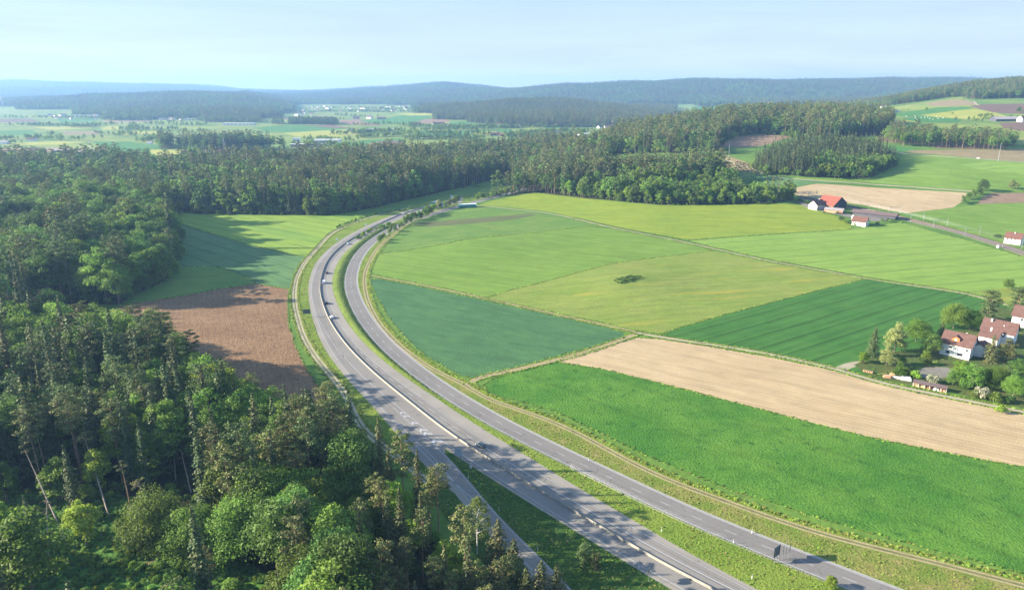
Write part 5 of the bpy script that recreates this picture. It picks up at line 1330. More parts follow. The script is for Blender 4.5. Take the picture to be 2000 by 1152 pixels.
# roadside marker posts
def delin():
    r = empty('marker_post', (0, 0, 0)); m = MB(); m.box((0, 0, .42), (.13, .16, .84)); m.build('post', P['white'], r)
    m = MB(); m.box((0, 0, .97), (.135, .165, .26), 0, 0, .9); m.build('black_band', P['black'], r); m = MB(); m.box((0, 0, 1.14), (.125, .15, .08), 0, 0, .6); m.build('post_cap', P['white'], r); return r
def copy_tree(o, parent=None):
    c = o.copy(); COL.objects.link(c); c.parent = parent
    for ch in [x for x in o.children]: copy_tree(ch, c)
    return c
DL = [((940,840),'strip between the carriageways, level with the dark car'),((1034.5,896),'strip between the carriageways, first below the dark car'),((1292,1038),'strip between the carriageways, halfway to the large sign'),((1468.7,1130),'strip between the carriageways, below the large sign'),
 ((823.4,771),'strip between the carriageways, upstream of the painted chevrons'),((736,710),'strip between the carriageways, above the chevrons'),((676,628),'strip between the carriageways, facing the nearest white car'),
 ((1125.5,917),'fence edge of the right carriageway, near the dry verge'),((1432.6,1060),'fence edge of the right carriageway, left of the large sign'),((1150,900),'outer edge of the right carriageway, beside the gravelly verge'),((1468.7,1041),'outer edge of the right carriageway, left of the large sign'),
 ((761,660),'outer edge of the right carriageway, left of the potato field'),((839,725),'outer edge of the right carriageway, before the track junction'),((750.5,686),'fence edge of the right carriageway, beside the shaded bank'),((801.6,728),'fence edge of the right carriageway, below the shaded bank'),((832.8,751),'fence edge of the right carriageway, level with the track junction'),
 ((915,934),'grass wedge, left of the grey cabinet'),((974.5,998),'grass wedge, right of the birch crown'),((1050,1075),'grass wedge, beside the young pine'),((1058.6,996),'grass wedge, at the motorway edge'),((1247.4,1109),'grass wedge, just left of the round signs'),
 ((740,811),'left verge of the motorway, where the gravel track ends'),((812,897),'left verge of the slip road, opposite the chevrons'),((717,497),'outer side of the bend, near the leafy row'),((691,505),'inner side of the bend on the shaded bank'),((699,517),'inner side of the bend on the shaded bank, lower one')]
d0 = None
for (px, py), w in DL:
    p = gp(px, py)
    if d0 is None: d0 = delin(); r = d0
    else: r = copy_tree(d0)
    r.location = (p[0], p[1], ht(*p)); r.scale = (1.35,)*3
    meta(r, 'white marker post on the ' + w, 'marker post', 'white marker posts along the roads')
# signs
def panel_sign(name, px, py, w, h, clear, rz, mat, label, nposts=2, rib=True, cols=1):
    p = gp(px, py); r = empty(name, (p[0], p[1], ht(*p)), rz); meta(r, label, 'road sign')
    m = MB(); m.box((0, 0, clear+h/2), (w, .08, h))
    m.build('panel', mat, r)
    if rib:
        for i in range(4):
            m = MB(); m.box((0, -.09, clear+h*(i+.5)/4), (w*.98, .08, .09)); m.build('rib', P['steel'], r)
    for i in range(nposts):
        x = (i/(nposts-1)-.5)*w*.72 if nposts > 1 else 0
        m = MB(); m.tube((x, -.2, -.2), (x, -.2, clear+h*.9), .09, n=8); m.build('post', P['steel'], r)
    return r
def road_dir(C, px, py):
    return along(C, s_at(C, px, py))[1]
a = road_dir(RR, 1516, 1090)
r = panel_sign('road_sign', 1515, 1096, 3.4, 3.6, 2.0, a-math.pi/2-.25, P['signback'], 'large dark backed sign on four slim posts between fence and right carriageway', 2)
m = MB(); m.box((3.6, -1.0, 4.4), (3.2, .08, 3.6), .5); m.build('panel', P['signback'], r)
for x in (2.6, 4.6):
    m = MB(); m.tube((x, -.6-.5*(x-2.6), -.2), (x, -.6-.5*(x-2.6), 5.6), .09, n=8); m.build('post', P['steel'], r)
panel_sign('road_sign', 895, 903, 2.5, 3.2, 3.1, math.pi-.12, P['signlight'], 'pale grey blue sign panel at the tip of the grass wedge', 2, False)
panel_sign('road_sign', 600, 619, 4.6, 3.0, 2.2, math.pi+.1, P['signback'], 'dark ribbed sign back on the left verge beside the bend', 2)
panel_sign('road_sign', 659, 474, 1.8, 2.0, 2.6, 0, P['white'], 'small white sign on the shaded left bank, lower of two', 1, False)
panel_sign('road_sign', 715, 445, 1.8, 2.0, 2.4, 0, P['white'], 'small white sign on the left bank, upper of two', 1, False)
panel_sign('road_sign', 883, 392, 4.6, 4.0, 3.0, 0, P['signlight'], 'big pale sign panel in front of the dark wood where the motorway vanishes', 2, False)
panel_sign('road_sign', 672, 492, 1.0, 1.3, 1.2, .2, P['white'], 'tiny white sign beside the lane on the inner side of the bend', 1, False)
p = gp(1267, 1136); r = empty('round_sign_pair', (p[0], p[1], 0), road_dir(BAR, 1267, 1100)-math.pi/2+.35); meta(r, 'two round signs side by side on one pole, seen from behind, at the grass wedge', 'road sign')
m = MB(); m.tube((0, 0, -.2), (0, 0, 4.9), .07, n=8); m.build('pole', P['steel'], r)
for x in (-.75, .75):
    m = MB(); m.tube((x, .1, 4.2), (x, .16, 4.2), .85, .85, 20); m.build('sign_disc', P['signback'], r)
m = MB(); m.box((0, .05, 4.2), (1.7, .06, .1)); m.build('cross_bar', P['steel'], r)
p = gp(919, 913); r = empty('roadside_cabinet', (p[0], p[1], 0), .4); meta(r, 'rounded light grey cabinet standing in the grass wedge behind the pale sign', 'cabinet')
m = MB(); m.tube((0, 0, 0), (0, 0, 1.7), .62, .58, 14); m.build('cabinet_body', P['conc'], r); m = MB(); m.tube((0, 0, 1.7), (0, 0, 2.0), .68, .5, 14); m.build('cabinet_cap', P['barrier'], r)

# ------------------------------------------------------------------ cars
def paintmat(n, c, r=.25): return plain(n, c, r, .15, spec=.6)
def build_car(label, px, py, paint, kind='car', curve_=BAR, flip=False, dz=0.0, rz=None):
    p = gp(px, py); a = road_dir(curve_, px, py) if rz is None else rz
    if flip: a += math.pi
    r = empty('van' if kind == 'van' else 'car', (p[0], p[1], ht(*p)+dz), a); meta(r, label, 'van' if kind == 'van' else 'car', 'vehicles on the motorway')
    if kind == 'van':
        ST = [(-2.5,.80,.86,.35,1.1,1.1,.8),(-2.48,.9,.93,.3,1.15,1.95,.80),(-2.3,.94,.95,.25,1.15,2.02,.84),(.9,.94,.95,.25,1.15,2.02,.84),(1.25,.94,.95,.25,1.12,1.9,.78),(1.95,.93,.93,.25,1.08,1.1,.8),(2.45,.86,.86,.3,.95,.96,.76),(2.62,.6,.62,.4,.7,.72,.55)]
    else:
        tall = .12 if kind == 'suv' else 0
        ST = [(-2.2,.70,.74,.40,.85,.86,.7),(-2.12,.84,.86,.28,.92,1.0+tall,.78),(-1.85,.88,.90,.22,.95,1.36+tall,.66),(-1.2,.90,.91,.2,.95,1.46+tall,.64),(.1,.90,.91,.2,.94,1.46+tall,.64),(.55,.90,.91,.2,.92,1.34+tall,.66),(1.15,.90,.90,.2,.90,.93,.80),(1.9,.86,.86,.22,.80,.82,.74),(2.2,.68,.7,.35,.6,.62,.6)]
    m = MB(); n = 8
    for x, wb, wm_, zb, zm, zr, wr in ST:
        for y, z in ((-wb*.92, zb), (-wb, zb+.2), (-wm_, zm), (-wr, zr), (wr, zr), (wm_, zm), (wb, zb+.2), (wb*.92, zb)): m.v.append((x, y, z))
    for i in range(len(ST)-1):
        for j in range(n): m.f.append((i*n+j, (i+1)*n+j, (i+1)*n+(j+1) % n, i*n+(j+1) % n)); m.m.append(0)
    m.f.append(tuple(range(n))); m.f.append(tuple((len(ST)-1)*n+j for j in reversed(range(n)))); m.m += [0, 0]
    m.build('body', paint, r, smooth=False)
    g = MB(); W = MB()
    def lerp(i, j, t, e=.012):
        A_, B_ = ST[i], ST[j]; return [A_[q]+(B_[q]-A_[q])*t for q in range(7)]
    if kind == 'van': side = [(3, 4)]; wind = (4, 5); rear = (1, 1)
    else: side = [(2, 3), (3, 4), (4, 5)]; wind = (5, 6); rear = (1, 2)
    e = .012
    for i, j in side:
        for sg in (-1, 1):
            q = []
            for k_, t in ((i, .16), (j, .16), (j, .88), (i, .88)):
                S_ = ST[k_]; q.append((S_[0], sg*(S_[2]+(S_[6]-S_[2])*t+e), S_[4]+(S_[5]-S_[4])*t+e))
            if kind == 'van': q = [(x+(.0 if n_ in (0, 3) else 0), y, z) for n_, (x, y, z) in enumerate(q)]
            g.poly(q if sg < 0 else q[::-1])
    i, j = wind; q = []
    A_, B_ = ST[i], ST[j]
    g.poly([(A_[0]+.03, -A_[6]*.92, A_[5]-.01+e*2), (A_[0]+.03, A_[6]*.92, A_[5]-.01+e*2), (B_[0]-.06, B_[6]*.95, B_[5]+.09), (B_[0]-.06, -B_[6]*.95, B_[5]+.09)][::-1])
    if kind != 'van':
        A_, B_ = ST[1], ST[2]; g.poly([(B_[0]-.03, -B_[6]*.9, B_[5]-.02), (B_[0]-.03, B_[6]*.9, B_[5]-.02), (A_[0]-.0, A_[6]*.9, A_[5]+.05), (A_[0]-.0, -A_[6]*.9, A_[5]+.05)])
    g.build('windows', P['glass'], r)
    xw = (-1.35, 1.4) if kind != 'van' else (-1.6, 1.75)
    for x in xw:
        for y in (-.82, .82):
            w_ = MB(); w_.tube((x, y-.12, .33), (x, y+.12, .33), .33, .33, 14); wo = w_.build('wheel', P['tyre'], r)
            q = MB(); q.tube((x, y+.121*(1 if y > 0 else -1), .33), (x, y+.135*(1 if y > 0 else -1), .33), .2, .18, 10); q.build('rim', P['rim'], wo)
    xe, xf = ST[0][0], ST[-1][0]
    for y in (-.6, .6):
        q = MB(); q.box((xe+.02, y, .85 if kind != 'van' else 1.0), (.1, .25, .16)); q.build('tail_light', P['tail'], r)
        q = MB(); q.box((xf-.12, y, .66), (.2, .28, .13)); q.build('headlight', P['lamp'], r)
    r.scale = (1.08,)*3
    return r
pt_black = paintmat('car_black', (.025, .03, .035, 1)); pt_slate = paintmat('car_slate', (.09, .12, .14, 1)); pt_white = paintmat('car_white', (.75, .76, .78, 1)); pt_red = paintmat('car_dark_red', (.10, .03, .03, 1)); pt_silver = paintmat('car_silver', (.45, .47, .5, 1))
build_car('dark slate estate car driving away beside the median barrier, nearest on the road', 939, 871, pt_slate, 'suv')
build_car('white car driving away on the bend, first ahead of the grass wedge', 648, 621, pt_white)
build_car('black car on the bend between a white car and a white van', 637, 593, pt_black, 'suv')
build_car('white van with dark windscreen on the inner side of the bend', 633, 553, pt_white, 'van')
build_car('small dark red car just ahead of the white van', 639, 534, pt_red)
build_car('white car at the top of the bend behind a black one', 680, 477, pt_white)
build_car('black car hugging the barrier at the top of the bend', 697, 465, pt_black)
build_car('silver car on the far straight before the wood', 789, 419, pt_silver)
build_car('white estate car on the country lane across the tan slope', 1911, 310, pt_white, 'suv', TV3)

# ------------------------------------------------------------------ railway
S0, S1 = 2, arclen(RAIL)[-1]-2
for k, off_ in enumerate((-2.1, 2.1)):
    r = empty('railway_track', (RAIL[0][0], RAIL[0][1], 0)); meta(r, ['rusty rails of the railway line, track nearer the white farmhouse', 'rusty rails of the railway line, track nearer the green slope'][1-k], 'railway track')
    for d in (-.72, .72):
        m = MB(); C = offset(RAIL, off_+d); Z = terr(C[:, 0], C[:, 1])
        for i in range(len(C)-1):
            a_, b_ = C[i], C[i+1]; m.tube((a_[0]-RAIL[0][0], a_[1]-RAIL[0][1], Z[i]+.16), (b_[0]-RAIL[0][0], b_[1]-RAIL[0][1], Z[i+1]+.16), .08, n=4, cap=False)
        m.build('rail', plain('rail_steel', (.22, .16, .13, 1), .5, .5) if 'rl' not in P else P['rl'], r)
    m = MB(); Sx = arclen(RAIL)
    for s in np.arange(1, Sx[-1], 1.2):
        p, a = along(offset(RAIL, off_), s); m.box((p[0]-RAIL[0][0], p[1]-RAIL[0][1], ht(*p)+.06), (.3, 2.5, .12), a)
    o = m.build('sleepers', P['conc'], r); o['kind'] = 'stuff'
def mast(px, py, lab, h=9.5, side=1):
    p = gp(px, py); a = road_dir(RAIL, px, py); r = empty('catenary_mast', (p[0], p[1], ht(*p)), a); meta(r, lab, 'mast', 'railway overhead line masts')
    m = MB(); m.tube((0, 0, -.3), (0, 0, h), .2, .15, 6); m.build('pole', P['steel'], r)
    m = MB(); m.tube((0, 0, h*.8), (0, side*2.6, h*.86), .08, n=4); m.tube((0, 0, h*.66), (0, side*2.6, h*.84), .07, n=4); m.build('bracket_arm', P['steel'], r)
    return r
def portal(p1, p2, lab, h=9.5):
    a = np.array(gp(*p1)); b = np.array(gp(*p2)); c = (a+b)/2; d = b-a; L_ = np.linalg.norm(d)
    r = empty('catenary_portal', (c[0], c[1], ht(*c)), math.atan2(d[1], d[0])); meta(r, lab, 'mast', 'railway overhead line portals')
    for s_ in (-1, 1):
        m = MB(); m.tube((s_*L_/2, 0, -.3), (s_*L_/2, 0, h), .2, .16, 6); m.build('leg', P['steel'], r)
    m = MB(); m.tube((-L_/2, 0, h*.93), (L_/2, 0, h*.93), .1, n=4); m.tube((-L_/2, 0, h*.8), (L_/2, 0, h*.8), .1, n=4)
    n_ = 8
    for i in range(n_):
        x0 = -L_/2+L_*i/n_; x1 = x0+L_/n_; m.tube((x0, 0, h*(.8 if i % 2 else .93)), (x1, 0, h*(.93 if i % 2 else .8)), .06, n=3)
    m.build('lattice_beam', P['steel'], r)
for q, s_, w in [((1675.5,407),1,'behind the dark barn'),((1695.7,413),-1,'behind the long dark roofed shed, left one'),((1716,413),1,'behind the long dark roofed shed, right one'),((1778,434),1,'on the near side just right of the long shed'),((1803,431),-1,'on the far side just right of the long shed'),
     ((1884,462),1,'x'),((1912.5,459),-1,'on the far side, right of the field portal'),((1958,483),1,'beside the white relay box'),((1995,487),-1,'in front of the right hand white house'),((1578,388),1,'left of the farm, nearer one'),((1593,386),-1,'left of the farm, further one')]:
    mast(*q, 'grey overhead line mast ' + w, 9.5, s_)
portal((1735,419), (1757.5,417), 'lattice portal over the railway behind the long dark shed')
portal((1822,446), (1849.5,442), 'lattice portal over the railway in the open fields')
r = empty('overhead_wire', (RAIL[0][0], RAIL[0][1], 0)); meta(r, 'thin contact wires strung over both tracks of the railway line', 'wire')
for off_ in (-2.1, 2.1):
    m = MB(); C = offset(RAIL, off_)[::4]
    for i in range(len(C)-1):
        for dz in (5.6, 7.2): m.tube((C[i][0]-RAIL[0][0], C[i][1]-RAIL[0][1], ht(*C[i])+dz), (C[i+1][0]-RAIL[0][0], C[i+1][1]-RAIL[0][1], ht(*C[i+1])+dz), .03, n=3, cap=False)
    m.build('wire', P['grey'], r)
p = gp(1949, 484); r = empty('relay_box', (*p, ht(*p)), .6); meta(r, 'small white box beside the railway near the right hand house', 'box')
m = MB(); m.box((0, 0, 1.1), (2.2, 1.6, 2.2)); m.build('box_body', P['white'], r); m = MB(); m.box((0, 0, 2.28), (2.4, 1.8, .14)); m.build('lid', P['conc'], r)
# ------------------------------------------------------------------ buildings
def roofmat(name, c, c2, rows=.35):
    m, t, n, l = newmat(name)
    b = n('ShaderNodeBsdfPrincipled'); o = n('ShaderNodeOutputMaterial'); b.inputs['Roughness'].default_value = .85; b.inputs['Specular IOR Level'].default_value = .2
    g = n('ShaderNodeTexCoord'); x = n('ShaderNodeTexNoise'); x.inputs['Scale'].default_value = .6; x.inputs['Detail'].default_value = 7; x.inputs['Roughness'].default_value = .75
    mr = n('ShaderNodeMapRange'); mr.inputs['From Min'].default_value = .35; mr.inputs['From Max'].default_value = .65
    mc = n('ShaderNodeMixRGB'); mc.inputs['Color1'].default_value = c; mc.inputs['Color2'].default_value = c2
    br_ = n('ShaderNodeTexNoise'); br_.inputs['Scale'].default_value = 4.0; mr2 = n('ShaderNodeMapRange'); mr2.inputs['To Min'].default_value = .75; mr2.inputs['To Max'].default_value = 1.25
    mu = n('ShaderNodeMixRGB'); mu.blend_type = 'MULTIPLY'; mu.inputs['Fac'].default_value = 1
    l(g.outputs['Object'], x.inputs['Vector']); l(g.outputs['Object'], br_.inputs['Vector']); l(x.outputs['Fac'], mr.inputs['Value']); l(mr.outputs['Result'], mc.inputs['Fac'])
    l(br_.outputs['Fac'], mr2.inputs['Value']); l(mc.outputs['Color'], mu.inputs['Color1']); l(mr2.outputs['Result'], mu.inputs['Color2']); l(mu.outputs['Color'], b.inputs['Base Color']); l(b.outputs['BSDF'], o.inputs['Surface'])
    return m
P['wall'] = plain('white_render', (.74, .73, .70, 1), .85, noise=.05, nscale=.5)
P['wall_cream'] = plain('cream_render', (.62, .56, .46, 1), .85, noise=.08, nscale=.5)
P['wall_grey'] = plain('grey_wall', (.42, .42, .42, 1), .85, noise=.08)
P['wood_dark'] = plain('dark_boards', (.06, .06, .075, 1), .8, noise=.3, nscale=1.5)
P['wood'] = plain('brown_boards', (.20, .10, .055, 1), .8, noise=.3, nscale=1.5)
P['brick'] = plain('orange_brick', (.50, .26, .16, 1), .85, noise=.15, nscale=1.5)
P['roof_red'] = roofmat('red_tiles', (.26, .078, .05, 1), (.20, .068, .05, 1))
P['roof_brown'] = roofmat('brown_tiles', (.095, .05, .043, 1), (.14, .082, .068, 1))
P['roof_old'] = roofmat('old_tiles', (.145, .062, .045, 1), (.105, .06, .05, 1))
P['roof_dark'] = roofmat('dark_roof', (.10, .075, .075, 1), (.14, .10, .09, 1))
P['roof_grey'] = roofmat('grey_roof', (.24, .22, .22, 1), (.32, .29, .28, 1))
P['orange_wood'] = plain('orange_wood', (.42, .14, .045, 1), .7, noise=.15)
P['log'] = plain('cut_wood', (.50, .33, .18, 1), .85, noise=.2)
P['sheet'] = plain('corrugated_white', (.62, .62, .60, 1), .6, noise=.1)
def gable(name, label, cat, c, L_, Wd, wh, rh, rz, wall, roof, wins=(), over=.6, gablemat=None, chim=(), doors=(), dormer=None, z=None, group=None, endmat=None):
    """ridge along local x; wins: (side, u, v, w, h) side in 'F'(-y) 'B'(+y) 'L'(-x) 'R'(+x)"""
    z = ht(*c) if z is None else z
    r = empty(name, (c[0], c[1], z), rz); meta(r, label, cat, group)
    m = MB(); a, b = L_/2, Wd/2
    v = [(-a,-b,-.5),(a,-b,-.5),(a,b,-.5),(-a,b,-.5),(-a,-b,wh),(a,-b,wh),(a,b,wh),(-a,b,wh),(-a,0,wh+rh-.05),(a,0,wh+rh-.05)]
    m.v = v; m.f = [(0,1,5,4),(2,3,7,6),(1,2,6,9,5),(3,0,4,8,7),(4,5,9,8),(6,7,8,9)]; m.m = [0,0,1,1,0,0]
    m.build('walls', [wall, gablemat or wall], r)
    rf = MB(); sl = rh/b; t = .22
    for sg in (-1, 1):
        y1 = sg*(b+over); z1 = wh - over*sl
        p = [(-a-over, 0, wh+rh), (a+over, 0, wh+rh), (a+over, y1, z1), (-a-over, y1, z1)]
        k = len(rf.v); rf.v += p + [(x, y, zz+t) for x, y, zz in p]
        for f in ((0,1,2,3),(7,6,5,4),(0,4,5,1),(1,5,6,2),(2,6,7,3),(3,7,4,0)): rf.f.append(tuple(k+i for i in f)); rf.m.append(0)
    ro = rf.build('roof', roof, r)
    for x, y, w_, h_ in chim:
        q = MB(); q.box((x, y, wh+rh*(1-abs(y)/b)+h_/2-.3), (w_, w_*.8, h_+.6)); q.build('chimney', P['wall_grey'], ro)
    for side, u, vz, w_, h_ in wins:
        fr_ = MB(); pn = MB(); e = .06
        if side in 'FB': sg = -1 if side == 'F' else 1; fr_.box((u, sg*(b+e/2), vz), (w_+.25, e, h_+.25)); pn.box((u, sg*(b+e+.012), vz), (w_, .02, h_))
        else: sg = -1 if side == 'L' else 1; fr_.box((sg*(a+e/2), u, vz), (e, w_+.25, h_+.25)); pn.box((sg*(a+e+.012), u, vz), (.02, w_, h_))
        f_ = fr_.build('window', P['wall_grey'], r); pn.build('pane', P['glass'], f_)
    for side, u, w_, h_ in doors:
        q = MB()
        if side in 'FB': q.box((u, (-1 if side == 'F' else 1)*(b+.04), h_/2), (w_, .08, h_))
        else: q.box(((-1 if side == 'L' else 1)*(a+.04), u, h_/2), (.08, w_, h_))
        q.build('door', P['wood'], r)
    if dormer:
        x, y, w_, h_ = dormer; zz = wh+rh*(1-abs(y)/b)-.3
        q = MB(); q.v = [(x-w_/2, y-1.2, zz-.6), (x+w_/2, y-1.2, zz-.6), (x+w_/2, y+1.6, zz-.6), (x-w_/2, y+1.6, zz-.6), (x-w_/2, y-1.2, zz+h_*.55), (x+w_/2, y-1.2, zz+h_*.55), (x+w_/2, y+1.6, zz+h_*.55), (x-w_/2, y+1.6, zz+h_*.55), (x, y-1.2, zz+h_), (x, y+1.6, zz+h_)]
        q.f = [(0,1,5,8,4), (1,2,6,5), (3,0,4,7), (4,8,9,7), (8,5,6,9)]; q.m = [0]*5; do = q.build('dormer', P['orange_wood'], r)
        q = MB()
        for sg in (-1, 1):
            pts_ = [(x, y-1.5, zz+h_+.05), (x, y+2.4, zz+h_+.05), (x+sg*(w_/2+.3), y+2.4, zz+h_*.5), (x+sg*(w_/2+.3), y-1.5, zz+h_*.5)]; k = len(q.v); q.v += pts_ + [(a1, b1, c1+.14) for a1, b1, c1 in pts_]
            for f in ((0,1,2,3),(7,6,5,4),(0,4,5,1),(1,5,6,2),(2,6,7,3),(3,7,4,0)): q.f.append(tuple(k+i for i in f)); q.m.append(0)
        q.build('dormer_roof', roof, do); q = MB(); q.box((x, y-1.24, zz+h_*.2), (.9, .05, 1.2)); q.build('dormer_window', P['white'], do)
    return r
def addv(p, a, d): return (p[0]+math.cos(a)*d, p[1]+math.sin(a)*d)
aF = R(35)
g_ = gp(1586.5, 409.5); hc = addv(addv(g_, aF, 8.5), aF+math.pi/2, 0)
gable('farmhouse', 'old farmhouse with white timbered gable and brown roof joined to the red roofed barn', 'farmhouse', hc, 17, 11, 5.5, 4.6, aF, P['wall_grey'], P['roof_brown'],
      [('L', -2.4, 2, 1, 1.4), ('L', 2.4, 2, 1, 1.4), ('L', -2.4, 4.6, 1, 1.4), ('L', 0, 4.6, 1, 1.4), ('L', 2.4, 4.6, 1, 1.4), ('L', 0, 7.2, .9, 1.1), ('F', -5, 2, 1, 1.4), ('F', -2, 2, 1, 1.4), ('F', 1.5, 4.4, 1, 1.3)], gablemat=P['wall_cream'], chim=[(3, 0, .9, 1.6)])
g_ = gp(1640, 408); bc = addv(g_, aF+math.pi/2, 10.5)
rb = gable('barn', 'big barn with bright red tiled roof and blue black boarded gable', 'barn', bc, 21, 27, 4.6, 8.2, aF-math.pi/2, P['wood'], P['roof_red'], over=.9, gablemat=P['wood_dark'], doors=[('R', -6, 4, 3.8)])
bb = MB(); q0 = None   # battens that divide the boarded gable
for i in range(25):
    y = -12.6+i*1.05; hz_ = 4.6+8.2*(1-abs(y)/13.5)-.3
    q = MB(); q.box((10.56, y, hz_/2+.2), (.06, .12, hz_-.4)); q.build('board_batten', P['wood_dark'], rb)
g_ = gp(1634, 415); gable('low_brick_shed', 'low shed with orange brick wall and flat grey roof in front of the barn', 'shed', addv(g_, aF+math.pi/2, 3), 19, 12, 3.1, 1.5, aF-R(68), P['brick'], P['roof_grey'], [('L', 0, 1.6, 1.4, 1)], over=.7, gablemat=P['wood'], doors=[('R', -2.5, 2.6, 2.6), ('R', 2.5, 2.6, 2.6)])
g_ = gp(1704, 424); gable('open_shed', 'long open sided shed under a dark low roof beside the railway', 'shed', addv(g_, R(45), 7), 44, 12, 3.2, 2.0, R(-42), P['wood_dark'], P['roof_dark'], over=1.2, gablemat=P['wood_dark'])
g_ = gp(1690, 443.5); aW = R(-43); cW = addv(addv(g_, aW+math.pi, 7.2), aW+math.pi/2, 5.2)
gable('white_farmhouse', 'white farmhouse with worn red roof standing alone in front of the long shed', 'house', cW, 14, 10, 4.4, 4.4, aW, P['wall'], P['roof_old'],
      [('F', -5, 2.8, .8, 1.2), ('F', -3, 2.8, .8, 1.2), ('F', 1.2, 2.4, .9, 1.6), ('F', 4.4, 2.8, .8, 1.2), ('R', -2.2, 2.2, 1.5, 1.3), ('R', 2, 2.2, 1.5, 1.3), ('R', -1.6, 5.2, 1.4, 1.2), ('R', 1.4, 5.2, 1.4, 1.2), ('R', -4.2, 2.0, .7, 1.2)], chim=[(-1, 1.5, .7, 1.3)])
p = gp(1665.5, 429); r = empty('feed_silo', (*p, ht(*p))); meta(r, 'small white round silo at the left end of the long dark shed', 'silo'); m = MB(); m.tube((0, 0, 0), (0, 0, 4), 1.3, 1.3, 14); m.build('silo_body', P['white'], r); m = MB(); m.tube((0, 0, 4), (0, 0, 5.2), 1.4, .2, 14); m.build('silo_cap', P['sheet'], r)
g_ = gp(1990, 478); cR = addv(g_, R(100), 6)
gable('white_house', 'white house with brownish red roof on the far side of the railway', 'house', cR, 13, 11, 5.6, 4.6, R(-50), P['wall'], P['roof_old'],
      [('F', -4, 1.8, 1, 1.3), ('F', -1.4, 1.8, 1, 1.3), ('F', 1.4, 1.8, 1, 1.3), ('F', -4, 4.4, 1, 1.3), ('F', -1, 4.4, 1, 1.3), ('F', 2, 4.4, 1, 1.3), ('R', -2.5, 2, 1.3, 1.4), ('R', 2, 2, 1.6, 2.2), ('R', -2.4, 4.8, 1.3, 1.3), ('R', 2, 4.8, 1.3, 1.3), ('R', 0, 7.2, 1.2, 1)], chim=[(0, -1, .8, 1.5)])
# hamlet at the right: three white houses in echelon, joined by low wings
hw = 7.4
A1 = np.array(flat(1836, 666, hw)); A2 = np.array(flat(1899, 680, hw)); dd_ = A2-A1; aH = math.atan2(dd_[1], dd_[0]); LH = float(np.linalg.norm(dd_)) - 1.2
nb_ = np.array([-math.sin(aH), math.cos(aH)])
WH = 13.0
cH = (A1+A2)/2 + nb_*(WH/2+.6)
def hwins(n, L_, rows): return [('F', -L_/2+L_*(i+.5)/n, v, 1.1, 1.35) for i in range(n) for v in rows]
gable('large_white_house', 'large white house with brown tiled roof and orange wooden dormer', 'house', cH, LH, WH, hw, 5.0, aH, P['wall'], P['roof_brown'], [('F', -3.2, 2.2, 1.6, 1.4), ('F', 2.6, 2.2, 2.4, 1.4), ('F', -2.4, 5.3, 1.2, .9), ('F', 5.4, 5.3, 1.0, 1.1), ('L', -3, 5.2, 1.1, 1.3), ('L', 3, 5.2, 1.1, 1.3), ('R', 0, 5, 1.2, 1.3)], over=.8, chim=[(2.5, .8, .7, 1.0)], dormer=(-.8, -4.0, 3.6, 2.4), z=0)
c2 = flat(1958, 645, 10); 
def hp(px, py, z): return np.array(flat(px, py, z))
R1, R2 = hp(1925, 619, 12.0), hp(1990, 633, 12.0)
gable('second_white_house', 'white house with mossy reddish roof and chimney behind the dormer house', 'house', (R1+R2)/2, float(np.linalg.norm(R2-R1))-.6, 12.5, 7.0, 5.0, aH, P['wall'], P['roof_brown'], [('F', -4, 5, 1.1, 1.3), ('F', 3, 5, 1.1, 1.3), ('F', 5.5, 2.2, 1.2, 1.4)], over=.8, chim=[(-4.4, -1.6, .9, 1.8), (2, -3, .5, .8)], z=0)
R1, R2 = hp(1986, 595, 12.0), hp(2056, 608, 12.0)
gable('third_white_house', 'rearmost tiled white house at the edge of the hamlet under the dark pine', 'house', (R1+R2)/2, float(np.linalg.norm(R2-R1)), 12.5, 7.0, 5.0, aH, P['wall'], P['roof_brown'], [('F', -4, 5, 1.1, 1.3), ('F', 2, 5, 1.1, 1.3)], over=.8, chim=[(-3, -2, .9, 1.6)], z=0)
for (px, py), nm, lab, L2, W2, h2 in [((1918, 672), 'garage_wing', 'low white wing with brown roof right of the dormer house', 9, 11, 4.6), ((1935, 650), 'connecting_wing', 'small connecting wing with white gable between the first two houses', 9, 9, 5.6)]:
    gable(nm, lab, 'house wing', hp(px, py, h2+1.5), L2, W2, h2, 2.6, aH-math.pi/2 if nm == 'garage_wing' else aH, P['wall'], P['roof_brown'], [('F', 0, 2.2, 1.2, 1.3), ('L', 0, 2.2, 1.6, 1.3)], over=.5, z=0, chim=[(0, 0, .9, 2.2)] if nm == 'connecting_wing' else ())
# open woodshed, stacks and log piles by the lane
a0 = np.array(gp(1782, 752)); a1 = np.array(gp(1849, 766)); d = a1-a0; al = math.atan2(d[1], d[0]); Ls = float(np.linalg.norm(d)); c = (a0+a1)/2
r = empty('woodshed', (c[0], c[1], 0), al); meta(r, 'long open woodshed with dark sloping roof along the garden lane', 'woodshed')
m = MB(); m.v = [(-Ls/2, -1.6, 2.0), (Ls/2, -1.6, 2.0), (Ls/2, 1.6, 2.7), (-Ls/2, 1.6, 2.7), (-Ls/2, -1.6, 2.15), (Ls/2, -1.6, 2.15), (Ls/2, 1.6, 2.85), (-Ls/2, 1.6, 2.85)]; m.f = [(3,2,1,0), (4,5,6,7), (0,1,5,4), (1,2,6,5), (2,3,7,6), (3,0,4,7)]; m.m = [0]*6; m.build('roof', P['roof_dark'], r)
for i in range(7):
    m = MB(); m.box((-Ls/2+.3+i*(Ls-.6)/6, -1.35, 1.0), (.2, .2, 2.0)); m.build('post', P['wall_cream'], r)
m = MB(); m.box((0, 1.4, 1.3), (Ls-.3, .1, 2.4)); m.build('back_wall', P['wood_dark'], r)
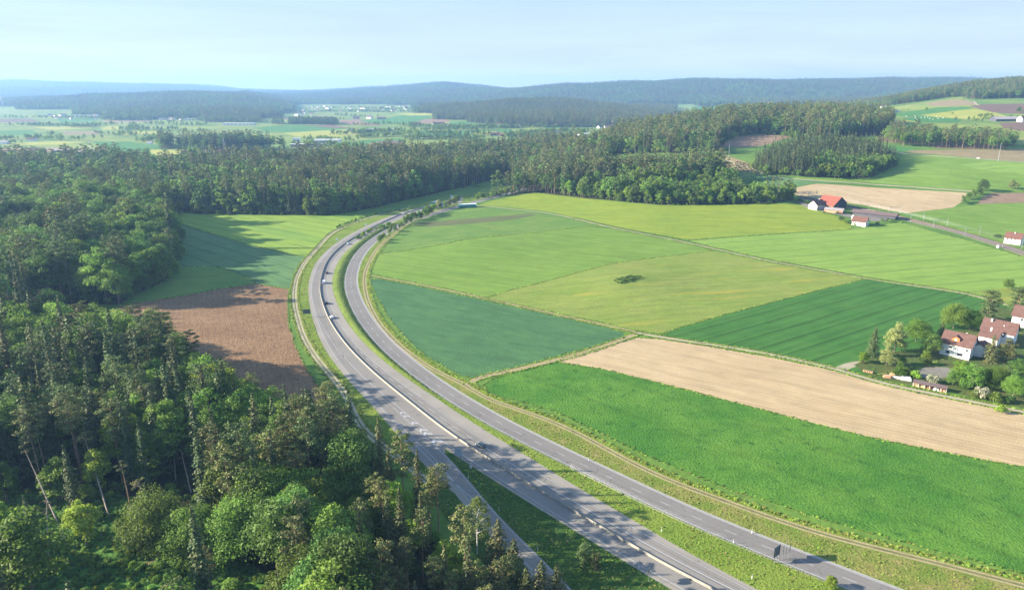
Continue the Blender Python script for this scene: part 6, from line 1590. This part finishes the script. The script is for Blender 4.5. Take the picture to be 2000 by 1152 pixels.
for i in range(5):
    c_ = addv(c, al, -Ls*.38+i*Ls*.19); q = empty('wood_stack', (c_[0], c_[1], 0), al); meta(q, ['pale plank stack at the left end inside the woodshed', 'tan wood stack second from the left inside the woodshed', 'low log stack in the middle of the woodshed', 'white wrapped stack right of the middle in the woodshed', 'orange brown stack at the right end of the woodshed'][i], 'wood stack')
    for j in range(4):
        m = MB(); m.box((0, 0, .15+.3*j), (2.6-.2*j, 1.6, .26)); m.build('plank_layer', [P['log'], P['log'], P['wood'], P['sheet'], P['brick']][i], q)
for px, py, L2, W2, h2, mt, nm, lab in [(1697, 727, 5, 1.6, 1.0, 'log', 'log_pile', 'heap of pale logs beside the lane corner'), (1732, 737, 3.4, 2.2, 1.3, 'brick', 'plank_stack', 'reddish plank stack left of the white sheets'), (1742, 735, 2.6, 1.6, 1.9, 'log', 'plank_stack', 'leaning tan boards between the reddish planks and white sheets'), (1756, 739, 6, 2.4, .8, 'sheet', 'sheet_stack', 'low stack of white corrugated sheets left of the woodshed'), (1770, 742, 4.5, 2.2, 1.6, 'sheet', 'sheet_stack', 'higher slanting stack of grey white sheets touching the woodshed')]:
    p = gp(px, py); q = empty(nm, (*p, 0), al+rng.normal()*.2); meta(q, lab, 'pile')
    if nm == 'log_pile':
        for j in range(12):
            m = MB(); x = -L2/2+(j % 6)*.8; m.tube((x, -.9, .25+.45*(j//6)), (x+.1, .9, .25+.45*(j//6)), .24, .22, 8); m.build('log', P['log'], q)
    else:
        for j in range(4):
            m = MB(); m.box((rng.normal()*.15, rng.normal()*.1, h2*(j+.5)/4), (L2*(1-.06*j), W2, h2/4*.85), rng.normal()*.06); m.build('board', P[mt], q)
p = gp(1908, 733); r = empty('red_parasol', (*p, 0)); meta(r, 'folded orange red parasol among the dark garden trees', 'parasol'); m = MB(); m.tube((0, 0, 0), (0, 0, 1.0), .05, n=6); m.build('pole', P['white'], r); m = MB(); m.tube((0, 0, .9), (0, 0, 3.0), .32, .06, 8); m.build('canopy', P['orange_wood'], r)
p = gp(1982, 737); r = empty('garden_shed', (*p, 0), .3); meta(r, 'flat pale garden shed roof at the right end of the garden', 'shed'); m = MB(); m.box((0, 0, 1.2), (4, 2.6, 2.4)); m.build('walls', P['wood'], r); m = MB(); m.box((0, 0, 2.5), (4.6, 3.2, .16)); m.build('roof', P['sheet'], r)
# green field tunnel
def tunnel(px0, py0, px1, py1, w, h, lab):
    a = np.array(gp(px0, py0)); b = np.array(gp(px1, py1)); d = b-a; L_ = float(np.linalg.norm(d)); an = math.atan2(d[1], d[0]); c = (a+b)/2 + np.array([-math.sin(an), math.cos(an)])*w/2
    r = empty('field_tunnel', (c[0], c[1], ht(*c)), an); meta(r, lab, 'tunnel shelter')
    n = 12; arc = [(-w/2*math.cos(math.pi*i/n), h*math.sin(math.pi*i/n)**.75) for i in range(n+1)]
    side = MB(); topm = MB()
    for i in range(n):
        t = topm if 4 <= i <= 8 else side
        (y0, z0), (y1, z1) = arc[i], arc[i+1]; 
        for k in range(8):
            x0, x1 = -L_/2+L_*k/8, -L_/2+L_*(k+1)/8; t.poly([(x0, y0, z0), (x1, y0, z0), (x1, y1, z1), (x0, y1, z1)])
    side.build('side_cover', P['teal'], r); topm.build('roof_cover', P['tarp_white'], r)
    for sg in (-1, 1):
        m = MB(); m.poly([(sg*L_/2*.998, y, z) for y, z in (arc if sg > 0 else arc[::-1])]); m.build('end_cover', P['teal'], r)
    for k in range(9):
        m = MB(); x = -L_/2+L_*k/8
        for i in range(n): m.tube((x, arc[i][0]*1.01, arc[i][1]*1.01), (x, arc[i+1][0]*1.01, arc[i+1][1]*1.01), .07, n=3, cap=False)
        m.build('hoop', P['tarp_white'] if k in (0, 8) else P['teal'], r)
tunnel(897, 407, 931, 405.5, 9, 4.6, 'green tarpaulin tunnel with white top at the end of the yellowing field')
tunnel(850, 401, 858, 399, 8, 4.0, 'smaller green tarpaulin shelter half hidden behind the roadside row')
# ------------------------------------------------------------------ far buildings, pylons, masts
hg = G_(77); NH = 0
HW = ['white walled', 'cream walled', 'grey walled']; 
def far_house(px, py, L_, W2, wh, rh, rz, wall, roof, name, label, cat='house', group=None):
    p = gp(px, py); z = ht(*p); r = empty(name, (*p, z), rz); meta(r, label, cat, group); a, b = L_/2, W2/2
    m = MB(); m.v = [(-a,-b,-1),(a,-b,-1),(a,b,-1),(-a,b,-1),(-a,-b,wh),(a,-b,wh),(a,b,wh),(-a,b,wh),(-a,0,wh+rh),(a,0,wh+rh)]; m.f = [(0,1,5,4),(2,3,7,6),(1,2,6,9,5),(3,0,4,8,7)]; m.m = [0]*4; m.build('walls', P[wall], r)
    m = MB()
    for sg in (-1, 1): m.poly([(-a-.5, 0, wh+rh+.05), (a+.5, 0, wh+rh+.05), (a+.5, sg*(b+.6), wh-.3), (-a-.5, sg*(b+.6), wh-.3)][::sg])
    m.build('roof', P[roof], r); return r
def far_flat(px, py, L_, W2, h, rz, wall, name, label, cat='building'):
    p = gp(px, py); r = empty(name, (*p, ht(*p)), rz); meta(r, label, cat); m = MB(); m.box((0, 0, h/2-1), (L_, W2, h+2)); m.build('walls', P[wall], r); m = MB(); m.box((0, 0, h+.3), (L_+.6, W2+.6, .5)); m.build('roof', P['conc'], r)
    for k in range(max(2, int(L_/14))): m = MB(); m.box((-L_/2+(k+.5)*L_/max(2, int(L_/14)), -W2/2-.06, h*.55), (L_/max(2, int(L_/14))*.7, .1, h*.25)); m.build('window', P['glass'], r)
    return r
places = [('below the left wooded hill', (90, 400), (229, 243), 34), ('in the central hill village', (570, 840), (207, 219), 44), ('left of the small dark copse', (520, 620), (216, 228), 12), ('in the village beyond the right woods', (1190, 1350), (222, 240), 30), ('at the foot of the left hills', (20, 180), (205, 213), 10)]
HS = {}
for wtxt, (xa, xb), (ya, yb), n in places:
    for i in range(n):
        px = hg.uniform(xa, xb); t = (px-xa)/(xb-xa)
        if wtxt.startswith('below'): py = 226 + 4*t + hg.uniform(0, 7)
        elif 'right woods' in wtxt: py = 236 - 12*t + hg.uniform(-2, 6)
        else: py = hg.uniform(ya, yb)
        wl = ['wall', 'wall', 'wall_cream', 'wall_grey'][int(hg.integers(4))]; rf = ['roof_old', 'roof_brown', 'roof_grey', 'roof_dark', 'roof_old'][int(hg.integers(5))]
        big = hg.uniform() < .25; L_, W2 = (hg.uniform(18, 32), hg.uniform(12, 16)) if big else (hg.uniform(11, 16), hg.uniform(9, 12))
        lab = f"{'long' if big else 'small'} {dict(wall='white', wall_cream='cream', wall_grey='grey')[wl]} house with {dict(roof_old='reddish', roof_brown='brown', roof_grey='grey', roof_dark='dark')[rf]} roof {wtxt}"
        HS.setdefault(lab, []).append((px, py, far_house(px, py, L_, W2, hg.uniform(5, 8), hg.uniform(3, 5), hg.uniform(-.7, .7), wl, rf, 'village_house', lab, 'house', 'houses ' + wtxt)))
for lab, rs in HS.items():
    rs.sort(key=lambda q: q[0]); ordinals(rs, lab, None) if len(rs) <= 9 else [ordinals(rs[len(rs)*k_//3:len(rs)*(k_+1)//3], lab, nm_) for k_, nm_ in enumerate(('left third', 'middle third', 'right third'))]
for args in [
 (74,297,30,16,4,6,.1,'wood_dark','roof_dark','field_barn','dark barn with bluish roof beyond the left wood'), (124,297,40,12,4,3,0,'wood_dark','roof_grey','field_barn','long low barn right of the bluish roofed one beyond the left wood'), (172,302,44,12,4,3,0,'wood_dark','roof_grey','field_barn','long grey roof just above the tops of the left wood'),
 (390,303,60,16,4,5,.1,'wood_dark','roof_brown','farm_building','long brown roofed farm building in front of the round copse'), (365,305,20,14,5,5,.6,'wall','roof_dark','farm_building','white farm building left of the long brown roof'), (430,301,34,16,4,5,-.1,'wood','roof_brown','farm_building','brown roofed building right of the lattice pylon'),
 (696,233,30,16,6,7,.2,'wall_cream','roof_old','farmstead','reddish farmstead among trees below the village'), (722,232,26,16,7,8,-.5,'wall','roof_dark','farmstead','white gabled farmhouse with dark roof below the village'), (745,233,40,16,5,6,.1,'wood','roof_dark','farmstead','long dark farm roof right of the white gable'),
 (814,244,34,16,5,6,.2,'wood','roof_brown','farmstead','brown farm roof left of the tree belt in the valley centre'), (856,246,46,20,6,8,.3,'wall_cream','roof_brown','farmstead','big brown farm roofs in the tree belt of the valley centre'), (870,248,22,14,6,6,-.4,'wall','roof_old','farmstead','small reddish farm roof right of the big brown ones'),
 (968,265,30,14,6,4,0,'wood_dark','roof_brown','farm_building','dark box like farm building in the valley trees'), (978,266,20,12,4,4,0,'wall','roof_old','farm_building','white low house right of the dark farm building'),
 (975,245,24,12,5,4,0,'wall','roof_old','farmstead','reddish roofs at the foot of the brownish wooded hill'), (1012,249,26,12,5,4,0,'wall','roof_grey','farmstead','white walled farm in front of the brownish wooded hill'),
 (1170,251,14,12,5,6,.9,'wall','roof_brown','farmstead','white gabled house left of the dark silo'), (1188,250,30,14,5,5,.2,'wall_cream','roof_brown','farmstead','cream farm building beneath the dark silo'),
 (1245,224,30,20,9,6,0,'roof_red','roof_red','village_barn','bright red barn in the middle of the distant valley village'),
 (1978,236,90,22,4,5,.05,'wood_dark','roof_grey','hill_farm','long grey farm roof on the right hill'), (1996,238,16,12,7,5,.3,'wall','roof_old','hill_farm','white house at the right end of the hill farm'), (63,276,22,12,5,4,.1,'wall','roof_brown','farmhouse_far','small white house left of the field hedge at far left'), (5,282,30,14,6,4,.1,'wall','roof_grey','farmhouse_far','pale house at the extreme left below the hedges'), (1724,212,14,10,4,4,0,'wall','roof_grey','hill_house','small white house on the saddle left of the white hall'),
 (293,282,12,8,4,3,0,'wall','roof_grey','field_hut','tiny white hut left of the round copse')]:
    far_house(*args)
far_flat(733, 257, 42, 20, 9, .1, 'wall', 'white_hall', 'white hall with two bays at the valley road junction'); far_flat(760, 256, 40, 16, 5, 0, 'wall_grey', 'low_hall', 'low grey hall right of the white hall')
p = gp(730, 254)
far_house(711, 259, 44, 26, 3, 9, .5, 'log', 'wall_cream', 'gravel_shed', 'tan tent shaped depot left of the white hall', 'shed')
far_flat(640, 282, 66, 34, 12, .08, 'wall', 'factory', 'wide white factory with stepped roof beyond the wood', 'factory'); far_flat(618, 286, 40, 20, 7, .08, 'wall_grey', 'factory_annex', 'grey annex left of the stepped white factory', 'factory'); far_flat(580, 281, 18, 14, 15, .1, 'wall', 'factory_tower', 'white tower block left of the factory', 'factory'); far_flat(583, 288, 36, 18, 8, .1, 'wall_grey', 'workshop', 'grey workshop in front of the white tower block', 'factory'); far_flat(655, 285, 14, 12, 13, .08, 'wall', 'factory_tower', 'white stair tower at the right end of the factory', 'factory')
far_flat(1150, 266, 60, 26, 7, .2, 'wall_grey', 'depot', 'grey flat roofed depot half hidden in trees left of the dark silo'); far_flat(1210, 248, 80, 20, 6, 0, 'wall', 'long_stable', 'long white stable right of the dark silo', 'stable'); far_flat(378, 235, 70, 22, 7, 0, 'wall', 'white_hall', 'long white hall at the foot of the left wooded hill'); far_flat(468, 245, 120, 30, 8, 0, 'wall', 'white_hall', 'very long pale hall right of the hedge in the left valley'); far_flat(170, 229, 110, 26, 9, 0, 'wall', 'white_hall', 'long white hall in the village at the left'); far_flat(250, 230, 90, 24, 8, 0, 'wall_grey', 'grey_hall', 'grey hall right of the long white hall in the left village')
far_flat(1739, 220, 34, 22, 6, .1, 'wall', 'white_hall', 'white hall on the right hillside above the woods'); far_flat(1090, 259, 20, 12, 6, 0, 'wall', 'white_box_building', 'small white box building among the central valley trees')
far_flat(480, 284, 46, 4, 3, 0, 'wall', 'glasshouse', 'thin pale glasshouse left of the white tower block') if False else None
p = gp(1197, 247); r = empty('dark_silo', (*p, ht(*p))); meta(r, 'dark round silo with domed top rising above the long white stable', 'silo'); m = MB(); m.tube((0, 0, 0), (0, 0, 17), 4, 4, 14); m.build('silo_body', P['wood_dark'], r); m = MB(); m.tube((0, 0, 17), (0, 0, 19.5), 4, 1.2, 14); m.build('silo_dome', P['conc'], r)
p = gp(3, 209); r = empty('grain_tower', (*p, ht(*p))); meta(r, 'tall whitish tower at the far left in front of the hazy hills', 'tower')
for x, hh_ in ((-8, 58), (6, 66)): m = MB(); m.box((x, 0, hh_/2), (11, 12, hh_)); m.build('tower_shaft', P['wall_cream'], r)
m = MB(); m.box((-1, 0, 20), (30, 12, 40)); m.build('tower_base', P['wall'], r)
def pylon(px, py, h, lab, rz=0):
    p = gp(px, py); r = empty('power_pylon', (*p, ht(*p)), rz); meta(r, lab, 'pylon'); m = MB(); w = h*.09
    for sx in (-1, 1):
        for sy in (-1, 1): m.tube((sx*w, sy*w, -1), (sx*w*.18, sy*w*.18, h), .16, .1, 4)
    for k in range(7):
        z0 = h*k/7; z1 = h*(k+1)/7; w0 = w*(1-.82*k/7); w1 = w*(1-.82*(k+1)/7)
        for sy in (-1, 1): m.tube((-w0, sy*w0, z0), (w1, sy*w1, z1), .08, n=3); m.tube((w0, sy*w0, z0), (-w1, sy*w1, z1), .08, n=3)
        for sx in (-1, 1): m.tube((sx*w0, -w0, z0), (sx*w1, w1, z1), .08, n=3)
    m.build('lattice_mast', P['steel'], r)
    for z_, l_2 in ((h*.72, h*.22), (h*.84, h*.28), (h*.95, h*.18)):
        q = MB(); q.tube((-l_2, 0, z_), (l_2, 0, z_), .15, n=4); q.tube((-l_2, 0, z_), (0, 0, z_+h*.05), .08, n=3); q.tube((l_2, 0, z_), (0, 0, z_+h*.05), .08, n=3); q.build('cross_arm', P['steel'], r)
    return r
pylon(439, 298, 32, 'lattice power pylon in front of the round copse'); pylon(178, 300, 30, 'thin lattice pylon above the left wood beside the long grey roof', .3); pylon(687, 268, 34, 'lattice pylon at the edge of the yellow valley field', .2)
def lonepole(px, py, h, lab):
    p = gp(px, py); r = empty('power_pole', (*p, ht(*p)), .2); meta(r, lab, 'pole'); m = MB(); m.tube((0, 0, -1), (0, 0, h), .32, .2, 6); m.build('pole', P['grey'], r); m = MB(); m.tube((-1.6, 0, h*.95), (1.6, 0, h*.95), .12, n=4); m.build('cross_arm', P['grey'], r)
lonepole(1949, 315, 25, 'slender power pole beside the country lane on the right slope'); lonepole(1423, 308, 20, 'slender power pole between the bare field and the spruce wood'); lonepole(1177, 366, 30, 'tall thin pole at the left end of the tall pines')
r = empty('power_line', (0, 0, 0)); meta(r, 'thin power lines crossing above the middle wood', 'power line')
m_ = []
for off_ in (-5, 0, 5, 9):
    m = MB(); pts_ = []
    for t in np.linspace(0, 1, 25):
        px = 700 + 700*t; y = 1010 + off_*2 + 60*t; x = (px-1000)/F*y; zt = 45 + off_*.35 + 14*(2*t-1)**2*0.6; pts_.append((x, y, zt + 6*t))
    for a_, b_ in zip(pts_, pts_[1:]): m.tube(a_, b_, .05, n=3, cap=False)
    m.build('cable', P['steel'], r)
p = gp(523, 181); r = empty('radio_mast', (p[0], p[1], ht(*p))); meta(r, 'thin radio mast on the skyline of the left hills', 'mast')
m = MB(); m.tube((0, 0, 0), (0, 0, 100), 1.3, .8, 5); m.build('mast_shaft', P['steel'], r); m = MB(); m.tube((0, 0, 60), (0, 0, 64), 2.6, 2.6, 8); m.build('antenna_ring', P['steel'], r)
b0 = None
for i, (px, py) in enumerate([(1747,229),(1770,228),(1787,227),(1788,231),(1799,230),(1806,230),(1812,229),(1816,232),(1829,228),(1832,232),(1791,234),(1822,234),(1842,231)]):
    p = gp(px, py)
    if b0 is None:
        b0 = empty('hay_bale', (0, 0, 0)); m = MB(); m.tube((-.8, 0, .8), (.8, 0, .8), 1.1, 1.1, 12); m.build('wrapped_roll', P['tarp_white'], b0); r = b0
    else: r = copy_tree(b0)
    r.location = (*p, ht(*p)); r.scale = (.62,)*3; r.rotation_euler = (0, 0, i*.7); meta(r, 'white wrapped hay bale dotted over the hillside meadow below the white hall', 'hay bale', 'white bales on the hillside meadow')
# ------------------------------------------------------------------ tall grass and weeds along field borders, verges and tracks
def tuft(g, h, r, n, w):
    a = g.uniform(0, 6.28, n); rr = r*np.sqrt(g.uniform(0, 1, n)); X = rr*np.cos(a); Y = rr*np.sin(a); hh = h*g.uniform(.5, 1.1, n)
    lx, ly = g.normal(0, .3, n)*h, g.normal(0, .3, n)*h; b = g.uniform(0, 6.28, n); wx, wy = np.cos(b)*w, np.sin(b)*w
    V = np.stack([np.c_[X-wx, Y-wy, 0*X], np.c_[X+wx, Y+wy, 0*X], np.c_[X+lx+wx*.6, Y+ly+wy*.6, hh], np.c_[X+lx-wx*.6, Y+ly-wy*.6, hh]], 1).reshape(-1, 3)
    return V
LM['weed'] = leaf_mat('verge_weeds', (.26, .42, .08, 1), .45); LM['straw'] = leaf_mat('dry_stems', (.42, .38, .17, 1), .35); LM['dgrass'] = leaf_mat('margin_grass', (.14, .25, .055, 1), .35)
GC = bpy.data.collections.new('grass_shapes'); GK = []
for i, (h, r, n, w, lm) in enumerate([(.55, .6, 60, .12, 'weed'), (.75, .5, 50, .10, 'grass'), (.45, .7, 60, .13, 'grass'), (.8, .45, 40, .09, 'straw'), (.6, .6, 60, .13, 'dgrass'), (.9, .5, 60, .12, 'dgrass')]):
    k = f'tuft{i}'; o = bpy.data.objects.new(k, gmesh(k, tuft(G_(500+i), h, r, n, w), None, [LM[lm]])); GC.objects.link(o); GK.append(k)
NG2 = scatter_nodes(GC)
gg = G_(9); gr = []
def putrow(C, step, spread, keys, sc=(.6, 1.2), ymax=760):
    C = resample(np.array(C), step)
    for p in C:
        if p[1] > ymax or p[1] < 60: continue
        x = p[0]+gg.normal(0, spread); y = p[1]+gg.normal(0, spread)
        gr.append((x, y, 0., keys[int(gg.integers(len(keys)))], gg.uniform(*sc), gg.uniform(0, 6.28)))
for nme, P_, mt in LAY:
    if nme.endswith('field') or nme in ('flower_meadow', 'grass_ley', 'grass_margin'):
        if nme == 'valley_field': continue
        Q = P_ + P_[:1]; putrow(Q, 1.3, .35, ['tuft4', 'tuft0', 'tuft2'], (.35, .8))
for C, d, kk, st in ((TRf, 2.9, ['tuft0','tuft1','tuft2','tuft0'], .7), (TRf, 3.7, ['tuft0','tuft1','tuft2','tuft0'], .8), (TB, 2.6, ['tuft4','tuft0'], 1.6), (TB, -2.9, ['tuft4','tuft5'], 1.0), (TD, -2.6, ['tuft4','tuft0'], 1.1), (TD, 2.9, ['tuft4','tuft0'], 1.4), (TC, 2.6, ['tuft4','tuft0'], 1.1), (TC, -2.6, ['tuft0','tuft2'], 2.0), (TE, 2.0, ['tuft2','tuft1'], .8), (TL, -2.6, ['tuft2','tuft1','tuft4'], .8), (TL, 2.6, ['tuft2','tuft1'], .8)):
    putrow(offset(C, d), st, .4, kk, (.4, .95))
# verges: every grassy triangle of the road corridor
vt = [k for k, (nme, P_, mt) in enumerate(LAY) if nme in ('grass_verge', 'dry_verge', 'slip_road_verge')]
msk = np.isin(top, vt); T3 = VX[TRI[msk]]; ar = .5*np.abs((T3[:, 1, 0]-T3[:, 0, 0])*(T3[:, 2, 1]-T3[:, 0, 1]) - (T3[:, 1, 1]-T3[:, 0, 1])*(T3[:, 2, 0]-T3[:, 0, 0]))
cyc = T3.mean(1)[:, 1]; wgt = np.where((cyc > 120) & (cyc < 620), ar, 0); tot = wgt.sum(); nV = 12000
idx = gg.choice(len(T3), nV, p=wgt/tot); u_ = gg.uniform(0, 1, (nV, 2)); fl_ = u_.sum(1) > 1; u_[fl_] = 1-u_[fl_]
Pt = T3[idx, 0] + u_[:, :1]*(T3[idx, 1]-T3[idx, 0]) + u_[:, 1:]*(T3[idx, 2]-T3[idx, 0])
nzv = _vn(Pt[:, 0]+3000, Pt[:, 1], 9)+.5
for (x, y), nz in zip(Pt, nzv):
    if nz < .45 and gg.uniform() < .7: continue
    kk = ['tuft1', 'tuft2', 'tuft0', 'tuft2', 'tuft3'][int(gg.integers(5))] if nz > .55 else ['tuft2', 'tuft0', 'tuft1'][int(gg.integers(3))]
    gr.append((x, y, 0., kk, gg.uniform(.2, .5), gg.uniform(0, 6.28)))
gr2 = np.array([(r[0], r[1]) for r in gr]); gz = terr(gr2[:, 0], gr2[:, 1])
bk = []
for r0, r1 in zip(BANKROWS, BANKROWS[1:]):
    for i in range(1, 8):
        for _q in range(1 if i < 5 else 2):
            a, b = gg.uniform(0, 1, 2); A0, A1, B0, B1 = np.array(r0[i]), np.array(r0[i+1]), np.array(r1[i]), np.array(r1[i+1])
            p = (A0*(1-a)+A1*a)*(1-b) + (B0*(1-a)+B1*a)*b
            bk.append((p[0], p[1], p[2]-.03, ['tuft0', 'tuft1', 'tuft2'][int(gg.integers(3))] if i < 5 else ['tuft4', 'tuft5'][int(gg.integers(2))], gg.uniform(.2, .45), gg.uniform(0, 6.28)))
scatter('tall_grass', [(r[0], r[1], float(z)-.02, *r[3:]) for r, z in zip(gr, gz)] + bk, 'tall grass and weeds on the verges and field borders', None, NG2, GK)
# ------------------------------------------------------------------ the hazy air
mh, t_, n_, l_ = newmat('air_haze')
pv = n_('ShaderNodeVolumePrincipled'); pv.inputs['Color'].default_value = (.32, .58, 1.0, 1); pv.inputs['Density'].default_value = 8.8e-5; pv.inputs['Anisotropy'].default_value = .2
om = n_('ShaderNodeOutputMaterial'); l_(pv.outputs['Volume'], om.inputs['Volume'])
hz = MB(); zmin = -1.5; zmax = 330
hz.box((0, 6300, (zmin+zmax)/2), (28400, 15800, zmax-zmin))
ho = hz.build('haze', mh); ho['kind'] = 'stuff'; ho['label'] = 'pale blue summer haze over the whole valley'
